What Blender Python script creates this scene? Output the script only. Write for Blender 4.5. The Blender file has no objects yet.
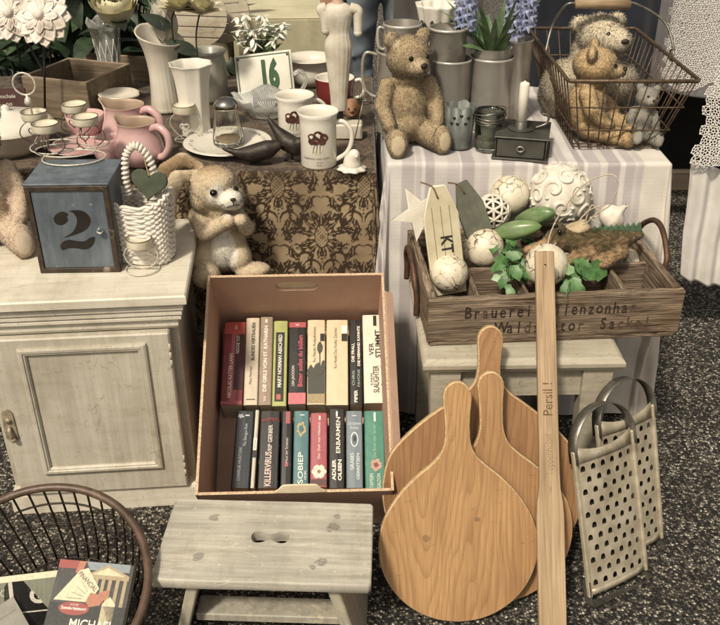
import bpy, bmesh, math, random
import numpy as np
from mathutils import Vector, Matrix, Euler
random.seed(7); rng = np.random.default_rng(7)
S = bpy.context.scene
COL = S.collection
R = math.radians
H, PITCH, FPX = 1.35, 30.0, 880.0     # camera height, downward pitch, focal length in photo pixels

# ---------------------------------------------------------------- placing helpers
def ray(px, py):
    a = R(PITCH); x = (px - 360) / FPX; y = (312.5 - py) / FPX
    return Vector((x, math.cos(a) + y * math.sin(a), -math.sin(a) + y * math.cos(a)))
def at_z(px, py, z):
    d = ray(px, py); t = (z - H) / d.z
    return Vector((d.x * t, d.y * t, z))
def at_y(px, py, Y):
    d = ray(px, py); t = Y / d.y
    return Vector((d.x * t, Y, H + d.z * t))
def mpp(p):
    return (p[1] * math.cos(R(PITCH)) + (H - p[2]) * math.sin(R(PITCH))) / FPX
SAT = .80        # the whole photograph is muted
def C(h, k=1.0):
    h = h.lstrip('#'); o = []
    for i in (0, 2, 4):
        c = int(h[i:i+2], 16) / 255
        o.append((c / 12.92 if c <= .04045 else ((c + .055) / 1.055) ** 2.4) * k)
    l = .3*o[0]+.59*o[1]+.11*o[2]; o = [l+(c-l)*SAT for c in o]
    return (o[0], o[1], o[2], 1.0)
def TM(loc=(0,0,0), rot=(0,0,0), sc=None):
    m = Matrix.Translation(Vector(loc)) @ Euler([R(a) for a in rot]).to_matrix().to_4x4()
    if sc is not None:
        if not hasattr(sc, '__len__'): sc = (sc, sc, sc)
        m = m @ Matrix.Diagonal((sc[0], sc[1], sc[2], 1))
    return m

# ---------------------------------------------------------------- mesh builder
class MB:
    def __init__(s):
        s.v = []; s.f = []; s.mi = []; s.sm = []; s.c = None
    def add(s, vs, fs, mi=0, smooth=False, M=None):
        o = len(s.v)
        if M is not None: vs = [M @ Vector(v) for v in vs]
        s.v.extend([(v[0], v[1], v[2]) for v in vs])
        for f in fs:
            s.f.append([i + o for i in f]); s.mi.append(mi); s.sm.append(smooth)
        return s
    def box(s, c, d, bev=.002, mi=0, M=None, jit=0):
        hx, hy, hz = d[0]/2, d[1]/2, d[2]/2
        b = min(bev, hx*.6, hy*.6, hz*.6)
        vs = []; idx = {}
        for sx in (-1, 1):
            for sy in (-1, 1):
                for sz in (-1, 1):
                    j = [random.uniform(-jit, jit) for _ in range(3)]
                    for k in range(3):
                        p = [sx*(hx-b), sy*(hy-b), sz*(hz-b)]
                        p[k] = (sx*hx, sy*hy, sz*hz)[k]
                        idx[(sx, sy, sz, k)] = len(vs)
                        vs.append((c[0]+p[0]+j[0], c[1]+p[1]+j[1], c[2]+p[2]+j[2]))
        I = idx; fs = []
        for a in (-1, 1):
            fs.append([I[(a,-1,-1,0)], I[(a,1,-1,0)], I[(a,1,1,0)], I[(a,-1,1,0)]][::a])
            fs.append([I[(-1,a,-1,1)], I[(-1,a,1,1)], I[(1,a,1,1)], I[(1,a,-1,1)]][::a])
            fs.append([I[(-1,-1,a,2)], I[(1,-1,a,2)], I[(1,1,a,2)], I[(-1,1,a,2)]][::a])
        for a in (-1, 1):
            for e in (-1, 1):
                q = a*e
                fs.append([I[(a,e,-1,0)], I[(a,e,-1,1)], I[(a,e,1,1)], I[(a,e,1,0)]][::q])
                fs.append([I[(a,-1,e,0)], I[(a,1,e,0)], I[(a,1,e,2)], I[(a,-1,e,2)]][::q])
                fs.append([I[(-1,a,e,1)], I[(-1,a,e,2)], I[(1,a,e,2)], I[(1,a,e,1)]][::q])
                for g in (-1, 1):
                    fs.append([I[(a,e,g,0)], I[(a,e,g,1)], I[(a,e,g,2)]][::(a*e*g)])
        return s.add(vs, fs, mi, False, M)
    def lathe(s, prof, seg=40, M=None, mi=0, fr=None, smooth=True, a0=0, a1=2*math.pi, cap=True):
        full = abs(a1-a0-2*math.pi) < 1e-6
        n = seg if full else seg+1
        vs = []; fs = []
        for (r, z) in prof:
            for k in range(n):
                a = a0 + (a1-a0)*k/seg
                rr, zz = (r, z) if fr is None else fr(r, z, a)
                vs.append((rr*math.cos(a), rr*math.sin(a), zz))
        for i in range(len(prof)-1):
            for k in range(seg):
                k2 = (k+1) % n
                fs.append([i*n+k, i*n+k2, (i+1)*n+k2, (i+1)*n+k])
        return s.add(vs, fs, mi, smooth, M)
    def tube(s, pts, r=.002, seg=7, closed=False, mi=0, M=None, rf=None, caps=True):
        P = [Vector(p) for p in pts]; n = len(P); T = []
        for i in range(n):
            a = P[(i-1) % n] if (closed or i > 0) else P[i]
            b = P[(i+1) % n] if (closed or i < n-1) else P[i]
            t = b-a
            T.append(t.normalized() if t.length > 1e-9 else Vector((0,0,1)))
        u = T[0].orthogonal().normalized(); vs = []; fs = []
        for i in range(n):
            u = (u - T[i]*u.dot(T[i]))
            u = u.normalized() if u.length > 1e-6 else T[i].orthogonal().normalized()
            w = T[i].cross(u)
            rr = r if rf is None else rf(i/(n-1 if n > 1 else 1))
            for k in range(seg):
                a = 2*math.pi*k/seg
                vs.append(P[i] + u*math.cos(a)*rr + w*math.sin(a)*rr)
        m = n if closed else n-1
        for i in range(m):
            j = (i+1) % n
            for k in range(seg):
                k2 = (k+1) % seg
                fs.append([i*seg+k, i*seg+k2, j*seg+k2, j*seg+k])
        if not closed and caps:
            fs.append(list(range(seg))[::-1]); fs.append([(n-1)*seg+k for k in range(seg)])
        return s.add(vs, fs, mi, True, M)
    def ell(s, c, r, rot=(0,0,0), seg=20, rings=12, mi=0, M=None, fn=None):
        if not hasattr(r, '__len__'): r = (r, r, r)
        m = TM(c, rot, r); vs = []; fs = []
        for i in range(rings+1):
            t = math.pi*i/rings
            for k in range(seg):
                a = 2*math.pi*k/seg
                p = Vector((math.sin(t)*math.cos(a), math.sin(t)*math.sin(a), math.cos(t)))
                if fn: p = p*fn(p)
                vs.append(m @ p)
        for i in range(rings):
            for k in range(seg):
                k2 = (k+1) % seg
                fs.append([i*seg+k, (i+1)*seg+k, (i+1)*seg+k2, i*seg+k2])
        return s.add(vs, fs, mi, True, M)
    def prism(s, out, t, bev=.002, M=None, mi=0, mi_side=None):
        """outline in local XY (ccw), thickness t along +z, chamfered rims"""
        n = len(out); O = [Vector((p[0], p[1])) for p in out]; nr = []
        for i in range(n):
            e1 = (O[i]-O[i-1]); e2 = (O[(i+1) % n]-O[i])
            n1 = Vector((e1.y, -e1.x)); n2 = Vector((e2.y, -e2.x))
            q = (n1.normalized() if n1.length else n1) + (n2.normalized() if n2.length else n2)
            nr.append(q.normalized() if q.length > 1e-6 else Vector((0,0)))
        vs = []
        for (ins, z) in ((bev, 0), (0, bev), (0, t-bev), (bev, t)):
            for i in range(n):
                p = O[i]-nr[i]*ins; vs.append((p.x, p.y, z))
        ms = mi if mi_side is None else mi_side
        fs = []
        for l in range(3):
            for i in range(n):
                j = (i+1) % n
                fs.append([l*n+i, l*n+j, (l+1)*n+j, (l+1)*n+i])
        s.add(vs, fs, ms, True, M)
        o = len(s.v)-len(vs)
        s.f.append([o+i for i in range(n)][::-1]); s.f.append([o+3*n+i for i in range(n)])
        s.mi += [mi, mi]; s.sm += [False, False]
        return s
    def flat(s, out, M=None, mi=0, fn=None):
        vs = [Vector((p[0], p[1], 0)) for p in out]
        if fn: vs = [fn(v) for v in vs]
        return s.add(vs, [list(range(len(out)))], mi, False, M)
    def grid(s, nu, nv, fn, mi=0, M=None, smooth=True):
        vs = [fn(i/nu, j/nv) for j in range(nv+1) for i in range(nu+1)]
        fs = [[j*(nu+1)+i, j*(nu+1)+i+1, (j+1)*(nu+1)+i+1, (j+1)*(nu+1)+i] for j in range(nv) for i in range(nu)]
        return s.add(vs, fs, mi, smooth, M)
    def text(s, body, M=None, size=.01, mi=0, bold=0.0, xs=1.0, fn=None, ax='CENTER'):
        vs, fs = text_geo(body, bold, ax)
        vs = [Vector((v[0]*size*xs, v[1]*size, 0)) for v in vs]
        if fn: vs = [fn(v) for v in vs]
        return s.add(vs, fs, mi, False, M)
    def mesh(s, name):
        me = bpy.data.meshes.new(name)
        me.from_pydata(s.v, [], s.f)
        me.polygons.foreach_set('material_index', s.mi)
        me.polygons.foreach_set('use_smooth', s.sm)
        me.update()
        return me

_tc = {}
def text_geo(body, bold, ax):
    k = (body, bold, ax)
    if k not in _tc:
        cu = bpy.data.curves.new('lettering', 'FONT'); cu.body = body; cu.size = 1
        cu.align_x = ax; cu.align_y = 'CENTER'; cu.offset = bold; cu.resolution_u = 3
        ob = bpy.data.objects.new('lettering', cu)
        me = ob.to_mesh()
        _tc[k] = ([tuple(v.co) for v in me.vertices], [list(p.vertices) for p in me.polygons])
        ob.to_mesh_clear(); bpy.data.objects.remove(ob); bpy.data.curves.remove(cu)
    return _tc[k]

# ---------------------------------------------------------------- scene objects
def props(o, label=None, cat=None, group=None, kind=None):
    if label: o['label'] = label
    if cat: o['category'] = cat
    if group: o['group'] = group
    if kind: o['kind'] = kind
    return o
def thing(name, label, cat, loc=(0,0,0), rot=(0,0,0), group=None, M=None):
    o = bpy.data.objects.new(name, None); COL.objects.link(o)
    o.empty_display_size = .05
    if M is not None: o.matrix_world = M
    else: o.location = loc; o.rotation_euler = [R(a) for a in rot]
    return props(o, label, cat, group)
def part(name, mb, mats, parent=None, label=None, sub=0, autosm=None):
    me = mb.mesh(name) if isinstance(mb, MB) else mb
    if not isinstance(mats, (list, tuple)): mats = [mats]
    if not isinstance(mb, MB): me.materials.clear()
    for m in mats: me.materials.append(m)
    o = bpy.data.objects.new(name, me); COL.objects.link(o)
    o.parent = parent
    if label: o['label'] = label
    if sub:
        q = o.modifiers.new('sub', 'SUBSURF'); q.levels = sub; q.render_levels = sub
    return o
def solo(name, mb, mats, label, cat, loc=(0,0,0), rot=(0,0,0), group=None, M=None, sub=0):
    o = part(name, mb, mats, None, None, sub)
    if M is not None: o.matrix_world = M
    else: o.location = loc; o.rotation_euler = [R(a) for a in rot]
    return props(o, label, cat, group)
def solidify(o, t, off=0):
    q = o.modifiers.new('solid', 'SOLIDIFY'); q.thickness = t; q.offset = off
    return o
def rel(o, v):      # world point to an unparented object's local space
    return o.matrix_basis.inverted() @ Vector(v)

# ---------------------------------------------------------------- materials
def nt_new(name):
    m = bpy.data.materials.new(name); m.use_nodes = True
    nt = m.node_tree; b = nt.nodes['Principled BSDF']
    return m, nt, b
def nd(nt, t, **kw):
    n = nt.nodes.new('ShaderNode'+t)
    for k, v in kw.items():
        if k in n.inputs: n.inputs[k].default_value = v
        else: setattr(n, k, v)
    return n
def mixc(nt, fac, a, b, mode='MIX'):
    n = nt.nodes.new('ShaderNodeMix'); n.data_type = 'RGBA'; n.blend_type = mode
    for sock, val in ((n.inputs[0], fac), (n.inputs[6], a), (n.inputs[7], b)):
        if isinstance(val, bpy.types.NodeSocket): nt.links.new(val, sock)
        else: sock.default_value = val
    return n.outputs[2]
def ramp(nt, src, a, b, ca=(0,0,0,1), cb=(1,1,1,1)):
    n = nt.nodes.new('ShaderNodeValToRGB'); e = n.color_ramp.elements
    e[0].position = a; e[1].position = b; e[0].color = ca; e[1].color = cb
    nt.links.new(src, n.inputs[0]); return n.outputs[0]
def coords(nt, sc=(1,1,1), rot=(0,0,0), loc=(0,0,0), kind='Object'):
    t = nt.nodes.new('ShaderNodeTexCoord'); m = nt.nodes.new('ShaderNodeMapping')
    m.inputs['Scale'].default_value = sc; m.inputs['Rotation'].default_value = [R(a) for a in rot]; m.inputs['Location'].default_value = loc
    nt.links.new(t.outputs[kind], m.inputs[0]); return m.outputs[0]
def noise(nt, co, scale, detail=5, rough=.55, dist=0.0):
    n = nd(nt, 'TexNoise', Scale=scale, Detail=detail, Roughness=rough, Distortion=dist)
    nt.links.new(co, n.inputs['Vector']); return n.outputs[0]
def bump(nt, b, h, strength=.3, dist=.002):
    n = nd(nt, 'Bump', Strength=strength, Distance=dist)
    nt.links.new(h, n.inputs['Height']); nt.links.new(n.outputs[0], b.inputs['Normal']); return n
def setc(nt, b, c):
    if isinstance(c, bpy.types.NodeSocket): nt.links.new(c, b.inputs['Base Color'])
    else: b.inputs['Base Color'].default_value = c
def mat(name, c1, c2=None, rough=.6, sc=25, bs=120, bp=.15, metal=0, spec=.4, grime=None, gs=7, ga=.5, gb=.75, lo=.35, hi=.65, coat=0, sheen=0, sss=0):
    """mottled surface: two tones, broad grime, fine bump"""
    m, nt, b = nt_new(name); co = coords(nt)
    c = c1
    if c2: c = mixc(nt, ramp(nt, noise(nt, co, sc), lo, hi), c1, c2)
    if grime: c = mixc(nt, ramp(nt, noise(nt, co, gs, 8, .65), ga, gb), c, grime)
    setc(nt, b, c)
    b.inputs['Roughness'].default_value = rough; b.inputs['Metallic'].default_value = metal
    b.inputs['Specular IOR Level'].default_value = spec
    b.inputs['Coat Weight'].default_value = coat; b.inputs['Sheen Weight'].default_value = sheen
    if bp: bump(nt, b, noise(nt, co, bs, 4), bp, .0015)
    return m
def attr_mat(name, rough=.85, sc=60, var=.25, bs=300, bp=.1, sheen=0, spec=.2, trans=0):
    m, nt, b = nt_new(name); co = coords(nt)
    a = nd(nt, 'Attribute', attribute_name='Col').outputs['Color']
    f = ramp(nt, noise(nt, co, sc), .3, .7, (1-var,)*3+(1,), (1,1,1,1))
    setc(nt, b, mixc(nt, 1.0, a, f, 'MULTIPLY'))
    b.inputs['Roughness'].default_value = rough; b.inputs['Sheen Weight'].default_value = sheen
    b.inputs['Specular IOR Level'].default_value = spec
    if bp: bump(nt, b, noise(nt, co, bs, 3), bp, .001)
    return m
def wood(name, light, dark, axis=0, ring=60, stretch=.06, fibre=260, rough=.6, bp=.25, grime=None, ga=.55, gb=.8, gs=9, contrast=(.3,.75), dist=1.0):
    """straight-ish grain running along one local axis"""
    m, nt, b = nt_new(name)
    sc = [1,1,1]; sc[axis] = stretch
    co = coords(nt, tuple(sc))
    n1 = noise(nt, co, ring, 6, .6, dist)
    sf = [1,1,1]; sf[axis] = .025
    n2 = noise(nt, coords(nt, tuple(sf)), fibre, 3, .5)
    c = mixc(nt, ramp(nt, n1, *contrast), dark, light)
    c = mixc(nt, ramp(nt, n2, .35, .6, (.62,.6,.58,1), (1,1,1,1)), (0,0,0,1), c, 'MIX') if False else mixc(nt, .8, c, ramp(nt, n2, .3, .62, (.6,.58,.55,1), (1,1,1,1)), 'MULTIPLY')
    if grime: c = mixc(nt, ramp(nt, noise(nt, coords(nt), gs, 8, .65), ga, gb), c, grime)
    setc(nt, b, c); b.inputs['Roughness'].default_value = rough; b.inputs['Specular IOR Level'].default_value = .3
    mx = nd(nt, 'Math', operation='ADD'); nt.links.new(n1, mx.inputs[0]); nt.links.new(n2, mx.inputs[1])
    bump(nt, b, mx.outputs[0], bp, .002)
    return m
def painted(name, paint, paint2, under, a=.62, b_=.7, sc=14, rough=.55, axis=0, edge=True, bp=.25):
    """old paint over wood: brush streaks, chips, worn edges"""
    m, nt, b = nt_new(name); co = coords(nt)
    s3 = [1,1,1]; s3[axis] = .06
    st = noise(nt, coords(nt, tuple(s3)), 90, 5)
    c = mixc(nt, ramp(nt, st, .3, .7), paint, paint2)
    c = mixc(nt, ramp(nt, noise(nt, co, 3.5, 7, .65), .46, .8, (0,0,0,1), (.6,.6,.6,1)), c, under)
    s4 = [.35,.35,.35]; s4[axis] = 1
    c = mixc(nt, ramp(nt, noise(nt, coords(nt, tuple(s4)), 28, 7, .7), .5, .72, (0,0,0,1), (.5,.5,.5,1)), c, mixc(nt, 1.0, c, (.62,.57,.48,1), 'MULTIPLY'))
    c = mixc(nt, ramp(nt, noise(nt, co, 150, 3, .6), .64, .70, (0,0,0,1), (.55,.55,.55,1)), c, under)
    s5 = [1.6,1.6,1.6]; s5[axis] = .22
    vr = nd(nt, 'TexVoronoi', feature='DISTANCE_TO_EDGE', Scale=48.0); nt.links.new(coords(nt, tuple(s5)), vr.inputs['Vector'])
    hair = nd(nt, 'Math', operation='MULTIPLY'); nt.links.new(ramp(nt, vr.outputs['Distance'], .0, .035, (1,1,1,1), (0,0,0,1)), hair.inputs[0]); nt.links.new(ramp(nt, noise(nt, co, 10, 4), .5, .62, (0,0,0,1), (.5,.5,.5,1)), hair.inputs[1])
    c = mixc(nt, hair.outputs[0], c, under)
    chips = ramp(nt, noise(nt, co, sc, 10, .7), a, b_)
    c = mixc(nt, chips, c, under)
    if False:
        g = nt.nodes.new('ShaderNodeNewGeometry')
        e = ramp(nt, g.outputs['Pointiness'], .53, .6)
        mm = nd(nt, 'Math', operation='MULTIPLY'); nt.links.new(e, mm.inputs[0]); nt.links.new(ramp(nt, noise(nt, co, 40, 6), .4, .6), mm.inputs[1])
        c = mixc(nt, mm.outputs[0], c, under)
    setc(nt, b, c); b.inputs['Roughness'].default_value = rough; b.inputs['Specular IOR Level'].default_value = .35
    mx = nd(nt, 'Math', operation='SUBTRACT'); nt.links.new(st, mx.inputs[0]); nt.links.new(chips, mx.inputs[1])
    bump(nt, b, mx.outputs[0], bp, .0015)
    return m
def glass(name, tint=(.93,.95,.93,1), rough=.03, tr=1.0):
    m, nt, b = nt_new(name)
    b.inputs['Base Color'].default_value = tint; b.inputs['Roughness'].default_value = rough
    b.inputs['Transmission Weight'].default_value = tr; b.inputs['IOR'].default_value = 1.45
    return m
def pine_board(name, light, dark, tilt, off, freq=55):
    """flat-sawn board: rings cut at a shallow angle, so long cathedral loops"""
    m, nt, b = nt_new(name)
    co = coords(nt, (1, 1, .16), (tilt, 3, 2), off)
    w = nd(nt, 'TexNoise', Scale=9, Detail=3); nt.links.new(co, w.inputs['Vector'])
    ad = nd(nt, 'MixRGB') if False else nt.nodes.new('ShaderNodeVectorMath'); ad.operation = 'MULTIPLY_ADD'
    nt.links.new(w.outputs['Color'], ad.inputs[0]); ad.inputs[1].default_value = (.085, .085, .085); nt.links.new(co, ad.inputs[2])
    wv = nd(nt, 'TexWave', wave_type='RINGS', rings_direction='Z', wave_profile='SAW', Scale=freq, Distortion=1.2, Detail=3)
    wv.inputs['Detail Scale'].default_value = 2.0
    nt.links.new(ad.outputs[0], wv.inputs['Vector'])
    f = noise(nt, coords(nt, (1,1,.02)), 420, 3)
    c = mixc(nt, ramp(nt, wv.outputs[0], .5, 1.0, (0,0,0,1), (.42,.42,.42,1)), light, dark)
    c = mixc(nt, .75, c, ramp(nt, f, .3, .65, (.66,.62,.56,1), (1,1,1,1)), 'MULTIPLY')
    c = mixc(nt, ramp(nt, noise(nt, coords(nt, (1.6,1,.35)), 9, 6, .65), .42, .68, (0,0,0,1), (.6,.6,.6,1)), c, dark)
    c = mixc(nt, ramp(nt, noise(nt, coords(nt, (.25,1,1), (0,35,0)), 130, 4, .6), .66, .70, (0,0,0,1), (.35,.35,.35,1)), c, C('#5a3d20'))
    c = mixc(nt, ramp(nt, noise(nt, coords(nt), 60, 6, .7), .68, .78, (0,0,0,1), (.6,.6,.6,1)), c, C('#4a3018'))
    setc(nt, b, c); b.inputs['Roughness'].default_value = .5; b.inputs['Specular IOR Level'].default_value = .35
    bump(nt, b, f, .12, .001)
    return m

# ---------------------------------------------------------------- plush toys
def capsule(p0, p1, r0, r1, n=6):
    p0 = Vector(p0); p1 = Vector(p1); o = []
    for i in range(n+1):
        t = i/n; r = r0+(r1-r0)*t
        o.append((tuple(p0.lerp(p1, t)), (r, r, r), (0,0,0)))
    return o
def blob_mesh(ells, vox, smooth=4):
    mb = MB()
    for e in ells: mb.ell(e[0], e[1], e[2], 24, 16)
    me = mb.mesh('blob'); ob = bpy.data.objects.new('blob', me); COL.objects.link(ob)
    q = ob.modifiers.new('r', 'REMESH'); q.mode = 'VOXEL'; q.voxel_size = vox; q.use_smooth_shade = True
    if smooth:
        q = ob.modifiers.new('s', 'SMOOTH'); q.iterations = smooth; q.factor = .5
    dg = bpy.context.evaluated_depsgraph_get(); dg.update()
    out = bpy.data.meshes.new_from_object(ob.evaluated_get(dg))
    bpy.data.objects.remove(ob); bpy.data.meshes.remove(me)
    return out
def ell_dist(P, e):
    m = np.array(Euler([R(a) for a in e[2]]).to_matrix())
    q = (P - np.array(e[0])) @ m / np.array(e[1])
    return np.linalg.norm(q, axis=1)
def furry(me, colfn, n, ln, w, flow=(0,0,-.4), jit=.5, var=.25, lenfn=None):
    """colour a mesh and grow short pile on it as thin triangles in the same mesh"""
    nv = len(me.vertices)
    P = np.empty(nv*3); me.vertices.foreach_get('co', P); P = P.reshape(-1,3)
    me.calc_loop_triangles(); nt_ = len(me.loop_triangles)
    Tt = np.empty(nt_*3, dtype=np.int32); me.loop_triangles.foreach_get('vertices', Tt); Tt = Tt.reshape(-1,3)
    colv = colfn(P)
    A, B, D = P[Tt[:,0]], P[Tt[:,1]], P[Tt[:,2]]
    nn = np.cross(B-A, D-A); ar = np.linalg.norm(nn, axis=1); nn = nn/np.maximum(ar[:,None], 1e-12)
    pick = rng.choice(nt_, n, p=ar/ar.sum())
    u = rng.random(n); v = rng.random(n); fl = u+v > 1; u[fl] = 1-u[fl]; v[fl] = 1-v[fl]
    Q = A[pick] + (B-A)[pick]*u[:,None] + (D-A)[pick]*v[:,None]
    cq = colv[Tt[pick,0]]
    d = nn[pick] + np.array(flow) + rng.normal(0, jit, (n,3)); d /= np.linalg.norm(d, axis=1)[:,None]
    side = np.cross(d, rng.normal(0,1,(n,3))); side /= np.linalg.norm(side, axis=1)[:,None]
    L = ln*rng.uniform(.6, 1.25, n)
    if lenfn is not None:
        lf = lenfn(Q); L = L*lf; kp = lf > .5
        Q, cq, d, side, L, pick = Q[kp], cq[kp], d[kp], side[kp], L[kp], pick[kp]; n = int(kp.sum())
    gn = np.cross(side, d); fl2 = (gn*nn[pick]).sum(1) < 0; side[fl2] *= -1      # face outwards
    q0 = Q - nn[pick]*ln*.1 - side*w; q1 = Q - nn[pick]*ln*.1 + side*w; q2 = Q + d*L[:,None]
    SV = np.stack([q0,q1,q2], 1).reshape(-1,3)
    V = np.concatenate([P, SV])
    faces = [list(p.vertices) for p in me.polygons] + (np.arange(n*3).reshape(-1,3)+nv).tolist()
    out = bpy.data.meshes.new('plush'); out.from_pydata(V.tolist(), [], faces)
    sm = np.zeros(len(faces), dtype=bool); sm[:len(me.polygons)] = True
    out.polygons.foreach_set('use_smooth', sm)
    k = 1+rng.normal(0, var*.35, n).clip(-.5,.5)
    cs = np.repeat(cq*np.stack([k,k,k,np.ones(n)],1), 3, 0)
    cc = np.concatenate([colv, cs]).clip(0,1).astype(np.float32)
    at = out.color_attributes.new('Col', 'FLOAT_COLOR', 'POINT'); at.data.foreach_set('color', cc.ravel())
    vn = np.empty(nv*3); me.vertices.foreach_get('normal', vn); vn = vn.reshape(-1,3)
    sn = nn[pick]*.8+d*.3+rng.normal(0,.05,(n,3)); sn /= np.linalg.norm(sn,axis=1)[:,None]
    out.polygons.foreach_set('use_smooth', np.ones(len(faces), dtype=bool))
    out.normals_split_custom_set_from_vertices(np.concatenate([vn, np.repeat(sn,3,0)]).tolist())
    bpy.data.meshes.remove(me)
    return out
def vcol(me, colors):
    at = me.color_attributes.new('Col', 'FLOAT_COLOR', 'POINT'); at.data.foreach_set('color', np.asarray(colors, dtype=np.float32).ravel())
def cols(P, base, rules):
    """rules: list of (ellipsoid, colour, soft)"""
    c = np.tile(np.array(base), (len(P),1))
    for e, k, soft in rules:
        f = np.clip((1-ell_dist(P, e))/soft+.5, 0, 1)[:,None]
        c = c*(1-f)+np.array(k)*f
    return c
def rect_lathe(mb, prof, x0, x1, y0, y1, mi=0, M=None, cap=True):
    vs = []; fs = []; n = len(prof)
    for (o, z) in prof:
        vs += [(x0-o,y0-o,z),(x1+o,y0-o,z),(x1+o,y1+o,z),(x0-o,y1+o,z)]
    for i in range(n-1):
        for k in range(4):
            k2 = (k+1) % 4
            fs.append([i*4+k, i*4+k2, (i+1)*4+k2, (i+1)*4+k])
    if cap:
        fs.append([3,2,1,0]); fs.append([(n-1)*4+k for k in range(4)])
    return mb.add(vs, fs, mi, False, M)
def frame_sweep(mb, prof, x0, x1, z0, z1, y=0, mi=0):
    """mitred moulding round a rectangle facing -y; prof = (inset from outer edge, height out of the face)"""
    vs = []; fs = []; n = len(prof)
    for (i_, h) in prof:
        vs += [(x0+i_,y-h,z0+i_),(x1-i_,y-h,z0+i_),(x1-i_,y-h,z1-i_),(x0+i_,y-h,z1-i_)]
    for i in range(n-1):
        for k in range(4):
            k2 = (k+1) % 4
            fs.append([i*4+k, i*4+k2, (i+1)*4+k2, (i+1)*4+k])
    return mb.add(vs, fs, mi)
def boolean(me, cut, name='m'):
    a = bpy.data.objects.new('a', me); c = bpy.data.objects.new('c', cut)
    COL.objects.link(a); COL.objects.link(c)
    q = a.modifiers.new('b', 'BOOLEAN'); q.object = c; q.operation = 'DIFFERENCE'; q.solver = 'EXACT'
    dg = bpy.context.evaluated_depsgraph_get(); dg.update()
    out = bpy.data.meshes.new_from_object(a.evaluated_get(dg))
    bpy.data.objects.remove(a); bpy.data.objects.remove(c)
    return out
def cutter(out, t, M):
    n = len(out); m = MB()
    m.add([(p[0],p[1],0) for p in out]+[(p[0],p[1],t) for p in out], [[i,(i+1)%n,n+(i+1)%n,n+i] for i in range(n)]+[list(range(n))[::-1], list(range(n,2*n))], 0, False, M)
    return m
def catmull(pts, n=6, closed=False):
    P = [np.array(p, float) for p in pts]; m = len(P); o = []
    rngi = range(m if closed else m-1)
    for i in rngi:
        p0 = P[(i-1) % m] if closed or i > 0 else P[i]; p1 = P[i]; p2 = P[(i+1) % m]
        p3 = P[(i+2) % m] if closed or i+2 < m else P[(i+1) % m]
        for k in range(n):
            t = k/n
            o.append(.5*((2*p1)+(-p0+p2)*t+(2*p0-5*p1+4*p2-p3)*t*t+(-p0+3*p1-3*p2+p3)*t**3))
    if not closed: o.append(P[-1])
    return [tuple(p) for p in o]
def profile_outline(hw, n=6):
    """ccw outline from (y, half-width) pairs"""
    r = catmull([(w, y) for y, w in hw], n)
    return r + [(-x, y) for x, y in reversed(r[1:-1])]

# ================================================================ GROUND
def ground():
    m, nt, b = nt_new('chipped_asphalt'); co = coords(nt)
    v = nd(nt, 'TexVoronoi', Scale=180.0); v.inputs['Randomness'].default_value = 1
    wob = nt.nodes.new('ShaderNodeVectorMath'); wob.operation = 'MULTIPLY_ADD'
    nz = nd(nt, 'TexNoise', Scale=160, Detail=2); nt.links.new(co, nz.inputs['Vector'])
    nt.links.new(nz.outputs['Color'], wob.inputs[0]); wob.inputs[1].default_value = (.006,.006,.006); nt.links.new(co, wob.inputs[2])
    nt.links.new(wob.outputs[0], v.inputs['Vector'])
    sep = nt.nodes.new('ShaderNodeSeparateColor'); nt.links.new(v.outputs['Color'], sep.inputs[0])
    n = nt.nodes.new('ShaderNodeValToRGB'); e = n.color_ramp; e.interpolation = 'CONSTANT'
    e.elements[0].position = 0; e.elements[0].color = C('#1d1b18')
    for p, h in ((.18,'#38342e'),(.36,'#4f4a41'),(.52,'#6d6659'),(.66,'#8f8676'),(.79,'#b9af9c'),(.90,'#dad1be')):
        el = e.elements.new(p); el.color = C(h)
    e.elements[-1].position = .99; e.elements[-1].color = C('#e6dfce')
    nt.links.new(sep.outputs[0], n.inputs[0])
    edge = ramp(nt, v.outputs['Distance'], .30, .62, (1,1,1,1), (.20,.195,.19,1))
    c = mixc(nt, 1.0, n.outputs[0], edge, 'MULTIPLY')
    c = mixc(nt, ramp(nt, noise(nt, co, 2.5, 8, .65), .4, .65), c, mixc(nt, 1.0, c, (.58,.56,.53,1), 'MULTIPLY'))
    setc(nt, b, c); b.inputs['Roughness'].default_value = .8
    mx = nd(nt, 'Math', operation='MULTIPLY_ADD'); nt.links.new(sep.outputs[1], mx.inputs[0]); mx.inputs[1].default_value = .6; nt.links.new(edge, mx.inputs[2])
    bump(nt, b, mx.outputs[0], .9, .004)
    mb = MB(); mb.grid(1, 1, lambda u, v: (-40+80*u, -40+80*v, 0))
    return props(part('ground', mb, m), kind='structure')
ground()

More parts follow.
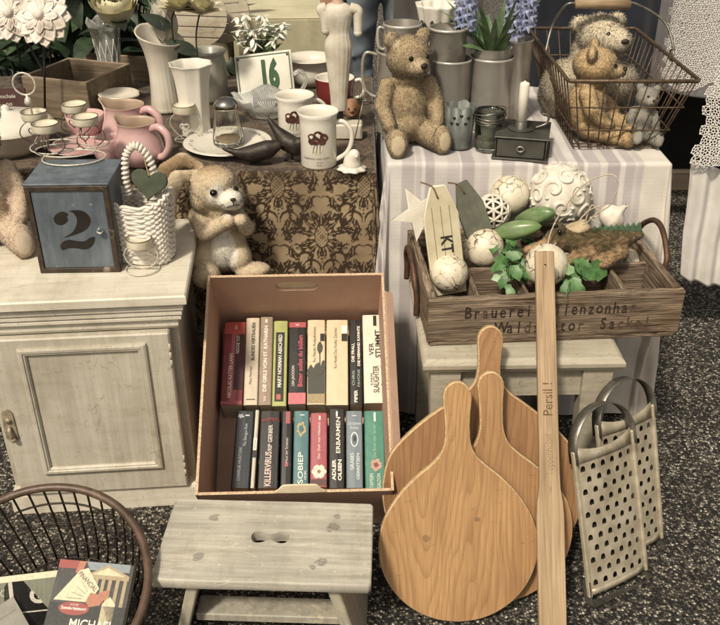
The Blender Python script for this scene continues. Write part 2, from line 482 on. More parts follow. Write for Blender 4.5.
# ================================================================ CABINET
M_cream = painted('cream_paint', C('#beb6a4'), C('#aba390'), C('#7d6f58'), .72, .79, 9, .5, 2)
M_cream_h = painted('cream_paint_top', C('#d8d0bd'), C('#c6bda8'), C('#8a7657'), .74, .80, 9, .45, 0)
M_rust = mat('aged_brass', C('#6b5a42'), C('#3c3227'), .5, 60, 200, .3, .7)
def cabinet():
    t = thing('bedside_cabinet', 'worn cream painted bedside cabinet with a panelled door beside the box of books', 'cabinet', (-.362, 1.492, 0), (0,0,5))
    W, D, Hh = .392, .33, .54
    m = MB(); m.box((-W/2, D/2+.012, .25), (W, D-.02, .43), .002)
    part('body', m, M_cream, t)
    m = MB()
    rect_lathe(m, [(0,.455),(.004,.462),(.004,.474),(.012,.480),(.012,.4855),(.0085,.4885),(.0145,.4915),(.0145,.498),(.011,.501),(.018,.504),(.018,.511),(.0145,.514),(.022,.517),(.024,.5185),(.0275,.521),(.0275,.5365),(.0245,.5395)], -W, 0, 0.0, D)
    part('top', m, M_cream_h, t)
    m = MB(); rect_lathe(m, [(.006,0),(.006,.048),(.003,.054),(0,.056)], -W, 0, 0, D)
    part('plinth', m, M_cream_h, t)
    m = MB(); m.box((-W/2+.004, -.004, .2555), (W-.038, .022, .392), .003)
    d = part('door', m, M_cream, t)
    m = MB()
    frame_sweep(m, [(0,0),(0,.006),(.004,.0085),(.009,.0085),(.011,.006),(.0135,.0065),(.0165,.003),(.0165,0)], -W+.082, -.062, .118, .432, -.015)
    part('moulding', m, M_cream, d)
    m = MB()
    m.prism(catmull([(-.011,-.036),(.011,-.036),(.012,-.02),(.0115,.02),(.009,.034),(0,.04),(-.009,.034),(-.0115,.02),(-.012,-.02)], 3, True), .003, .0008, TM((-W+.034,-.0152,.25),(90,0,0)))
    m.lathe([(.0001,.004),(.005,.004),(.006,.002),(.006,0)], 16, TM((-W+.034,-.0182,.262),(90,0,0)))
    m.tube([(-W+.034,-.019,.247),(-W+.034,-.026,.243),(-W+.036,-.027,.232),(-W+.037,-.024,.219)], .0038, 8)
    m.ell((-W+.037,-.024,.217),(.006,.005,.007))
    part('handle', m, mat('lock_plate_paint', C('#b8a98a'), C('#8a7a5f'), .5, 80, 250, .3, .3), d)
    for z in (.40, .12):
        m = MB()
        for k in range(3): m.lathe([(.0001,-.009),(.0022,-.009),(.0022,.009),(.0001,.009)], 10, TM((-.016,-.018,z-.018+k*.0185)))
        part('hinge', m, M_cream, t)
cabinet()

# ================================================================ CARDBOARD BOX AND BOOKS
TILT = 33.0
BOXM = TM((-.124, 1.28, .2137), (TILT, 0, 2.0))       # origin: middle of the front rim
BINV = BOXM.inverted()
def on_box(px, py, zl):
    o = BINV @ Vector((0,0,H)); d = BINV.to_3x3() @ ray(px, py)
    t = (zl-o.z)/d.z; return o+d*t
def cardboard():
    m, nt, b = nt_new('cardboard'); co = coords(nt)
    g = nd(nt, 'TexWave', wave_type='BANDS', bands_direction='X', Scale=75, Distortion=.4); nt.links.new(co, g.inputs['Vector'])
    c = mixc(nt, ramp(nt, noise(nt, co, 14, 6), .3, .7), C('#bd957b'), C('#c8a188'))
    c = mixc(nt, mixc(nt, .0, (0,0,0,1), (0,0,0,1)), c, c)
    c = mixc(nt, .12, c, g.outputs[0], 'MULTIPLY')
    c = mixc(nt, ramp(nt, noise(nt, co, 6, 8, .7), .6, .75, (0,0,0,1), (.5,.5,.5,1)), c, C('#7d5a40'))
    setc(nt, b, c); b.inputs['Roughness'].default_value = .75; b.inputs['Specular IOR Level'].default_value = .2
    bump(nt, b, g.outputs[0], .08, .001); return m
M_card = cardboard()
M_cardedge = mat('cardboard_edge', C('#cfb18c'), C('#ab8a66'), .85, 300, 400, .3)
M_cardpale = mat('pale_cardboard', C('#d9c6a4'), C('#c9b48f'), .8, 30, 200, .1)
def slot(w, h, n=8):
    o = []
    for sx, a in ((1, -90), (1, 0), (-1, 90), (-1, 180)):
        pass
    r = h*.45; cs = [(w/2-r, -h/2+r, -90), (w/2-r, h/2-r, 0), (-w/2+r, h/2-r, 90), (-w/2+r, -h/2+r, 180)]
    for cx, cy, a in cs:
        for k in range(n+1):
            t = R(a+90*k/n); o.append((cx+r*math.cos(t), cy+r*math.sin(t)))
    return o
BW, BL, BD, BT = .378, .478, .255, .005
def box_and_books():
    t = thing('cardboard_box', 'open brown cardboard box tilted forward and filled with two rows of paperbacks', 'cardboard box', M=BOXM)
    # side walls, bottom and front flap
    for sx in (-1, 1):
        m = MB(); m.box((sx*(BW/2-BT/2), BL/2, -BD/2), (BT, BL, BD), .0006)
        m.mi = [0]*len(m.mi)
        part('side_panel', m, M_card, t)
        e = MB(); e.box((sx*(BW/2-BT/2), BL/2, .0008), (BT+.0006, BL, .0022), .0004); part('cut_edge', e, M_cardedge, t.children[-1])
    # side panel with a hand hole at the back
    me = MB(); me.box((0,0,0), (BW, BT, BD), .0006)
    cu = cutter(slot(.092, .040), .04, TM((0,.02,BD/2-.043),(90,0,0)))
    b = boolean(me.mesh('back_panel'), cu.mesh('cut')); b.name = 'back_panel'
    o = part('back_panel', b, M_card, t); o.location = (0, BL-BT/2, -BD/2)
    e = MB(); e.box((0,0,BD/2+.0008), (BW-.012, BT+.0006, .0022), .0004); part('cut_edge', e, M_cardedge, o)
    # pale sheet added behind the hole stands in for light beyond it
    e = MB(); e.prism(slot(.1,.05), .002, .0004, TM((0,BT/2+.0035,BD/2-.043),(90,0,0))); part('hand_flap', e, M_cardpale, o)
    m = MB(); m.box((0, BT/2, -BD/2), (BW, BT, BD), .0006); o = part('front_panel', m, M_card, t)
    e = MB(); e.box((0, BT/2, .0008), (BW-.012, BT+.0006, .0022), .0004); part('cut_edge', e, M_cardedge, o)
    e = MB(); w = .044
    e.prism(catmull([(-w,0),(w,0),(w-.003,.008),(w-.010,.017),(w-.020,.020),(-w+.020,.020),(-w+.010,.017),(-w+.003,.008)], 4, True), .004, .0006, TM((.010,.003,.0015),(62,0,0)))
    part('hand_flap', e, M_cardpale, o)
    m = MB(); m.box((0, BL/2, -BD+BT/2), (BW-.002, BL-.002, BT), .0005); part('bottom', m, M_card, t)
    m = MB(); m.box((.011,0,-.002),(.022,BL*.82,.004),.0008); o = part('side_flap', m, M_card, t); o.location = (BW/2+.0015, BL/2, .001); o.rotation_euler = (0,R(38),0)
    m = MB()
    for k, x in enumerate((-.12,-.075,-.02,.05)): m.text('WWW.KARTON', TM((x,-.0006,-.02),(90,0,0)), .009, 0)
    part('print', MB().box((0,-.0006,-.03),(.12,.0004,.006),.0001), M_card, t) if False else None
box_and_books()
def book_mat(name, c, c2=None):
    m, nt, b = nt_new(name); co = coords(nt)
    q = mixc(nt, ramp(nt, noise(nt, co, 40), .35, .65), c, c2 or c)
    lite = tuple(min(1, .55*v+.30) for v in c[:3])+(1,)
    q = mixc(nt, ramp(nt, noise(nt, coords(nt, (1,.12,1)), 240, 5, .7), .62, .74, (0,0,0,1), (.55,.55,.55,1)), q, lite)
    q = mixc(nt, ramp(nt, noise(nt, co, 110, 6, .75), .64, .72, (0,0,0,1), (.7,.7,.7,1)), q, lite)
    setc(nt, b, q); b.inputs['Roughness'].default_value = .38
    bump(nt, b, noise(nt, coords(nt, (1,.05,1)), 160, 4), .35, .001); return m
M_pages = wood('book_pages', C('#d8cbb0'), C('#b8a888'), 1, 900, .02, 900, .8, .1)
BZ = -.168
def book(label, x0, x1, y0, y1, cov, deco=None, px_lean=0, depth=.105, zoff=0, cov2=None):
    """spine outwards; x0..x1 pixels at spine centre, y0 top, y1 bottom"""
    a = on_box((x0+x1)/2 - px_lean, y1, BZ+zoff); c = on_box((x0+x1)/2 + px_lean, y0, BZ+zoff)
    w = (on_box(x1, (y0+y1)/2, BZ+zoff)-on_box(x0, (y0+y1)/2, BZ+zoff)).length - .0012
    L = (c-a).length; ang = -math.atan2(c.x-a.x, c.y-a.y)
    M = BOXM @ Matrix.Translation(Vector((a.x, a.y, BZ+zoff))) @ Matrix.Rotation(ang, 4, 'Z')
    t = thing('book', label, 'book', M=M, group='paperbacks standing in the cardboard box')
    m = MB(); n = 8; vs = []; fs = []
    # spine and covers: one bent sheet, rounded at the two joints
    pr = [(-w/2,-depth),(-w/2,-.004),(-w/2+.001,-.0015),(-w/2+.0028,-.0004),(0,.0004),(w/2-.0028,-.0004),(w/2-.001,-.0015),(w/2,-.004),(w/2,-depth)]
    k = len(pr)
    for y in (0, L):
        vs += [(p[0], y, p[1]) for p in pr]
    for i in range(k-1): fs.append([i, i+1, k+i+1, k+i])
    m.add(vs, fs, 0, False)
    o = solidify(part('cover', m, cov, t), .0009, -1)
    m = MB(); m.box((0, L/2, -depth/2-.001), (max(w-.0022,.001), L-.003, depth-.003), .0008)
    part('pages', m, M_pages, t)
    if deco:
        m = MB(); mats = deco(m, w, L)
        part('spine_print', m, mats, t)
    return t
INK = {}
def ink(h, rough=.5):
    if h not in INK:
        c = C(h); INK[h] = mat('print_ink', c, (c[0]*.72+.02, c[1]*.72+.02, c[2]*.72+.02, 1), rough, 170, bp=0, lo=.45, hi=.7)
    return INK[h]
Z1, Z2 = .0009, .0014
def up(x, y, z=Z2): return TM((x, y, z), (0,0,90))      # reads bottom to top
def dn(x, y, z=Z2): return TM((x, y, z), (0,0,-90))
def rect(m, x0, x1, y0, y1, mi, z=Z1): m.add([(x0,y0,z),(x1,y0,z),(x1,y1,z),(x0,y1,z)], [[0,1,2,3]], mi)
def disc(m, x, y, rx, ry, mi, z=Z1, n=18, wob=0):
    m.add([(x+rx*math.cos(6.283*k/n)*(1+wob*math.sin(k*2.7)), y+ry*math.sin(6.283*k/n)*(1+wob*math.cos(k*1.9)), z) for k in range(n)], [list(range(n))], mi)
def tx(m, s, x, y, L, hgt, mi, way=up, bold=.0, cut=None):
    """lettering fitted to length L along the spine"""
    vs, _ = text_geo(s, bold, 'CENTER'); xs = [v[0] for v in vs]
    ln = (max(xs)-min(xs))*hgt
    m.text(s, way(x, y), hgt, mi, bold, L/ln)
def d_red(m, w, L):
    rect(m, -w*.47, w*.47, L*.85, L*.995, 0); rect(m, -w*.12, w*.2, 0.003, L*.85, 3); rect(m, w*.05, w*.47, L*.18, L*.84, 1, Z1+.0001)
    tx(m, 'NOCHE TOT', w*.18, L*.72, L*.22, w*.22, 2, bold=.01); tx(m, 'NICOLAS KATTER LANN', -w*.1, L*.35, L*.52, w*.24, 2, bold=.015)
    tx(m, 'dtv', w*.05, L*.93, L*.05, w*.2, 2)
    rect(m, -w*.47, w*.47, 0.002, L*.05, 3, Z1+.0002)
    return [ink('#b83a2e'), ink('#4a1f22'), ink('#e8dfd0'), ink('#b0505a')]
def d_cream1(m, w, L):
    tx(m, 'BLINDES VERTRAUEN', w*.08, L*.72, L*.44, w*.34, 0, bold=.02); tx(m, 'Mary Norman', -w*.05, L*.33, L*.2, w*.26, 0)
    rect(m, -w*.3, w*.3, L*.055, L*.065, 0); return [ink('#3a322a')]
def d_tan(m, w, L):
    tx(m, 'DIE GIRLS VON ST. KATHARIN', -w*.02, L*.52, L*.75, w*.4, 0, bold=.03); rect(m, -w*.1, w*.05, L*.93, L*.97, 0)
    tx(m, 'btb', 0, L*.07, L*.05, w*.3, 0); return [ink('#ece2cc')]
def d_lime(m, w, L):
    rect(m, -w*.32, w*.28, L*.05, L*.86, 0); tx(m, 'MARY NORMAN ABSCHIED', 0, L*.52, L*.62, w*.36, 1, bold=.02)
    rect(m, -w*.2, w*.1, L*.07, L*.13, 2, Z2); return [ink('#26261f'), ink('#e4ddc8'), ink('#b9584e')]
def d_bitter(m, w, L):
    rect(m, -w*.47, w*.47, L*.93, L*.995, 0); rect(m, -w*.47, w*.47, .002, L*.14, 1); tx(m, 'Bitter sollst du büßen', w*.18, L*.52, L*.62, w*.36, 2, bold=.015)
    tx(m, 'LISA JACKSON', -w*.22, L*.34, L*.24, w*.2, 3, bold=.01); tx(m, 'K', 0, L*.965, L*.03, w*.3, 3); return [ink('#b34148'), ink('#c9656c'), ink('#cc4d5c'), ink('#dcd3c4')]
def d_land(m, w, L):
    rect(m, -w*.46, w*.46, .003, L*.4, 2); rect(m, -w*.46, w*.46, .003, L*.12, 3, Z1+.0001)
    for k in range(9): disc(m, -w*.4+w*.1*k, L*(.36+.03*math.sin(k*1.7)+.008*k), w*.13, L*.055, 2, Z1+.0001*(k+2), 14, .15)
    disc(m, w*.2, L*.66, w*.16, L*.07, 2, Z1, 14, .15); rect(m, w*.17, w*.23, L*.4, L*.62, 2)
    rect(m, w*.22, w*.46, L*.74, L*.83, 1); tx(m, 'Ko Nesbi Rotkehlchen', -w*.1, L*.7, L*.42, w*.24, 0); return [ink('#5a5346'), ink('#22201c'), ink('#45463c'), ink('#a08a5c')]
def d_cream2(m, w, L):
    rect(m, w*.2, w*.46, L*.74, L*.83, 1); rect(m, w*.2, w*.46, L*.835, L*.93, 2)
    tx(m, 'Ko Nesbi Das Fünfte Zeichen', -w*.08, L*.66, L*.48, w*.2, 0); return [ink('#6a5f4c'), ink('#22201c'), ink('#efe6d2')]
def d_pavone(m, w, L):
    tx(m, 'DIE FRAU,', -w*.2, L*.6, L*.22, w*.3, 0, bold=.03); tx(m, 'DIE NIEMAND KANNTE', w*.24, L*.68, L*.48, w*.28, 0, bold=.03)
    tx(m, 'CHRIS', -w*.18, L*.3, L*.17, w*.28, 1); tx(m, 'PAVONE', w*.22, L*.3, L*.2, w*.28, 1); tx(m, 'PIPER', 0, L*.09, L*.14, w*.34, 0, bold=.03); return [ink('#e2dac8'), ink('#a8b8a4')]
def d_verst(m, w, L):
    tx(m, 'VER', -w*.12, L*.6, L*.14, w*.3, 0, bold=.01); tx(m, 'STUMMT', w*.18, L*.66, L*.32, w*.34, 0, bold=.02); tx(m, 'KARIN', -w*.15, L*.26, L*.13, w*.14, 0)
    tx(m, 'SLAUGHTER', w*.06, L*.26, L*.3, w*.36, 0, bold=.01); rect(m, -w*.02, w*.13, L*.87, L*.99, 1); disc(m, w*.36, L*.2, w*.1, L*.02, 0); disc(m, w*.32, L*.4, w*.06, L*.03, 0, wob=.4); return [ink('#332c26'), ink('#22201c')]
def d_navy(m, w, L):
    tx(m, 'The Shotgun Rule', w*.1, L*.68, L*.3, w*.24, 0); tx(m, 'CHARLIE HUSTON', -w*.12, L*.3, L*.42, w*.22, 0); rect(m, 0, w*.25, L*.93, L*.95, 0); disc(m, -w*.25, L*.93, w*.15, L*.025, 0, wob=.5); return [ink('#b9bfc0')]
def d_thin(m, w, L):
    rect(m, -w*.45, w*.45, L*.48, L*.63, 0); rect(m, -w*.4, w*.4, L*.38, L*.47, 1); tx(m, 'Krimi', 0, L*.55, L*.11, w*.6, 1); return [ink('#e9e2cf'), ink('#1d1c1a')]
def d_killer(m, w, L):
    tx(m, 'KILLERVIRUS', 0, L*.24, L*.44, w*.42, 0, dn if False else up, .02); tx(m, 'RIP GERBER', w*.05, L*.64, L*.34, w*.28, 1, bold=.02)
    for k in range(7): m.tube([(-w*.42+w*.13*k, L*(.88+.03*(-1)**k), Z2),(-w*.32+w*.13*k, L*(.88-.035*(-1)**k), Z2)], .0005, 4, mi=2)
    m.tube([(-w*.4,L*.86,Z2),(0,L*.9,Z2),(w*.42,L*.88,Z2)], .0007, 4, mi=2); return [ink('#e6c3b6'), ink('#cfc5b4'), ink('#c24b48')]
def d_dark(m, w, L):
    rect(m, -w*.1, w*.3, L*.83, L*.99, 0); tx(m, 'Haus der Schatten', w*.05, L*.48, L*.32, w*.34, 1); rect(m, -w*.1, w*.2, L*.27, L*.32, 0); return [ink('#a84a4c'), ink('#d2c8b6')]
def d_teal(m, w, L):
    disc(m, 0, L*.76, w*.28, L*.09, 0, wob=.25); disc(m, 0, L*.76, w*.16, L*.05, 2, Z1+.0002, wob=.3); tx(m, 'SOBIEP', w*.0, L*.25, L*.4, w*.46, 1, bold=.01); tx(m, 'IEK', w*.3, L*.16, L*.12, w*.2, 1); rect(m, -w*.1, w*.2, L*.94, L*.95, 1); return [ink('#b09a5c'), ink('#dfe3da'), ink('#3c6a70')]
def d_redflower(m, w, L):
    for k in range(6): disc(m, w*.02+w*.24*math.cos(k*1.047), L*.2+w*.24*math.sin(k*1.047), w*.2, w*.19, 0, Z1+.0001*k, 14, .1)
    disc(m, w*.02, L*.2, w*.1, w*.1, 2, Z1+.001); rect(m, -w*.46, w*.46, .003, L*.1, 3); tx(m, 'Der Duft von Hibiskus', w*.02, L*.62, L*.5, w*.22, 1); rect(m,0,w*.1,L*.9,L*.96,1); return [ink('#dccbb6'), ink('#eed9cf'), ink('#8a6a3c'), ink('#5d3a30')]
def d_erb(m, w, L):
    tx(m, 'ERBARMEN', w*.1, L*.66, L*.46, w*.36, 0, bold=.01); tx(m, 'ADLER', -w*.16, L*.22, L*.26, w*.3, 0, bold=.035); tx(m, 'OLSEN', w*.2, L*.22, L*.26, w*.3, 0, bold=.035); rect(m, -w*.05, w*.06, L*.9, L*.97, 0); return [ink('#e9e1cf')]
def d_grey(m, w, L):
    tx(m, 'GERRITSEN', w*.22, L*.27, L*.34, w*.26, 0, bold=.02); tx(m, 'GRABES', -w*.14, L*.33, L*.22, w*.3, 0, bold=.02); disc(m, 0, L*.62, w*.24, L*.1, 0); disc(m, 0, L*.62, w*.18, L*.08, 1, Z1+.0002); disc(m, w*.02, L*.63, w*.08, L*.04, 2, Z1+.0004, wob=.2)
    m.text('Grabes', TM((0,L*.83,Z2)), w*.28, 0); m.text('Stille', TM((0,L*.77,Z2)), w*.28, 0); rect(m,-w*.15,w*.15,L*.93,L*.94,0); return [ink('#c8cfd0'), ink('#5f6f78'), ink('#2b3033')]
def d_green(m, w, L):
    rect(m, -w*.02, w*.08, L*.86, L*.98, 0); disc(m, w*.05, L*.3, w*.27, L*.075, 1, wob=.2); disc(m, w*.05, L*.3, w*.12, L*.03, 2, Z1+.0002, wob=.3); tx(m, 'Die Erbin von Saron', w*.0, L*.6, L*.42, w*.24, 3); tx(m, 'TAMSIN', -w*.18, L*.1, L*.18, w*.26, 0); tx(m, 'GALDON', w*.18, L*.1, L*.18, w*.26, 0); return [ink('#d8dccb'), ink('#b78f78'), ink('#7a3f38'), ink('#8fbf9c')]
bm_ = {k: book_mat('cover_'+k, C(a), C(b)) for k, a, b in (('red','#8e2f36','#7c262c'),('cream','#cdbea4','#c2b296'),('tan','#9c8570','#8d7661'),('lime','#a9ad58','#9ba04c'),('black','#1f1c1b','#262322'),('sand','#d3bd97','#cbb48c'),('white','#d8cfbc','#cfc5b0'),('navy','#20262f','#262d37'),('teal','#3f6c72','#4b777a'),('rose','#a84a54','#9d434d'),('grey','#6f7f87','#65757d'),('green','#3e8570','#357866'))}
TOPROW = [('red paperback at the left end of the upper row in the box', 222,244.5,322,405.5,'red',d_red,2.2),
 ('slim cream paperback with dark spine lettering beside the red one', 244.5,259,318,405,'cream',d_cream1,1.4),
 ('slim taupe paperback with pale capitals along its spine', 259,272.5,317,405,'tan',d_tan,1.2),
 ('lime green paperback with a black title strip', 272.5,287.5,321,406,'lime',d_lime,1.0),
 ('black paperback with pink lettering and red bands', 288,306.5,322,405,'black',d_bitter,.4),
 ('cream paperback with a dark tree landscape on its spine', 307,325.5,320,404.5,'sand',d_land,.2),
 ('plain cream paperback with a small black tab on its spine', 326,348.5,320,405,'sand',d_cream2,0),
 ('slim black paperback with bold white title blocks in the upper row', 349,362.5,320,404.5,'black',d_pavone,-.4),
 ('thick white paperback at the right end of the upper row', 363,386,315,403,'white',d_verst,-1.2)]
LOWROW = [('navy paperback at the left end of the lower row', 233.5,252,411,488,'navy',d_navy,3.0),
 ('very thin black and white booklet leaning beside the navy paperback', 252.5,257,410,488,'white',d_thin,2.6),
 ('black paperback with red scrawl and pale red title in the lower row', 258.5,279.5,411,488,'black',d_killer,1.5),
 ('slim black paperback with small red patches on its spine', 280.5,292,411,488,'black',d_dark,.8),
 ('teal paperback with a gold ornament on its spine', 293,309,411,488,'teal',d_teal,.6),
 ('rose red paperback with a pale flower on its spine', 310,327.5,413,487,'rose',d_redflower,.2),
 ('black paperback with large white two line author name', 328.5,345,409,488,'black',d_erb,0),
 ('grey blue paperback with an oval emblem on its spine', 346,363,411,488,'grey',d_grey,-.3),
 ('green paperback at the right end of the lower row', 364.5,385,411,489,'green',d_green,-.8)]
for r_ in TOPROW + LOWROW:
    zo = random.uniform(-.004,.003)
    book(r_[0], r_[1], r_[2], r_[3], r_[4], bm_[r_[5]], r_[6], r_[7], .095, zo)

# ================================================================ STEP STOOL
M_stool = painted('grey_limewash', C('#b9b3a3'), C('#8f897b'), C('#dbd2b8'), .60, .74, 60, .6, 0, True, .35)
def knots(mat_, spots, flat=True):
    """dark growth-ring knots at given local points"""
    nt = mat_.node_tree; b = nt.nodes['Principled BSDF']
    src = b.inputs['Base Color'].links[0].from_socket
    t = nt.nodes.new('ShaderNodeTexCoord'); c = src
    for (x, y, z, rad) in spots:
        s = nt.nodes.new('ShaderNodeVectorMath'); s.operation = 'SUBTRACT'; nt.links.new(t.outputs['Object'], s.inputs[0]); s.inputs[1].default_value = (x,y,z)
        d2 = nt.nodes.new('ShaderNodeVectorMath'); d2.operation = 'ADD'; nz = nd(nt,'TexNoise',Scale=70.0); nt.links.new(t.outputs['Object'], nz.inputs['Vector'])
        sc = nt.nodes.new('ShaderNodeVectorMath'); sc.operation = 'SCALE'; sc.inputs['Scale'].default_value = rad*1.5; nt.links.new(nz.outputs['Color'], sc.inputs[0])
        nt.links.new(s.outputs[0], d2.inputs[0]); nt.links.new(sc.outputs[0], d2.inputs[1])
        s2 = nt.nodes.new('ShaderNodeVectorMath'); s2.operation = 'SUBTRACT'; nt.links.new(d2.outputs[0], s2.inputs[0]); s2.inputs[1].default_value = (rad*.75,)*3
        ln = nt.nodes.new('ShaderNodeVectorMath'); ln.operation = 'LENGTH'; nt.links.new(s2.outputs[0], ln.inputs[0])
        dv = nd(nt,'Math',operation='DIVIDE'); nt.links.new(ln.outputs['Value'], dv.inputs[0]); dv.inputs[1].default_value = rad
        r = nt.nodes.new('ShaderNodeValToRGB'); e = r.color_ramp
        e.elements[0].position = 0; e.elements[0].color = (.45,.45,.45,1); e.elements[1].position = 1.0; e.elements[1].color = (0,0,0,1)
        for p, v in ((.45,.35),(.52,.8),(.6,.15),(.75,.5),(.85,.05)):
            el = e.elements.new(p); el.color = (v,v,v,1)
        nt.links.new(dv.outputs[0], r.inputs[0]); c = mixc(nt, r.outputs[0], c, C('#3b352c'))
    nt.links.new(c, b.inputs['Base Color'])
knots(M_stool, [(-.105,.05,.22,.012),(-.115,-.045,.22,.012),(.115,.035,.22,.014),(.1,-.05,.22,.012),(.085,-.062,.22,.007),(.12,.062,.22,.009)])
def step_stool():
    t = thing('step_stool', 'low grey limewashed step stool with a figure of eight hand hole', 'stool', (-.164,1.152,0), (0,0,-2.2))
    w, d = .1865, .1
    out = [(-w,-d+.005),(-w+.004,-d),(-.08,-d-.001),(.08,-d),(w-.006,-d),(w,-d+.006),(w,0),(w-.001,d-.006),(w-.006,d),(.06,d+.001),(-.06,d),(-w+.006,d),(-w,d-.006),(-w-.001,0)]
    me = MB(); me.prism(out, .0215, .0025, TM((0,0,.1985)))
    hole = catmull([(-.034,-.001),(-.028,-.0125),(-.015,-.013),(0,-.0065),(.015,-.013),(.028,-.0125),(.034,-.001),(.030,.011),(.017,.0135),(0,.0075),(-.017,.0135),(-.030,.011)], 5, True)
    cu = cutter(hole, .08, TM((.004,.005,.17)))
    part('seat', boolean(me.mesh('seat'), cu.mesh('c')), M_stool, t)
    M_leg = painted('grey_limewash_leg', C('#a39d8e'), C('#857f70'), C('#cdbf9c'), .55, .75, 20, .6, 2)
    for s in (-1, 1):
        m = MB(); q = s*.22
        m.box((0,0,-.1), (.02, .165, .21), .002)
        o = part('leg', m, M_leg, t); o.location = (s*.118, 0, .198); o.rotation_euler = (0, -s*R(14), 0)
    m = MB(); m.box((0,-.03,.075), (.262,.045,.018), .002); part('stretcher', m, M_leg, t)
step_stool()

# ================================================================ ROUND BOARDS AND PADDLE
def round_board(label, px, py_, lean, L, hw, mt, mte, yaw=0, roll=0, th=.017):
    p = at_z(px, py_, 0)
    m = MB(); m.prism(profile_outline(hw, 7), th, .0022, TM((0,0,0),(90,0,0)), 0, 1)
    return solo('bread_board', m, [mt, mte], label, 'board', (p.x, p.y+.006, .004), (-lean, roll, yaw), 'round wooden boards with handles leaning on the white stool')
def disc_hw(r, upto, n=9):
    o = []
    for k in range(n):
        a = -math.pi/2 + (math.asin((upto-r)/r)+math.pi/2)*k/(n-1)
        o.append((r+r*math.sin(a), r*math.cos(a)))
    return o
M_bedge = wood('board_rim', C('#d9bb86'), C('#b8905a'), 0, 90, .1, 300, .55)
b1 = disc_hw(.149,.215) + [(.255,.108),(.285,.080),(.308,.053),(.328,.034),(.350,.0245),(.378,.0225),(.405,.0235),(.434,.026),(.450,.0232),(.461,.0155),(.466,.007),(.467,0)]
b2 = disc_hw(.15,.215) + [(.25,.110),(.28,.080),(.305,.050),(.325,.032),(.350,.023),(.378,.0215),(.41,.0225),(.434,.0245),(.448,.0222),(.458,.015),(.463,.0065),(.464,0)]
b3 = disc_hw(.196,.27) + [(.31,.150),(.345,.112),(.375,.072),(.395,.044),(.415,.027),(.44,.0215),(.47,.022),(.495,.024),(.510,.0215),(.519,.0145),(.5242,.006),(.525,0)]
o1 = round_board('front most round pine board with long wavy grain and a short handle', 458,622, 21, .467, b1, pine_board('pine_front_board', C('#b98c52'), C('#82572c'), 26, (.02,.075,.1), 40), M_bedge, 0, -1.4)
round_board('round board sandwiched between the other two, with a grey label mark on its handle', 494,603, 18.9, .464, b2, pine_board('pine_middle_board', C('#b0844e'), C('#7a4f28'), 20, (.05,.07,.0), 44), M_bedge, 0, -2.8)
round_board('largest round board at the back with its handle against the white stool', 478,584, 18.4, .525, b3, pine_board('pine_back_board', C('#a97c4a'), C('#744a27'), -22, (-.05,.08,.05), 42), M_bedge, 0, 1)
knots(o1.data.materials[0], [(.035,-.017,.205,.006),(-.06,-.017,.17,.010)])
def paddle():
    b = Vector((at_z(549,655,0).x, 1.048, 0)); tpt = at_y(543.5,252,1.512)
    d = tpt-b; L = d.length; lean = math.degrees(math.atan2(d.y, d.z))
    hw = [(0,.0),(.001,.0235),(.02,.0245),(.10,.0250),(.20,.0250),(.275,.0250),(.300,.0235),(.325,.0198),(.35,.0188),(.5,.0182),(L-.004,.0178),(L-.001,.0172),(L,0)]
    out = [(w,y) for y,w in hw] + [(-w,y) for y,w in hw[::-1][1:-1]]
    me = MB(); me.prism(out, .013, .0015, TM((0,0,0),(90,0,0)))
    cu = MB(); cu.lathe([(.0001,-.05),(.0028,-.05),(.0028,.05),(.0001,.05)], 12, TM((0,0,L-.028),(90,0,0)))
    mt = wood('weathered_beech', C('#bda079'), C('#94774f'), 2, 70, .05, 400, .65, .25, C('#7c6a4e'), .55, .8, 6)
    o = solo('wooden_paddle', boolean(me.mesh('paddle'), cu.mesh('c')), mt, 'long narrow wooden paddle leaning on the crate with faded stamped lettering', 'paddle', b, (-lean, 0, 0))
    o.rotation_euler = (d.normalized()).to_track_quat('Z','Y').to_euler()
    rot = Matrix.Rotation(math.atan2(d.x, math.hypot(d.y, d.z)),4,'Y')
    o.rotation_euler = (Matrix.Rotation(-R(lean),4,'X') @ rot).to_euler()
    m = MB(); mm = lambda y: TM((0,-.0134,y),(90,0,0)) @ Matrix.Rotation(R(90),4,'Z')
    m.text('Toppenhobel', mm(.385) @ TM((0,0,0)), .0195, 0, 0, .72); m.text('Persil !', mm(.487), .0255, 1, .004, .9); m.text('~', mm(.322), .02, 0)
    part('stamped_lettering', m, [mat('faded_stamp', C('#77603f'), C('#94795a'), .8, 120, bp=0), mat('stamp', C('#573f27'), C('#6f5438'), .8, 120, bp=0)], o)
paddle()

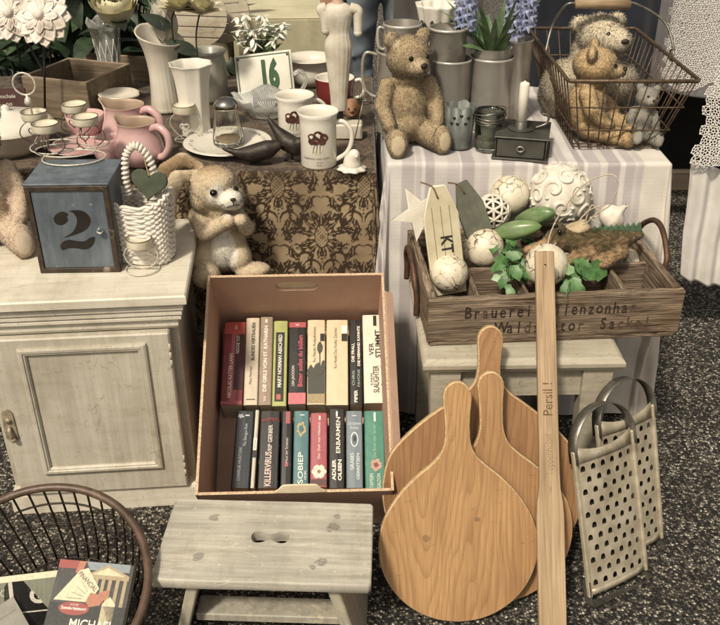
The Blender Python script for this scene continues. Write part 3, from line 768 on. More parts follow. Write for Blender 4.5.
# ================================================================ GRATERS
M_tin = mat('old_tinplate', C('#b8ac93'), C('#998c72'), .42, 30, 160, .25, .2, .5, C('#6f604a'), 9, .54, .74)
M_zinc = mat('dull_zinc_strip', C('#8d897e'), C('#6c685e'), .4, 50, 200, .15, .75, .5, C('#50463a'), 10, .55, .75)
def grater(label, loc, u, upv):
    u = Vector(u).normalized(); upv = Vector(upv).normalized(); n = u.cross(upv)   # n = away from the viewer
    M = Matrix(((u.x, n.x*-1, upv.x, loc[0]),(u.y, -n.y, upv.y, loc[1]),(u.z, -n.z, upv.z, loc[2]),(0,0,0,1)))
    M = Matrix(((u.x, -n.x, upv.x, loc[0]),(u.y, -n.y, upv.y, loc[1]),(u.z, -n.z, upv.z, loc[2]),(0,0,0,1)))
    # keep right-handed: x=u, z=up, y=z cross x
    y = upv.cross(u); M = Matrix(((u.x,y.x,upv.x,loc[0]),(u.y,y.y,upv.y,loc[1]),(u.z,y.z,upv.z,loc[2]),(0,0,0,1)))
    t = thing('metal_grater', label, 'grater', M=M, group='flat hooped graters leaning beside the boards')
    Wd, Z0, Z1_ = .157, .035, .312
    bow = lambda x, yv=0: -.007*(1-((x-Wd/2)/(Wd/2))**2)+yv
    topz = lambda x: Z1_-.018*(1-((x-Wd/2)/(Wd/2))**2)
    m = MB(); nx, nz = 6, 11; cw, ch = (Wd-.014)/nx, (Z1_-.022-Z0)/nz
    arch = [(-.42,-.34),(0,-.36),(.42,-.34),(.44,.0),(.38,.26),(.22,.42),(0,.48),(-.22,.42),(-.38,.26),(-.44,0)]
    outer = [(-.5,-.5),(0,-.5),(.5,-.5),(.5,0),(.5,.3),(.5,.5),(0,.5),(-.5,.5),(-.5,.3),(-.5,0)]
    def P(x, z, yo=0): return (x, bow(x, yo), z)
    for r in range(nz):
        off = .5 if r % 2 else 0
        for k in range(nx+ (0 if not off else -1)):
            cx = .007+(k+.5+off)*cw; cz = Z0+(r+.5)*ch
            vs = [P(cx+a*cw, cz+b*ch) for a,b in outer] + [P(cx+a*.0122, cz+b*.0140) for a,b in arch]
            fs = [[i,(i+1)%10,10+(i+1)%10,10+i] for i in range(10)]
            m.add(vs, fs, 0, False)
            # punched burr standing over each hole
            continue
            for i, (a,b) in enumerate(arch[3:]+arch[:1]): hv.append(P(cx+a*.0146, cz+b*.0151, -.0002)); 
            hv2 = [P(cx+a*.0136, cz+b*.0142+.0004, -.0022) for a,b in arch[3:]+arch[:1]]
            q = len(hv); m.add(hv+hv2, [[i,i+1,q+i+1,q+i] for i in range(q-1)], 0, True)
        if off:
            for xx in (.007, .007+(nx-.5)*cw):
                m.add([P(xx,Z0+r*ch),P(xx+cw/2,Z0+r*ch),P(xx+cw/2,Z0+(r+1)*ch),P(xx,Z0+(r+1)*ch)], [[0,1,2,3]], 0, False)
    zt = Z0+nz*ch
    m.grid(8,1,lambda a,b: P(.007+a*(Wd-.014), zt+b*(topz(.007+a*(Wd-.014))+.016-zt)), 0)
    m.grid(8,1,lambda a,b: P(.007+a*(Wd-.014), Z0-.012+b*.012), 0)
    solidify(part('plate', m, M_tin, t), .0008)
    m = MB(); m.box((Wd/2,.010,(Z0+Z1_)/2-.012),(Wd-.014,.0012,Z1_-Z0-.03),.0003); part('hole_shade_sheet', m, mat('hole_shade_dark', C('#3a352d'), C('#26221d'), .7, 30), t)  # dark sheet added behind the plate so the holes read as shaded
    m = MB()
    for x in (.003, Wd-.003): m.box((x, -.001, (Z0+Z1_)/2-.004), (.0085, .010, Z1_-Z0+.02), .002)
    part('side_frame', m, M_tin, t)
    m = MB()     # hoop: a flat strip bent into a bow
    hs = [(.002,0,Z1_-.02)] + [(Wd/2-(Wd/2-.002)*math.cos(math.pi*k/20), 0, Z1_+.006+.074*math.sin(math.pi*k/20)) for k in range(21)] + [(Wd-.002,0,Z1_-.02)]
    vs = []; fs = []
    for p in hs: vs += [(p[0],-.012,p[2]),(p[0],.012,p[2])]
    for i in range(len(hs)-1): fs.append([2*i,2*i+1,2*i+3,2*i+2])
    m.add(vs, fs, 0, True); solidify(part('handle', m, M_zinc, t), .0014)
    m = MB()     # foot strip
    hs = [(.001,0,Z0+.02),(.001,0,.006),(.006,0,.0015),(Wd-.006,0,.0015),(Wd-.001,0,.006),(Wd-.001,0,Z0+.02)]
    vs = []; fs = []
    for p in hs: vs += [(p[0],-.008,p[2]),(p[0],.012,p[2])]
    for i in range(len(hs)-1): fs.append([2*i,2*i+1,2*i+3,2*i+2])
    m.add(vs, fs, 0, False); solidify(part('foot_strip', m, M_zinc, t), .0016)
grater('tinplate grater in front with rows of arched holes and a round hoop handle', (.445,1.19,.003), (.135,.081,0), (-.034,.113,.30))
grater('second tinplate grater half hidden behind the front one', (.502,1.278,.003), (.135,.081,0), (-.030,.100,.30))
# ================================================================ WHITE STOOL AND BEER CRATE
M_whitep = painted('chalky_white_paint', C('#b9b09b'), C('#a09780'), C('#6d5a42'), .73, .79, 11, .5, 0)
def white_stool():
    t = thing('side_table', 'low chalky white painted side table carrying the old beer crate', 'side table', (.32,1.43,0), (0,0,1.5))
    W, D = .39, .38
    m = MB(); rect_lathe(m, [(-.012,.388),(-.003,.390),(0,.395),(.003,.400),(.003,.408),(-.001,.414),(-.008,.4175)], -W/2, W/2, 0, D)
    part('top', m, M_whitep, t)
    m = MB()
    m.box((0,.032,.352), (W-.10,.018,.072)); m.box((0,D-.032,.352), (W-.10,.018,.072))
    for s in (-1,1): m.box((s*(W/2-.042), D/2,.352), (.018,D-.11,.072))
    part('apron', m, M_whitep, t)
    for sx in (-1,1):
        for y in (.034, D-.034):
            m = MB(); x = sx*(W/2-.044)
            rect_lathe(m, [(-.008,.004),(-.007,.2),(0,.386)], x-.030, x+.030, y-.024, y+.024)
            part('leg', m, M_whitep, t)
white_stool()

CRM = TM((.386,1.497,.418), (0,0,4.5))
def oldwood():
    m, nt, b = nt_new('weathered_crate_wood'); co = coords(nt, (.07,1,1))
    n1 = noise(nt, co, 55, 8, .65, 2.5); n2 = noise(nt, coords(nt, (.03,1,1)), 330, 4, .6)
    c = mixc(nt, ramp(nt, n1, .33, .68), C('#4d3d2e'), C('#b09a80'))
    c = mixc(nt, .85, c, ramp(nt, n2, .34, .6, (.42,.38,.34,1), (1,1,1,1)), 'MULTIPLY')
    c = mixc(nt, ramp(nt, noise(nt, coords(nt), 7, 6), .42, .72, (0,0,0,1), (.75,.75,.75,1)), c, mixc(nt, .8, c, C('#8d7a66'), 'SOFT_LIGHT'))
    c = mixc(nt, ramp(nt, noise(nt, coords(nt,(.3,1,1)), 26, 8, .75), .58, .68), c, C('#2a1e15'))
    setc(nt, b, c); b.inputs['Roughness'].default_value = .8; b.inputs['Specular IOR Level'].default_value = .2
    mx = nd(nt, 'Math', operation='ADD'); nt.links.new(n1, mx.inputs[0]); nt.links.new(n2, mx.inputs[1])
    bump(nt, b, mx.outputs[0], .8, .004); return m
M_crate = oldwood()
M_iron = mat('rusty_iron', C('#4b3a2e'), C('#6d4a33'), .6, 60, 200, .4, .6)
def rough_plank(m, c, d, ax=0, chip=.003, n=26, seed=0):
    """plank with a chewed upper and lower edge"""
    L, th, h = d; rr = random.Random(seed)
    jt = [rr.uniform(-chip,chip*.6)+ (-rr.uniform(0,chip*2.2) if rr.random() < .12 else 0) for _ in range(n+1)]
    jb = [rr.uniform(-chip,chip) for _ in range(n+1)]
    def prof(i):
        x = -L/2+L*i/n; zt = h/2+jt[i]; zb = -h/2+jb[i]; b = .0025
        return [(x,-th/2+b,zb),(x,-th/2,zb+b),(x,-th/2,zt-b),(x,-th/2+b,zt),(x,th/2-b,zt),(x,th/2,zt-b),(x,th/2,zb+b),(x,th/2-b,zb)]
    vs = []; fs = []
    for i in range(n+1): vs += prof(i)
    for i in range(n):
        for k in range(8):
            k2=(k+1)%8; fs.append([i*8+k,(i+1)*8+k,(i+1)*8+k2,i*8+k2][::-1])
    fs.append(list(range(8))[::-1]); fs.append([n*8+k for k in range(8)])
    M = TM(c, (0,0,90 if ax else 0)); m.add(vs, fs, 0, False, M)
def crate():
    t = thing('beer_crate', 'weathered divided wooden beer crate with stamped letters and iron handles', 'crate', M=CRM)
    W, D, Hh = .508, .33, .108; th = .017
    m = MB(); rough_plank(m, (0, th/2, .058), (W, th, .096), 0, .0022, 34, 3); rough_plank(m, (.0,th/2+.002,.006), (W-.012,th,.0115), 0, .0012, 30, 4)
    fp = part('front_board', m, M_crate, t)
    for s in (-1,1):
        m = MB(); rough_plank(m, (s*(W/2-.009), D/2, .056), (D-2*th-.002, .016, .100), 1, .002, 20, 5+s)
        o = part('end_board', m, M_crate_y, t)
        m = MB(); y0 = D*.36; y1 = D*.86
        pts = catmull([(0,y0,.05),(0,y0,.085),(s*.003,y0+.006,.118),(s*.006,y0+.045,.150),(s*.007,(y0+y1)/2,.160),(s*.006,y1-.045,.150),(s*.003,y1-.006,.118),(0,y1,.085),(0,y1,.05)], 6)
        m.tube(pts, .0062, 8, M=TM((s*(W/2+.0055),0,-.0 if s > 0 else -.045)))
        part('handle', m, M_iron, t)
    m = MB(); rough_plank(m, (0, D-th/2, .056), (W, th, .100), 0, .0022, 30, 9); part('back_board', m, M_crate, t)
    for x in (-.150,-.05,.05,.150):
        m = MB(); rough_plank(m, (x, D/2, .050), (D-2*th-.002, .009, .082), 1, .001, 14, int(x*100)); part('divider', m, M_crate_y, t)
    m = MB(); rough_plank(m, (0, D/2-.0, .048), (W-.036, .009, .079), 0, .001, 20, 77); part('divider', m, M_crate, t)
    m = MB(); m.box((0,D/2,.008),(W-.036,D-.036,.008)); part('bottom', m, M_crate, t)
    m = MB(); f = lambda x, z, s=1: TM((x,-.0006,z),(90,0,0))
    def worn(txt, x0, z, size, adv, keep):
        for i, ch in enumerate(txt):
            if ch == ' ': continue
            mi = 0 if keep[i % len(keep)] == '1' else 1
            m.text(ch, f(x0+adv*i, z+random.uniform(-.0008,.0008)), size, mi, .012, .72)
    worn('Brauerei', -.176, .073, .037, .0172, '11011111'); worn('Tienzonhar', -.008+.010, .073, .037, .0168, '0111111110')
    worn('Waldshutor', -.108, .036, .037, .0178, '1110101110'); worn('Sackel', .098, .036, .037, .0178, '110000')
    part('stamped_lettering', m, [mat('black_stamp', C('#1f150e'), C('#36261a'), .8, 160, bp=0), mat('worn_stamp', C('#3b2a1c'), C('#5f4732'), .8, 160, bp=0)], fp)
M_crate_y = None
def oldwood_y():
    global M_crate_y
    m = M_crate.copy(); m.name = 'weathered_crate_wood_end'
    for n in m.node_tree.nodes:
        if n.type == 'MAPPING':
            s = n.inputs['Scale'].default_value
            n.inputs['Scale'].default_value = (s[1], s[0], s[2])
    M_crate_y = m
oldwood_y(); crate()

# ---- things lying in the crate
def crackle(name, base, crackc):
    m, nt, b = nt_new(name); co = coords(nt)
    v = nd(nt, 'TexVoronoi', feature='DISTANCE_TO_EDGE', Scale=46.0)
    w = nt.nodes.new('ShaderNodeVectorMath'); w.operation = 'MULTIPLY_ADD'; z = nd(nt,'TexNoise',Scale=60.0,Detail=3); nt.links.new(co,z.inputs['Vector'])
    nt.links.new(z.outputs['Color'], w.inputs[0]); w.inputs[1].default_value = (.02,)*3; nt.links.new(co, w.inputs[2]); nt.links.new(w.outputs[0], v.inputs['Vector'])
    mask = ramp(nt, noise(nt, co, 22, 3), .42, .56)
    e = ramp(nt, v.outputs['Distance'], .015, .055, (1,1,1,1), (0,0,0,1))
    mm = nd(nt,'Math',operation='MULTIPLY'); nt.links.new(e, mm.inputs[0]); nt.links.new(mask, mm.inputs[1])
    c = mixc(nt, ramp(nt, noise(nt, co, 30, 6), .35, .7), base, mixc(nt, 1, base, (.85,.8,.7,1), 'MULTIPLY'))
    c = mixc(nt, ramp(nt, noise(nt, co, 120, 4, .6), .62, .72), c, C('#7c6a4f'))
    c = mixc(nt, mm.outputs[0], c, crackc)
    setc(nt, b, c); b.inputs['Roughness'].default_value = .45
    sb = nd(nt,'Math',operation='SUBTRACT'); nt.links.new(noise(nt, co, 90, 4), sb.inputs[0]); nt.links.new(mm.outputs[0], sb.inputs[1])
    bump(nt, b, sb.outputs[0], .5, .002); return m
M_crack = crackle('crackle_glaze', C('#d6cbb2'), C('#3a2f22'))
def ball(label, px, py, z, rpx, mt=M_crack, rot=(0,0,0), fn=None):
    p = at_z(px, py, z); r = rpx*mpp(p)*.985
    m = MB(); m.ell((0,0,0), r, (0,0,0), 40, 28, fn=fn)
    m.lathe([(.0001,r*1.03),(r*.07,r*1.02),(r*.09,r*.98)], 12)
    return solo('decorative_ball', m, mt, label, 'ball', p, rot, 'ceramic balls lying in the crate'), p, r
ball('crackled cream ceramic ball at the front left corner of the crate', 449,273,.522,19.5, rot=(20,30,0))
ball('crackled cream ceramic ball beside the striped wooden tags', 484,247.5,.53,20.5, rot=(70,10,40))
ball('speckled cream ceramic ball lying highest at the back of the crate', 510,195,.604,20, rot=(30,-30,70))
ball('cream ceramic ball behind the paddle top, with a chipped black spot', 546,265,.545,22, rot=(10,60,20))
ball('cream ceramic ball sunk in the right hand compartment of the crate', 628,263,.475,14.5, rot=(50,20,90))
def carved():
    p = at_z(560,195,.607); r = 30.5*mpp(p)
    m = MB(); m.ell((0,0,0), r, (0,0,0), 48, 32)
    rr = random.Random(4)
    for i in range(30):      # raised scrolls all over
        zc = 1-2*(i+.5)/30; a = i*2.39996; q = math.sqrt(1-zc*zc)
        n = Vector((q*math.cos(a), q*math.sin(a), zc)); u = n.orthogonal().normalized(); w = n.cross(u); ph = rr.uniform(0,6.28); sg = rr.choice((-1,1))
        pts = []
        for k in range(26):
            th = k/25*7.5; rad = r*(.05+.30*(k/25)); d = n*r + (u*math.cos(ph+sg*th)+w*math.sin(ph+sg*th))*rad
            pts.append(d.normalized()*r*1.01)
        m.tube(pts, r*.035, 6, rf=lambda t: r*(.03+.035*math.sin(math.pi*min(1,t*1.05))))
        tip = pts[-1]
        m.ell(tip, (r*.07,r*.07,r*.05))
    solo('decorative_ball', m, mat('chalk_relief', C('#d9d2c2'), C('#bdb3a0'), .6, 40, 150, .3, 0, .3, C('#8d8069'), 14, .56, .7), 'large white ball carved with raised scrolls at the back of the crate', 'ball', p, (0,0,0), 'ceramic balls lying in the crate')
carved()
def filigree():
    p = at_z(493,211,.585); r = 16.5*mpp(p)
    bm = bmesh.new(); bmesh.ops.create_icosphere(bm, subdivisions=2, radius=r)
    me = bpy.data.meshes.new('f'); bm.to_mesh(me); bm.free()
    m = MB(); vs = [v.co.copy() for v in me.vertices]
    for e in me.edges:
        a, b = vs[e.vertices[0]], vs[e.vertices[1]]
        m.tube([a, ((a+b)/2).normalized()*r*1.0, b], r*.085, 6, caps=False)
    for v in vs: m.ell(v, r*.11, (0,0,0), 8, 6)
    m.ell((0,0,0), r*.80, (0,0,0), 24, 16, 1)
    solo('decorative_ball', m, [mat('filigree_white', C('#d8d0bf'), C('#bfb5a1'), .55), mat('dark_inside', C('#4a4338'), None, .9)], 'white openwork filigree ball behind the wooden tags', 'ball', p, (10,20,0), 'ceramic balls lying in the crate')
filigree()
def gourd(label, px, py, z, lpx, wpx, ang, tone):
    p = at_z(px, py, z); k = mpp(p); L = lpx*k; w = wpx*k
    prof = [(.0001,-L/2),(w*.35,-L*.48),(w*.62,-L*.40),(w*.92,-L*.2),(w*1.0,0),(w*.86,L*.2),(w*.62,L*.36),(w*.3,L*.46),(.0001,L*.5)]
    prof = [(max(r,.0001),z_) for r,z_ in catmull(prof,4)]
    m = MB(); m.lathe(prof, 28, fr=lambda r,z_,a: (r*(1+.05*math.cos(5*a)), z_))
    m.tube([(0,0,-L*.5),(w*.1,0,-L*.56)], w*.1, 8, mi=1)
    solo('green_gourd', m, [mat('gourd_skin', C(tone), C('#7d9560'), .3, 30, 90, .08, 0, .5, C('#42562d'), 10, .5, .75), mat('gourd_stem', C('#8d855f'))], label, 'gourd', p, ang, 'green gourds lying in the crate')
gourd('pale green glossy gourd lying lower, nearer the ivy', 517,230,.572,50,9.5,(0,72,-18),'#5f7d3d')
gourd('darker green gourd lying higher, against the carved ball', 535,217,.588,47,10,(0,62,-38),'#4c6a30')
def tag(label, px0, py0, pxt, pyt, wpx, tones, txt, txc, Yb, zt, yaw):
    b = at_y(px0, py0, Yb); tp = at_y(pxt, pyt, Yb+.03)
    d = tp-b; L = d.length; w = wpx*mpp(b)/2
    out = [(-w,0),(w,0),(w,L*.74),(w*.42,L),(-w*.42,L),(-w,L*.74)]
    m = MB(); m.prism(out, .012, .0012, TM((0,0,0),(90,0,0)), 0, 1)
    for x in (-.5,0,.5): m.box((x*w,-.0122,L*.42), (.0011,.0006,L*.8), .0001, 2)
    o = solo('wooden_tag', m, [mat('tag_face_'+txt[:2], C(tones[0]), C(tones[1]), .6, 30), mat('tag_edge', C(tones[2]), None, .6), mat('tag_groove', C('#6b624e'))], label, 'wooden tag', b, (0,0,0), 'slatted wooden tags stuck in the crate')
    o.rotation_euler = (Matrix.Rotation(R(yaw),4,'Z') @ Matrix.Rotation(-math.atan2(d.y,d.z),4,'X') @ Matrix.Rotation(math.atan2(d.x,math.hypot(d.y,d.z)),4,'Y')).to_euler()
    m = MB(); m.text(txt, TM((w*.12,-.0128,L*.36),(90,0,0)) @ Matrix.Rotation(R(-90),4,'Z'), w*.95, 0, .02, .9); part('lettering', m, ink(txc), o)
    m = MB(); m.tube(catmull([(0,-.001,L*.93),(-.003,-.014,L*.90),(-w*.3,-.012,L*1.0),(-w*.9,-.004,L*1.05)],5), .0016, 6); part('hanging_cord', m, mat('brown_cord', C('#5a4028'), C('#7a5a3c'), .9), o)
tag('cream slatted wooden tag with a pointed top and a brown cord', 449,292, 438,184, 34, ('#cbbf9c','#bcae88','#e3d9bd'), 'KT HU', '#2c2822', 1.60, 0, 6)
tag('grey green slatted wooden tag leaning behind the cream one', 491,268, 462,180, 27, ('#6c6e5c','#5b5d4d','#53564a'), 'WZ', '#2a2b25', 1.70, 0, 8)
def leaf_mesh(m, base, direc, nrm, L, W, mi=0, lobes=0, fold=.25, curl=.3):
    d = Vector(direc).normalized(); n = Vector(nrm); n = (n-d*n.dot(d)).normalized(); s = d.cross(n)
    N = 6; vs = []; fs = []
    for i in range(N+1):
        t = i/N; w = W*.5*(math.sin(math.pi*min(1,t**.75))**.8 if t < 1 else 0)
        if lobes: w *= 1+.28*math.cos(t*math.pi*lobes)
        c = Vector(base)+d*L*t+n*(-curl*L*t*t)
        for k in (-1,0,1): vs.append(c+s*w*k+n*(abs(k)*w*fold))
    for i in range(N):
        for k in (0,1): fs.append([i*3+k,i*3+k+1,(i+1)*3+k+1,(i+1)*3+k])
    m.add(vs, fs, mi, True)
def leaf_mat(name, a, b_, vein=None):
    m, nt, b = nt_new(name); co = coords(nt)
    c = mixc(nt, ramp(nt, noise(nt, co, 45, 4), .35, .65), C(a), C(b_))
    oi = nt.nodes.new('ShaderNodeNewGeometry'); 
    c = mixc(nt, ramp(nt, oi.outputs['Random Per Island'], 0, 1, (.6,.6,.6,1), (1,1,1,1)), mixc(nt,1,c,(.5,.55,.45,1),'MULTIPLY'), c)
    setc(nt, b, c); b.inputs['Roughness'].default_value = .45; b.inputs['Specular IOR Level'].default_value = .4
    return m
M_ivy = leaf_mat('ivy_green', '#37602a', '#588a42'); M_ivyL = leaf_mat('pale_leaf', '#6b8f58', '#86a572')
def ivy(label, spots, z, n, seed, sz):
    rr = random.Random(seed); p0 = at_z(spots[0][0], spots[0][1], z); m = MB(); k = mpp(p0)
    for i in range(n):
        q = spots[i % len(spots)]
        p = at_z(q[0]+rr.gauss(0,7), q[1]+rr.gauss(0,8), z+rr.uniform(-.035,.012)) - p0
        a = rr.uniform(0,6.28); d = Vector((math.cos(a), math.sin(a)*.8, rr.uniform(-.7,.4)))
        leaf_mesh(m, p, d, (rr.uniform(-.5,.5),-.7,rr.uniform(.4,1)), sz*rr.uniform(.7,1.25)*k, sz*.8*rr.uniform(.7,1.2)*k, 0 if rr.random() < .9 else 1, 3, .2, rr.uniform(0,.5))
    for i in range(8):
        q = rr.choice(spots); a = at_z(q[0], q[1], z-.04)-p0; b = at_z(q[0]+rr.gauss(0,10), q[1]+rr.gauss(0,10), z)-p0
        m.tube([a,(a+b)/2+Vector((.004,0,.006)),b], .0011, 5, mi=0)
    solo('ivy_sprig', m, [M_ivy, M_ivyL], label, 'ivy', p0)
ivy('sprig of small leaved ivy hanging between the balls in the crate', [(508,250),(518,262),(507,268),(527,252),(515,274),(498,240)], .545, 60, 3, 14)
ivy('broad leaved green sprig on the right of the paddle top', [(574,258),(580,268),(570,272)], .538, 12, 9, 24)
def string_loop():
    p0 = at_z(552,250,.58); Y = p0.y
    pts = [(556,243),(548,248),(551,232),(560,214),(580,188),(598,177),(613,175),(618,184),(611,204),(596,214),(585,224),(580,220),(590,210),(600,206)]
    w = [at_y(x,y,Y+.03*math.sin(i*.7)+ .02)-p0 for i,(x,y) in enumerate(pts)]
    m = MB(); m.tube(catmull([tuple(v) for v in w],6), .0014, 6)
    m.tube(catmull([tuple(at_y(x,y,Y+.05)-p0) for x,y in [(585,222),(592,205),(598,215),(590,218),(600,224)]],5), .0013, 6)
    solo('hemp_string', m, mat('hemp', C('#d2c4a4'), C('#a8977a'), .9, 400), 'loop of pale hemp string standing up from the crate', 'string', p0)
string_loop()
def star():
    p = at_y(421,213,1.72); t = [(0,0)]; o = []
    for i in range(10):
        a = math.pi/2+.5+i*math.pi/5; r = .062 if i % 2 == 0 else .026; o.append((r*math.cos(a), r*math.sin(a)))
    m = MB(); m.prism(o, .008, .0015, TM((0,0,0),(90,0,0)))
    solo('wooden_star', m, mat('star_white', C('#ddd6c6'), C('#c9bfab'), .6, 20), 'white wooden star leaning at the left end of the crate beside the tags', 'star', p+Vector((-.004,0,0)), (-12,0,8))
star()
def garlic():
    p = at_z(613,216,.572); r = 13*mpp(p)
    m = MB(); m.lathe([(max(a,.0001),b) for a,b in catmull([(.0001,-r*.8),(r*.7,-r*.75),(r*1.0,-r*.25),(r*.85,r*.3),(r*.4,r*.7),(r*.2,r*1.1),(r*.15,r*1.4)],4)], 24, fr=lambda q,z,a:(q*(1+.09*abs(math.sin(3*a))),z))
    solo('garlic_bulb', m, mat('garlic_skin', C('#d9d0c0'), C('#bfae9c'), .6, 30), 'white garlic bulb at the back of the crate beside the plush crocodile', 'garlic', p, (20,35,0))
    p = at_z(575,232,.575); k = mpp(p); m = MB()
    m.ell((0,0,0),(18*k,9*k,10*k),(0,0,0),24,16,fn=lambda v:1+.12*math.sin(5*v.x+3*v.z))
    solo('driftwood_piece', m, mat('pale_driftwood', C('#a48c62'), C('#c0ab82'), .7, 30,150,.4), 'knobbly tan piece of wood below the carved ball', 'wood piece', p, (0,-35,20))
garlic()

# ================================================================ TABLES AND CLOTHS
ZL, YL = .650, 1.84
ZR, YR = .670, 1.84
def table(name, label, x0, x1, y0, y1, ztop, mt):
    t = thing(name, label, 'table', ((x0+x1)/2, (y0+y1)/2, 0))
    w, d = x1-x0, y1-y0
    m = MB(); m.box((0,0,ztop-.013), (w,d,.022), .003); part('top', m, mt, t)
    m = MB(); m.box((0,-d/2+.06,ztop-.06),(w-.12,.02,.07)); m.box((0,d/2-.06,ztop-.06),(w-.12,.02,.07)); part('apron', m, mt, t)
    for sx in (-1,1):
        for sy in (-1,1):
            m = MB(); m.box((sx*(w/2-.06), sy*(d/2-.06), (ztop-.024)/2), (.045,.045,ztop-.026), .003); part('leg', m, mt, t)
M_darkw = wood('dark_table_wood', C('#5c4630'), C('#3a2a1c'), 0, 60, .06, 250, .6)
XL0, XL1, YLB = -1.25, .028, 2.62
table('stall_table', 'long wooden stall table under the brown damask cloth', XL0+.01, XL1-.01, YL+.012, YLB-.01, ZL-.004, M_darkw)
XR0, XR1, YRB = .066, .678, 2.42
table('stall_table', 'smaller wooden stall table under the striped cloth', XR0+.012, XR1-.012, YR+.012, YRB-.01, ZR-.004, M_darkw)

def drape(x0, x1, yf, yb, z, df, dr, dl, step, foldA, foldK, flare, seed, rad=.008):
    """cloth over a box: returns verts, faces and the flat (a,b) coordinates"""
    a = np.concatenate([np.arange(-dl, 0, step), np.linspace(0, x1-x0, int((x1-x0)/step)+1), (x1-x0)+np.arange(step, dr+step*.5, step)])
    b = np.concatenate([np.arange(-df, 0, step), np.linspace(0, yb-yf, int((yb-yf)/step)+1)])
    A, B = np.meshgrid(a, b); W = x1-x0
    oxr = np.maximum(0, A-W); oxl = np.maximum(0, -A); oy = np.maximum(0, -B)
    ox = oxr+oxl; h = np.hypot(ox, oy); hs = np.maximum(h, 1e-9)
    sgn = np.where(oxr > 0, 1, -1)
    prm = A*foldK + np.sin(A*foldK*.37+seed)*1.6
    prm2 = B*foldK + np.sin(B*foldK*.41+seed*2)*1.6
    tf = np.clip(h/.35, 0, 1)
    # round the edge over a small radius, then hang
    lip = np.minimum(h, rad*1.57); out = rad*np.sin(lip/rad)
    down = np.where(h < rad*1.57, rad*(1-np.cos(lip/rad)), rad+(h-rad*1.57))
    fy = oy/hs; fx = ox/hs
    fold = (np.sin(prm)*.6+np.sin(prm*2.3+1)*.25+.75)*foldA*tf*fy + (np.sin(prm2)*.6+.7)*foldA*tf*fx + flare*tf
    corner = (oy > 0) & (ox > 0)
    fold = fold + np.where(corner, foldA*1.6*tf*np.sin(np.arctan2(oy,ox)*6)**2, 0)
    X = x0+np.clip(A,0,W)+sgn*fx*(out+fold); Y = yf+np.clip(B,0,None)-fy*(out+fold)
    Z = z-down + .0012*np.sin(A*23+np.sin(B*17)*2)*(h==0)
    V = np.stack([X,Y,Z],-1).reshape(-1,3); nr, nc = A.shape
    idx = np.arange(nr*nc).reshape(nr,nc)
    F = np.stack([idx[:-1,:-1],idx[:-1,1:],idx[1:,1:],idx[1:,:-1]],-1).reshape(-1,4)
    return V, F, A.ravel(), B.ravel(), h.ravel()
def cloth_obj(name, V, F, colr, mt, label, cat):
    me = bpy.data.meshes.new(name); me.from_pydata(V.tolist(), [], F.tolist())
    me.polygons.foreach_set('use_smooth', [True]*len(F)); vcol(me, colr)
    me.materials.append(mt); o = bpy.data.objects.new(name, me); COL.objects.link(o)
    return props(o, label, cat)
def fabric(name, rough=.9, weave=900, var=.2, sheen=.1, sc=25, bp=.25):
    m, nt, b = nt_new(name); co = coords(nt)
    a = nd(nt, 'Attribute', attribute_name='Col').outputs['Color']
    c = mixc(nt, 1, a, ramp(nt, noise(nt, co, sc, 6), .3, .7, (1-var,)*3+(1,), (1,1,1,1)), 'MULTIPLY')
    c = mixc(nt, .5, c, ramp(nt, noise(nt, co, weave, 2), .3, .7, (.7,.7,.7,1), (1,1,1,1)), 'MULTIPLY')
    setc(nt, b, c); b.inputs['Roughness'].default_value = rough; b.inputs['Specular IOR Level'].default_value = .15; b.inputs['Sheen Weight'].default_value = sheen
    bump(nt, b, noise(nt, co, weave, 2), bp, .001); return m
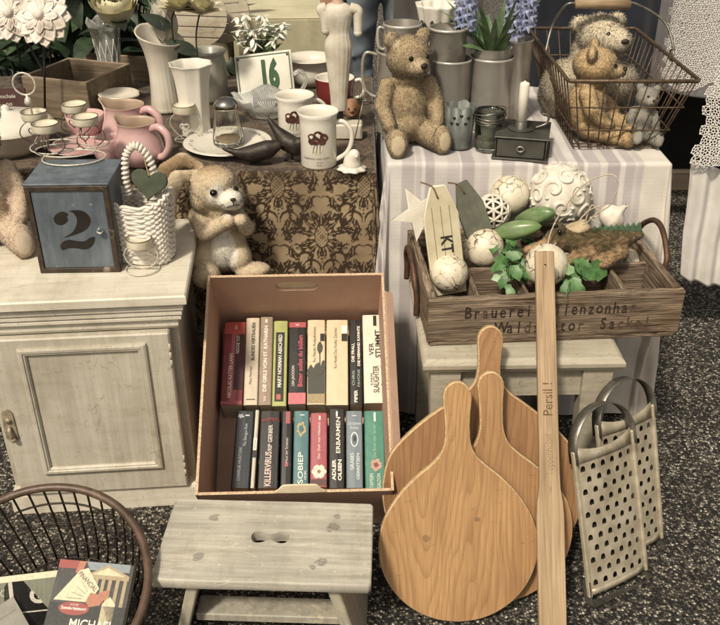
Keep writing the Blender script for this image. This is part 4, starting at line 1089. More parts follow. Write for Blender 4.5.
def damask(u, v):
    """dark brown scrollwork, mirrored and half-dropped; returns 0..1 darkness"""
    PW, PH = .245, .30
    out = np.zeros_like(u)
    def motif(x, y):
        o = np.zeros(x.shape, bool); ax = np.abs(x)
        def leaf(cx, cy, ang, L, w, lob=0):
            c, s = math.cos(R(ang)), math.sin(R(ang)); dx, dy = ax-cx, y-cy
            t = (dx*c+dy*s)/L; p = (-dx*s+dy*c)
            tt = np.clip(t,0,1); ww = w*np.sin(np.pi*tt**.8)*(1+(.3*np.cos(tt*lob) if lob else 0))
            edge = (np.abs(p) < ww) & (t > 0) & (t < 1)
            vein = (np.abs(p) < .0011) & (t > .12) & (t < .85)
            return edge & ~vein
        def arc(cx, cy, r, a0, a1, w, tap=True):
            dx, dy = ax-cx, y-cy; d = np.hypot(dx,dy); an = np.degrees(np.arctan2(dy,dx)); an = (an-a0) % 360; sp = (a1-a0)
            t = an/sp; ww = w*(np.sin(np.pi*np.clip(t,0,1))*.75+.25) if tap else w
            return (np.abs(d-r) < ww) & (an < sp)
        # palmette
        el = (x/.017)**2+((y-.012)/.030)**2
        lat = (np.sin((x+y)*620) > -.25) & (np.sin((x-y)*620) > -.25)
        o |= (el < 1) & lat; o |= (el > 1.15) & (el < 1.55)
        o |= leaf(.0,.044,90,.040,.0085); o |= leaf(.006,.040,62,.042,.008); o |= leaf(.012,.030,38,.046,.0085,14)
        o |= leaf(.017,.016,14,.048,.0095,16); o |= leaf(.017,.000,-14,.046,.0095,14); o |= leaf(.012,-.014,-42,.042,.008,12)
        o |= leaf(.003,-.020,-78,.040,.0075); o |= leaf(.058,.040,75,.038,.008,12); o |= leaf(.060,.036,30,.030,.007)
        # scrolls
        o |= arc(.048,-.058,.020,-30,250,.0042); o |= arc(.030,-.088,.026,20,200,.0038); o |= arc(.074,-.030,.017,60,330,.0038)
        o |= leaf(.062,-.070,-25,.044,.010,14); o |= leaf(.052,-.080,-70,.044,.009,14); o |= leaf(.018,-.098,-95,.040,.0085,12)
        o |= arc(.070,.075,.020,150,420,.004); o |= leaf(.050,.085,110,.040,.009,14); o |= leaf(.082,.088,60,.036,.008,12); o |= leaf(.030,.098,85,.038,.008,10)
        for k, yy in enumerate((-.048,-.058,-.068)): o |= (np.hypot(x, y-yy) < .0042-.0007*k)
        o |= arc(.012,.118,.016,-80,150,.003)
        o |= leaf(.034,-.020,-8,.044,.010,14); o |= leaf(.088,-.008,60,.040,.010,14); o |= leaf(.094,-.060,-60,.040,.010,12); o |= leaf(.040,.058,48,.036,.009,12)
        o |= leaf(.078,-.112,200,.046,.010,14); o |= leaf(.020,-.128,20,.042,.010,12); o |= leaf(.100,.036,100,.034,.008,10); o |= arc(.104,.012,.012,0,300,.0032)
        return o
    for (du, dv) in ((0,0),(.5,.5)):
        x = ((u/PW+du+.5) % 1-.5)*PW; y = ((v/PH+dv+.5) % 1-.5)*PH
        out = np.maximum(out, motif(x, y).astype(float))
    return out
def damask_cloth():
    V, F, A, B, h = drape(XL0, XL1, YL, YLB, ZL, .47, .34, .3, .0021, .010, 17, .012, 2)
    uc = at_y(322,236,YL).x - XL0
    d = damask((A-uc)*1.28, (B+.165)*1.28)
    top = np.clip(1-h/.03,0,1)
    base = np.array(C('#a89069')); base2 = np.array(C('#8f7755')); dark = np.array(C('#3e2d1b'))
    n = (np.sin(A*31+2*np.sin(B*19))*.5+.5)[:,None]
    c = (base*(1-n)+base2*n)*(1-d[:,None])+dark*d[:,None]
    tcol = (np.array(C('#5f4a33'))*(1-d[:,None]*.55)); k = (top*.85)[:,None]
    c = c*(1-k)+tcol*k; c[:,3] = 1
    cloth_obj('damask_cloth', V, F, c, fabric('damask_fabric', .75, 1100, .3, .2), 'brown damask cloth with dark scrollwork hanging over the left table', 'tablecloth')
damask_cloth()
def striped_cloth():
    V, F, A, B, h = drape(XR0, XR1, YR, YRB, ZR, .662, .655, .50, .004, .012, 15, .02, 5)
    rr = random.Random(12); edges = []; x = -.7; cur = 0
    pal = [C('#bbb2b0'), C('#cec8c2'), C('#b2a8a8'), C('#c9c2bc'), C('#c1b8b5'), C('#d5d0ca')]
    c = np.tile(np.array(C('#dcd6cd')), (len(A),1))
    while x < .70:
        w = rr.choice((.007,.012,.018,.028)); k = np.array(pal[cur % 6]); msk = (A >= x) & (A < x+w); c[msk] = k; x += w; cur += rr.choice((1,1,3))
    W = XR1-XR0
    c[A > W-.055] = np.array(C('#d9d0c3'))
    y = np.sin(B*700)*.5+.5
    c[:, :3] *= (.94+.06*y)[:,None]
    cre = .003*sum(np.exp(-((A-W_*k/3)/.006)**2) for k in (1,2) for W_ in (XR1-XR0,))
    wr = cre+.006*np.sin(A*14+3*np.sin(B*6))*np.sin(B*11+1.3*np.sin(A*9))+.0022*np.sin(A*41+B*23)*np.sin(B*37-A*12)
    V[:,1] -= wr*(B < -.01)*np.clip(-B/.1,0,1); V[:,2] += wr*.5*(h == 0)*np.clip(B/.05,0,1)
    V[:,2] = np.maximum(V[:,2], .006)
    cloth_obj('striped_cloth', V, F, c, fabric('linen', .9, 800, .12, .1), 'pink and cream striped linen cloth covering the right table to the ground', 'tablecloth')
striped_cloth()
# ================================================================ THINGS ON THE CABINET
ZC = .5405
M_whitewire = mat('white_wire', C('#cfc9ba'), C('#b5ad9b'), .4, 200, 300, .1, .2)
M_steelwire = mat('steel_wire', C('#8f8a7f'), C('#6d685e'), .35, 200, 300, .1, .9)
M_wax = mat('cream_enamel', C('#d6cdb5'), C('#c4b99d'), .45, 60, 200, .08)
M_goldrim = mat('worn_gold_rim', C('#7d6a42'), C('#5c4c30'), .4, 200, 0, 0, .5)
def ringpts(c, r, n=36, tilt=(0,0,0), ry=None):
    m = TM(c, tilt); return [m @ Vector((r*math.cos(6.2832*k/n), (ry or r)*math.sin(6.2832*k/n), 0)) for k in range(n)]
def cup_mb(r, h):
    m = MB()
    m.lathe([(.0001,0),(r*.94,0),(r,.003),(r,h-.0012)], 36); m.lathe([(r*.95,h-.0008),(r*.93,h*.62),(.0001,h*.60)], 36)
    m.lathe([(r,h-.0012),(r*1.02,h),(r*.97,h+.0006),(r*.95,h-.0008)], 36, mi=1)
    return m
M_blue = None
def lantern():
    mt, nt, b = nt_new('scuffed_blue_grey'); co = coords(nt)
    c = mixc(nt, ramp(nt, noise(nt, coords(nt,(1,1,.25)), 28, 8, .7), .32, .68), C('#444e58'), C('#6b757f'))
    c = mixc(nt, ramp(nt, noise(nt, co, 7, 5), .4, .7), c, mixc(nt,1,c,(.62,.64,.66,1),'MULTIPLY'))
    c = mixc(nt, ramp(nt, noise(nt, co, 60, 8, .75), .62, .7), c, C('#a39a88'))
    setc(nt, b, c); b.inputs['Roughness'].default_value = .55; bump(nt, b, noise(nt, co, 120, 5), .2, .001)
    mf = mat('charred_brown_frame', C('#2b2219'), C('#463626'), .6, 50, 150, .4, 0, .4, C('#8a7a62'), 30, .58, .68)
    p = (at_z(42,272.5,ZC)+at_z(120,271,ZC))/2
    t = thing('door_cabinet', 'small blue grey metal box with a stencilled black 2 on its brown framed door', 'box', p, (0,0,2.0))
    w, d, h = .158, .128, .188; f = .010
    m = MB()
    m.box((0,d/2+.004,.004),(w-.004,d-.008,.006)); m.box((0,d/2,h-.002),(w+.004,d+.006,.004),.001)
    for s in (-1,1): m.box((s*(w/2-.0025), d/2+.004, h/2),(.004,d-.006,h-.010))
    m.box((0,d-.002,h/2),(w-.010,.003,h-.012))
    part('body', m, mt, t)
    m = MB()
    frame_sweep(m, [(0,-.008),(0,.003),(.0012,.0042),(f-.001,.0042),(f,.003),(f,-.004)], -w/2, w/2, 0, h-.0045, 0)
    part('front_frame', m, mf, t)
    m = MB(); m.box((0,.001,h/2-.002),(w-2*f-.001,.004,h-2*f-.004),.0008); dr = part('door', m, mt, t)
    pw, ph, z0 = w-2*f, h-2*f-.004, f
    def q(x, y):      # traced in a 248 x 325 grid over the door face
        lx = 95+(y-200)*53/325; return ((x-lx)/248*pw-pw/2, z0+(525-y)/325*ph)
    m = MB(); F = TM((0,-.0015,0),(90,0,0))
    top = [(214,394),(240,374),(252,352),(257,326),(252,304),(240,288),(228,285),(252,279),(276,284),(294,298),(304,320),(301,344),(286,364),(262,378),(236,388)]
    m.flat(catmull([q(*k) for k in top], 4, True)[::-1], F)
    hook = [(222,291),(208,285),(190,292),(178,308),(180,328),(194,340),(212,338),(226,322),(222,306),(226,298)]
    m.flat(catmull([q(*k) for k in hook], 4, True)[::-1], TM((0,-.0016,0),(90,0,0)))
    bot = [(203,440),(202,424),(214,409),(236,404),(262,410),(286,410),(304,396),(321,394),(318,420),(304,440),(284,446),(256,440),(230,440),(212,448)]
    m.flat(catmull([q(*k) for k in bot], 4, True)[::-1], F)
    part('stencilled_number', m, mat('stencil_black', C('#16130f'), C('#221d18'), .6, 60), dr)
    m = MB(); x, z = q(339,360); m.lathe([(.0001,.014),(.005,.0125),(.0072,.009),(.0062,.006),(.0035,.004),(.0035,0)], 20, TM((x,-.001,z),(90,0,0)))
    part('knob', m, glass('knob_glass', (.85,.88,.88,1), .1), dr)
    return p, w, d, h
LP, LW, LD, LH = lantern()
def four_light():
    z0 = ZC+LH+.0015; b = at_z(75,150,z0)
    t = thing('tealight_holder', 'white wire holder with four cream tealight cups on the blue grey box', 'candle holder', (b.x, b.y, z0))
    m = MB(); k = mpp(b)
    for (cx, cy, rx, ry) in ((-22,3,24,11),(6,-11,30,11),(2,8,28,9),(-8,-2,30,10)):
        m.tube(ringpts((cx*k, cy*k*2.2, .002+.0012*random.random()), rx*k, 40, (0,0,random.uniform(-8,8)), ry*k*2.0), .0016, 6, True)
    part('base_ring', m, M_whitewire, t)
    for (px, py) in ((35,119),(75,111),(46,131),(86,124)):
        p = at_z(px, py, z0+.050)-Vector((b.x,b.y,z0))
        c = part('cup', cup_mb(.0265,.017), [M_wax, M_goldrim], t); c.location = p
        m = MB()
        for a in range(3):
            an = a*2.094+px; q = Vector((.02*math.cos(an), .02*math.sin(an), 0))
            m.tube(catmull([tuple(p+q*.6),tuple(p+q*1.5+Vector((0,0,-.014))),tuple(p+q*1.7+Vector((0,0,-.032))),tuple(p+q*.8+Vector((0,0,-.0478)))],5), .0012, 5)
        heart = [(.012*math.sin(t_)**3*.8, 0, .0008*(13*math.cos(t_)-5*math.cos(2*t_)-2*math.cos(3*t_)-math.cos(4*t_))*.75) for t_ in [6.283*i/24 for i in range(24)]]
        m.tube([p+Vector((h_[0],h_[1]-.022,h_[2]-.02)) for h_ in heart], .0013, 5, True)
        part('wire_stand', m, M_steelwire, t)
    m = MB(); r = at_y(24,84,b.y+.03)-Vector((b.x,b.y,z0)); s = .0225
    m.tube([r+Vector((s*math.cos(a)*1.0,0,s*math.sin(a))) for a in [6.2832*i/30 for i in range(30)]], .0021, 7, True)
    m.tube([r+Vector((0,0,-s)), r+Vector((.004,0,-s-.01)), Vector((r.x+.006,r.y,.004))], .0024, 7)
    m.lathe([(.0001,.0),(.006,.003),(.0085,.010),(.006,.017),(.0025,.021)], 14, TM(r+Vector((.002,0,-s-.024))))
    part('ring_handle', m, M_whitewire, t)
four_light()
def single_light(name_label, px, py, z, hgt, cr, br, heart=False):
    b = at_z(px, py, z)
    t = thing('tealight_holder', name_label, 'candle holder', (b.x,b.y,z+.0015))
    m = MB(); m.tube(ringpts((0,0,.001), br, 40), .0013, 6, True); m.tube([(-br,0,.001),(br,0,.001)], .0011, 5)
    for s in (-1,1):
        m.tube(catmull([(s*br*.2,-.002,.001),(s*br*.75,-.002,hgt*.22),(s*cr*1.35,-.001,hgt*.55),(s*cr*1.15,0,hgt*.82),(s*cr*.5,0,hgt)],6), .0013, 6)
    m.tube(catmull([(0,br*.6,.001),(0,br*.5,hgt*.5),(0,cr*.4,hgt)],5), .0012, 5)
    part('wire_stand', m, M_whitewire, t)
    if heart:
        m = MB(); m.tube([(.017*math.sin(a)**3*.62, -.012, hgt*.5+.00075*(13*math.cos(a)-5*math.cos(2*a)-2*math.cos(3*a)-math.cos(4*a))*.8) for a in [6.283*i/26 for i in range(26)]], .002, 6, True); part('heart', m, M_whitewire, t)
    c = part('cup', cup_mb(cr, cr*.72), [M_wax, M_goldrim], t); c.location = (0,0,hgt-.002)
single_light('single wire tealight holder standing in front of the white woven basket', 143,269,ZC,.052,.0248,.0335)
def woven_basket():
    b = at_z(148,257,ZC)
    t = thing('woven_basket', 'white woven bag shaped basket with a tall twisted handle', 'basket', (b.x,b.y,ZC), (0,0,-6)); t.scale = (.90,.9,.95)
    m = MB(); n = 36; rows = 24; ph = .150
    for i in range(rows):
        z = .005+i*(ph-.005)/rows
        f = i/rows; rx = .056+.011*f**.8; ry = .042+.008*f
        pts = []
        for k in range(n*4):
            a = 6.2832*k/(n*4); w = 1+.045*math.sin(a*n/2+math.pi*i)
            q = abs(math.cos(a))**.6*math.copysign(1,math.cos(a)); r = abs(math.sin(a))**.6*math.copysign(1,math.sin(a))
            pts.append((rx*q*w, ry*r*w, z+.0012*math.sin(a*n/2+1)+.010*f*math.cos(2*a)*(1 if i > rows-4 else .3)))
        m.tube(pts, .0039, 6, True)
    part('body', m, mat('white_paper_cord', C('#e0d8cb'), C('#cdc3b4'), .8, 90, 400, .4), t)
    m = MB()
    arch = catmull([(-.030,.01,ph-.01),(-.031,.012,ph+.03),(-.024,.013,ph+.075),(0,.014,ph+.098),(.026,.013,ph+.074),(.036,.012,ph+.03),(.040,.008,ph-.01)], 9)
    m.tube(arch, .0055, 8)
    nA = len(arch); tw = []
    for i in range(nA*5-4):
        f = i/5; j = min(int(f), nA-2); c = Vector(arch[j]).lerp(Vector(arch[j+1]), f-j); an = i*.62
        d = (Vector(arch[j+1])-Vector(arch[j])).normalized(); u = d.cross(Vector((0,1,0))); u = u.normalized() if u.length > .01 else Vector((1,0,0))
        tw.append(c+u*.0062*math.cos(an)+d.cross(u)*.0062*math.sin(an))
    m.tube(tw, .0034, 6)
    part('handle', m, t.children[0].data.materials[0], t)
    m = MB(); hp = [(.019*math.sin(a)**3, .00125*(13*math.cos(a)-5*math.cos(2*a)-2*math.cos(3*a)-math.cos(4*a))) for a in [6.283*i/40 for i in range(40)]]
    m.prism([(x*1.9,y*1.75) for x,y in hp][::-1], .008, .002, TM((0,0,0),(90,0,0)))
    p = at_y(150,183,b.y-.016)
    o = solo('slate_heart', m, mat('green_slate', C('#4d5540'), C('#3e4635'), .75, 40, 200, .3), 'flat dark green heart hanging inside the white woven basket', 'heart', p, (-8,8,-6))
    m = MB(); m.tube(catmull([(-.012,-.0095,.052),(-.006,-.0098,.034),(.000,-.009,.016)],5), .0013, 5); part('cord', m, mat('tan_cord', C('#a4906c'), None, .9), o)
woven_basket()

# ================================================================ CERAMICS AND GLASS ON THE LEFT TABLE
L_ = lambda px, py: at_z(px, py, ZL+.002)
M_pink = mat('pink_glaze', C('#c99f9b'), C('#bf908e'), .18, 18, 80, .03, 0, .55, C('#a4686c'), 12, .58, .75)
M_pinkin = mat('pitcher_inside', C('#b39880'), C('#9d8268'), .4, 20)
M_white = mat('white_china', C('#d8d1c2'), C('#cec6b5'), .2, 12, 60, .02, 0, .5, C('#b8ab93'), 10, .6, .8)
M_offw = mat('aged_white_ceramic', C('#cdc5b4'), C('#bdb39f'), .3, 14, 60, .04, 0, .5, C('#a0937c'), 8, .52, .75)
def pitcher(label, px, py, rim, h, yaw, hs=1):
    b = L_(px, py)
    t = thing('pitcher', label, 'pitcher', b, (0,0,yaw), 'pink glazed pitchers')
    prof = [(.0001,.002),(rim*.85,.0),(rim*1.05,.006),(rim*1.28,h*.22),(rim*1.34,h*.36),(rim*1.22,h*.56),(rim*1.02,h*.78),(rim*.98,h*.92),(rim*1.03,h)]
    prof = prof[:3]+[(a,b_) for a,b_ in catmull(prof[2:],4)[1:]]
    def fr(r, z, a):
        da = (a+math.pi) % (2*math.pi)-math.pi; g = math.exp(-(da/.34)**2)*max(0,(z/h-.55)/.45)**1.6
        return r*(1+.42*g), z+.010*g
    inner = [(rim*1.03,h),(rim*.98,h+.001),(rim*.92,h-.004),(rim*.95,h*.75),(rim*1.1,h*.5),(rim*1.15,h*.3),(.0001,h*.2)]
    m = MB(); m.lathe(prof, 44, fr=fr); part('body', m, M_pink, t)
    m = MB(); m.lathe(inner, 44, fr=fr); part('inside', m, M_pinkin, t)
    m = MB(); m.tube(catmull([(-rim*.93,0,h*.88),(-rim*1.45,0,h*.95),(-rim*1.95,0,h*.80),(-rim*2.0,0,h*.52),(-rim*1.6,0,h*.28),(-rim*1.2,0,h*.24)],7), rim*.2, 10); part('handle', m, M_pink, t)
pitcher('larger pink pitcher standing behind the other pink pitcher', 130,150,.044,.108,162)
pitcher('smaller pink pitcher in front, directly behind the white basket handle', 141,163,.0415,.096,155)
def mug(label, px, py, rim, h, yaw, deco=True):
    b = L_(px, py)
    t = thing('mug', label, 'mug', b, (0,0,0), 'white mugs with a brown fruit print')
    m = MB()
    m.lathe([(.0001,.001),(rim*.86,0),(rim*.90,.004),(rim*.90,h*.8),(rim*.93,h*.92),(rim*1.04,h),(rim*1.0,h+.001),(rim*.90,h*.92),(rim*.86,h*.8),(rim*.85,.01),(.0001,.009)], 44); part('body', m, M_white, t)
    hd = R(yaw); c, s = math.cos(hd), math.sin(hd); f = lambda x,z: (x*c, x*s, z)
    m = MB(); m.tube([Vector(f(*q)) for q in catmull([(rim*.86,h*.80),(rim*1.25,h*.82),(rim*1.62,h*.68),(rim*1.66,h*.45),(rim*1.40,h*.24),(rim*.86,h*.10)],7)], .0052, 10); part('handle', m, M_white, t)
    R_ = rim*.90+.0006; fa = -math.pi/2+(b.x*-.0)
    wrap = lambda off: (lambda v: Vector(((R_+off)*math.cos(fa+v[0]/R_), (R_+off)*math.sin(fa+v[0]/R_), v[1])))
    m = MB(); rr = random.Random(5)
    for i,(x,z,r) in enumerate([(-.012,h*.60,.010),(.002,h*.64,.011),(.014,h*.60,.010),(-.004,h*.55,.010),(.010,h*.54,.009),(-.014,h*.53,.007)]):
        m.flat([(x+r*math.cos(a)*(1+.1*math.sin(3*a+i)), z+r*math.sin(a)) for a in [6.283*k/16 for k in range(16)]], fn=wrap(.0001*i), mi=i % 2)
    m.flat([(-.016,h*.48),(.014,h*.48),(.010,h*.36),(.004,h*.30),(-.008,h*.30),(-.012,h*.38)], fn=wrap(.0001), mi=2)
    for i in range(3): m.flat([(-.012+.008*i,h*.32),(-.011+.008*i,h*.32),(-.006+.006*i,h*.47),(-.008+.006*i,h*.47)], fn=wrap(.0003), mi=3)
    m.text('Hagebutte rosa canina', size=.0072, mi=3, fn=lambda v: wrap(.0003)((v[0]-.004, v[1]+h*.22, 0)))
    m.text('fructus', size=.005, mi=3, fn=lambda v: wrap(.0003)((v[0]+.004, v[1]+h*.15, 0))); m.text('herba', size=.005, mi=3, fn=lambda v: wrap(.0003)((v[0]+.002, v[1]+h*.10, 0)))
    part('fruit_print', m, [mat('print_brown', C('#6a4036'), C('#4f2f28'), .3, 200), mat('print_brown_dark', C('#543129'), C('#3f241e'), .3, 200), mat('print_cream', C('#c9bfa0'), C('#a9a27e'), .3, 300), mat('print_grey', C('#6d6657'))], t)
mug('rear white mug, partly hidden behind the other mug', 296,138,.0455,.106,20)
mug('front white mug with a brown fruit print and its handle to the right', 319,164,.0445,.122,-8)
def plate_and_shaker():
    b = L_(228,147)
    m = MB(); r = .104
    m.lathe([(.0001,.003),(r*.55,.002),(r*.62,.005),(r*.98,.013),(r,.0145),(r*.97,.0158),(r*.66,.0085),(r*.58,.006),(.0001,.0055)], 64)
    o = solo('plate', m, M_white, 'white plate with a ring of small dark lettering under the sugar shaker', 'plate', b)
    m = MB(); s = 'KEINE STÜCKE · SCHÖN IST ES · '
    for i,ch in enumerate(s*2):
        a = -6.2832*i/len(s*2)+2.6
        if ch != ' ': m.text(ch, TM((r*.82*math.cos(a), r*.82*math.sin(a), .0135)) @ Matrix.Rotation(a-math.pi/2,4,'Z') @ Matrix.Rotation(R(12),4,'X'), .0105, 0)
    part('lettering', m, ink('#4d463a'), o)
    z = ZL+.0095; h = .112
    t = thing('sugar_shaker', 'ribbed glass sugar shaker with a domed chrome lid standing on the plate', 'sugar shaker', (b.x+.002,b.y+.004,z))
    fl = lambda r_,z_,a: (r_*(1+.035*(abs(math.cos(6*a))-.5)) if z_ < h*.74 else r_, z_)
    m = MB(); m.lathe([(.0001,.0),(.033,.0),(.0365,.004),(.036,.02),(.030,h*.5),(.0255,h*.72),(.0258,h*.78),(.0258,h*.80),(.0230,h*.80),(.0225,h*.72),(.0268,h*.5),(.0325,.02),(.031,.006),(.0001,.005)], 60, fr=fl)
    part('jar', m, glass('ribbed_glass', (.95,.96,.93,1), .02), t)
    m = MB(); m.lathe([(.0001,.0055),(.030,.0065),(.0312,.010),(.0305,.013),(.022,.0125),(.0001,.015)], 30); part('sugar', m, mat('brown_sugar', C('#8b6a46'), C('#b39a78'), .9, 400, 500, .6), t)
    m = MB(); m.lathe([(.0270,h*.75),(.0282,h*.76),(.0285,h*.845),(.0262,h*.885),(.020,h*.945),(.009,h*.985),(.0001,h*.99)], 48); part('lid', m, mat('chrome', C('#b9b5ab'), C('#a39d90'), .12, 20, 0, 0, 1), t)
plate_and_shaker()
def number_sign():
    b0 = L_(240,104); w, h = .158, .112
    c = at_y(264.5,74.5,b0.y+.01)
    o = MB(); out = slot(w, h); out = [(-w/2+.004,-h/2),(w/2-.004,-h/2),(w/2,-h/2+.004),(w/2,h/2-.004),(w/2-.004,h/2),(-w/2+.004,h/2),(-w/2,h/2-.004),(-w/2,-h/2+.004)]
    t = thing('number_plate', 'white enamel house number plate with a green 16 leaning back', 'sign', M=TM(c,(72,-9,-10)))
    m = MB(); m.grid(12,8,lambda u,v:((u-.5)*w,(v-.5)*h,.004*(1-(2*u-1)**2)*(1-(2*v-1)**2))); solidify(part('plate', m, mat('white_enamel', C('#d5d2c2'), C('#c7c3b0'), .2, 20, 60, .02, 0, .5, C('#8d7f66'), 12, .64, .72), t), .0014, -1)
    m = MB(); frame_sweep(m, [(0,0),(.003,0)], -w/2+.005, w/2-.005, -h/2+.005, h/2-.005); m.v = [(v[0], v[2], .0012+.004*max(0,(1-(2*v[0]/w)**2)*(1-(2*v[2]/h)**2))) for v in m.v]
    part('border', m, ink('#4a5a40'), t)
    m = MB(); m.text('16', TM((.014,-.004,.0062)), .096, 0, .05, .55); part('digits', m, mat('green_enamel', C('#2c4a2c'), C('#3a5a38'), .25, 40), t)
    m = MB()
    for sx in (-1,1):
        for sy in (-1,1): m.lathe([(.0026,.0),(.0026,.0018),(.0001,.0024)], 10, TM((sx*(w/2-.011),sy*(h/2-.011),.0012)))
    part('screw', m, mat('rust_dot', C('#4a3220'), None, .7), t)
number_sign()
def glass_bowl():
    b = L_(268,116); t = thing('glass_basket', 'cut glass basket with starburst pattern and scalloped rim in front of the house number', 'glass bowl', b, (0,0,8))
    m = MB(); fr = lambda r,z,a: (r*(1+.05*math.cos(8*a)*(z/.06)), z*(1+.16*math.cos(4*a)*(z/.06)))
    m.lathe([(.0001,.0),(.035,.0),(.040,.006),(.062,.030),(.078,.056),(.074,.057),(.058,.032),(.036,.009),(.0001,.006)], 64, TM(sc=(1.12,.8,1)), fr=fr)
    part('bowl', m, glass('cut_glass', (.9,.9,.86,1), .08, .8), t)
    m = MB()
    for k in range(8):
        a0 = 6.2832*k/8
        for j in range(9):
            d = (j-4)*.075
            m.tube([(1.12*.041*math.cos(a0),.8*.041*math.sin(a0),.006),(1.12*.076*math.cos(a0+d),.8*.076*math.sin(a0+d),.056)], .0009, 4)
    part('cut_rays', m, glass('cut_ray', (.95,.95,.9,1), .1, .2), t)
    m = MB(); m.tube(catmull([(.075,0,.045),(.097,.004,.075),(.10,.006,.098),(.086,.006,.112),(.070,.004,.104)],6), .0055, 8); part('handle', m, t.children[0].data.materials[0], t)
glass_bowl()
def vase_set():
    # tall cut crystal vase
    b = L_(114,93); h = at_y(112,20,b.y).z-ZL
    t = thing('crystal_vase', 'tall cut crystal vase holding the cream rose', 'vase', b)
    fr = lambda r,z,a: (r*(1+.05*math.cos(10*a+z*120)*math.sin(z*90)), z+.006*(z/h)**3*math.cos(6*a))
    m = MB(); pr = catmull([(.026,0),(.025,h*.05),(.024,h*.12),(.029,h*.45),(.036,h*.75),(.047,h)],6); m.lathe([(.0001,0)]+pr+[(r-.005,z) for r,z in pr[::-1]][:-6]+[(.0001,h*.12)], 60, fr=fr)
    part('body', m, glass('crystal', (.88,.88,.84,1), .08, .82), t)
    m = MB()
    for k in range(12):
        for s in (-1,1): m.tube([((.0255+.011*(j/9)**1.5)*math.cos(6.283*k/12+s*j*.09),(.0255+.011*(j/9)**1.5)*math.sin(6.283*k/12+s*j*.09),h*(.05+.08*j)) for j in range(10)], .0011, 4)
    part('cut_lines', m, glass('crystal_cut', (.97,.96,.92,1), .12, .25), t)
    return b, h
VB, VH = vase_set()
M_rose = leaf_mat('cream_petal', '#cfc394', '#ddd3b0'); M_stem = leaf_mat('dark_stem', '#1d271a', '#2c3824')
def rose(label, base, top, r, n=26, seed=1):
    base = Vector(base); top = Vector(top); t = thing('rose', label, 'flower', base); rr = random.Random(seed); c = top-base
    m = MB(); m.tube([(0,0,0), c*.5+Vector((.004,0,0)), c-Vector((0,0,r*.6))], .0028, 6); part('stem', m, M_stem, t)
    m = MB(); ax = Vector((.12,-.35,1)).normalized(); ux = ax.orthogonal().normalized(); uy = ax.cross(ux)
    for i in range(n):
        f = (i/(n-1))**.8; a0 = i*2.4; rad = r*(.22+.78*f); top = .10+.95*f+.12*rr.random(); rad *= .9+.2*rr.random(); wd = .85+.35*rr.random()
        def pt(u, v, a0=a0, rad=rad, top=top, wd=wd, f=f):
            ph = a0+(u-.5)*2*wd*math.sin(.5+1.15*v)**.7; th = 2.75+(top-2.75)*v; q = rad*(1+.10*v**6*(.4+f)+.012*math.sin(7*u+a0))
            z = q*math.cos(th)*.92-(.05*r*v**5*f)*(1+math.cos((u-.5)*5)); s = q*math.sin(th)*(1+.34*f*v**4)
            return c+ux*(s*math.cos(ph))+uy*(s*math.sin(ph))+ax*z
        m.grid(8,9,pt)
    part('bloom', m, M_rose, t)
    m = MB()
    for i in range(4):
        a = i*1.6+.4; leaf_mesh(m, c*(.55+.1*i), (math.cos(a),math.sin(a),.15), (0,0,1), r*1.9, r*.9, 0, 0, .15, .3)
    part('leaf', m, M_stem, t)
rose('full cream rose leaning out of the crystal vase', (VB.x,VB.y,ZL+.03), at_y(115,7,VB.y-.02), .050)
def flared_vase():
    b = L_(167,110); t = thing('flared_vase', 'tall glossy white vase with a flared wavy rim and swept ribs', 'vase', b)
    h = at_y(160,35,b.y).z-ZL
    def fr(r,z,a):
        f = z/h; g = math.exp(-((a-5.2)/.7)**2)
        return r*(1+.06*math.cos(3*a+.5)*f**3 + .018*math.sin(22*a+f*5)*g*(1-f)), z+h*.10*f**4*math.cos(a-2.6)
    pr = catmull([(.038,0),(.0415,h*.03),(.039,h*.1),(.036,h*.3),(.036,h*.55),(.044,h*.8),(.060,h)],7)
    m = MB(); m.lathe([(.0001,0)]+pr+[(r-.004,z) for r,z in pr[::-1]][:-8]+[(.0001,h*.1)], 90, fr=fr); part('body', m, M_offw, t)
    c = at_y(163,20,b.y)-b
    m = MB(); rr = random.Random(3)
    for i in range(9):
        a = i*.7; d = Vector((math.cos(a)*.35,math.sin(a)*.35,1)); leaf_mesh(m, c+Vector((math.cos(a)*.012,math.sin(a)*.012,-.06)), d, Vector((-math.cos(a),-math.sin(a),.2)), .105, .075, 0, 0, .5, -.2)
    solo('ceramic_tulip', m, M_offw, 'white ceramic tulip head with crumpled petals in the flared vase', 'flower', b, sub=1)
    for lab,(ax,ay),(bx,by),dY in (('pale flower on a curved dark stem above the octagonal vase',(197,52),(201,7),-.02),('cream flower on a dark stem between the white vases',(172,28),(178,4),-.03)):
        p0 = at_y(ax,ay,b.y+dY); q = at_y(bx,by,b.y+dY); g = thing('cut_flower', lab, 'flower', p0); m = MB(); dd = q-p0
        m.tube(catmull([(0,0,-.03),tuple(dd*.4+Vector((-.006,0,0))),tuple(dd)],6), .0022, 6); part('stem', m, M_stem, g)
        m = MB(); leaf_mesh(m, Vector((0,0,-.002)), (-.75 if ax > 180 else -.6,-.15,.35), (.1,-.9,.4), .082, .034, 0, 0, .1, .1); part('leaf', m, M_stem, g)
        m = MB()
        for i in range(14):
            a = i*2.4; f = i/14; leaf_mesh(m, dd-Vector((0,0,.02)), (math.cos(a)*(.3+f),math.sin(a)*(.3+f),.9-.5*f), (-math.cos(a),-math.sin(a),.3), .06, .046, 0, 0, .3, .1)
        part('bloom', m, M_rose, g)
flared_vase()
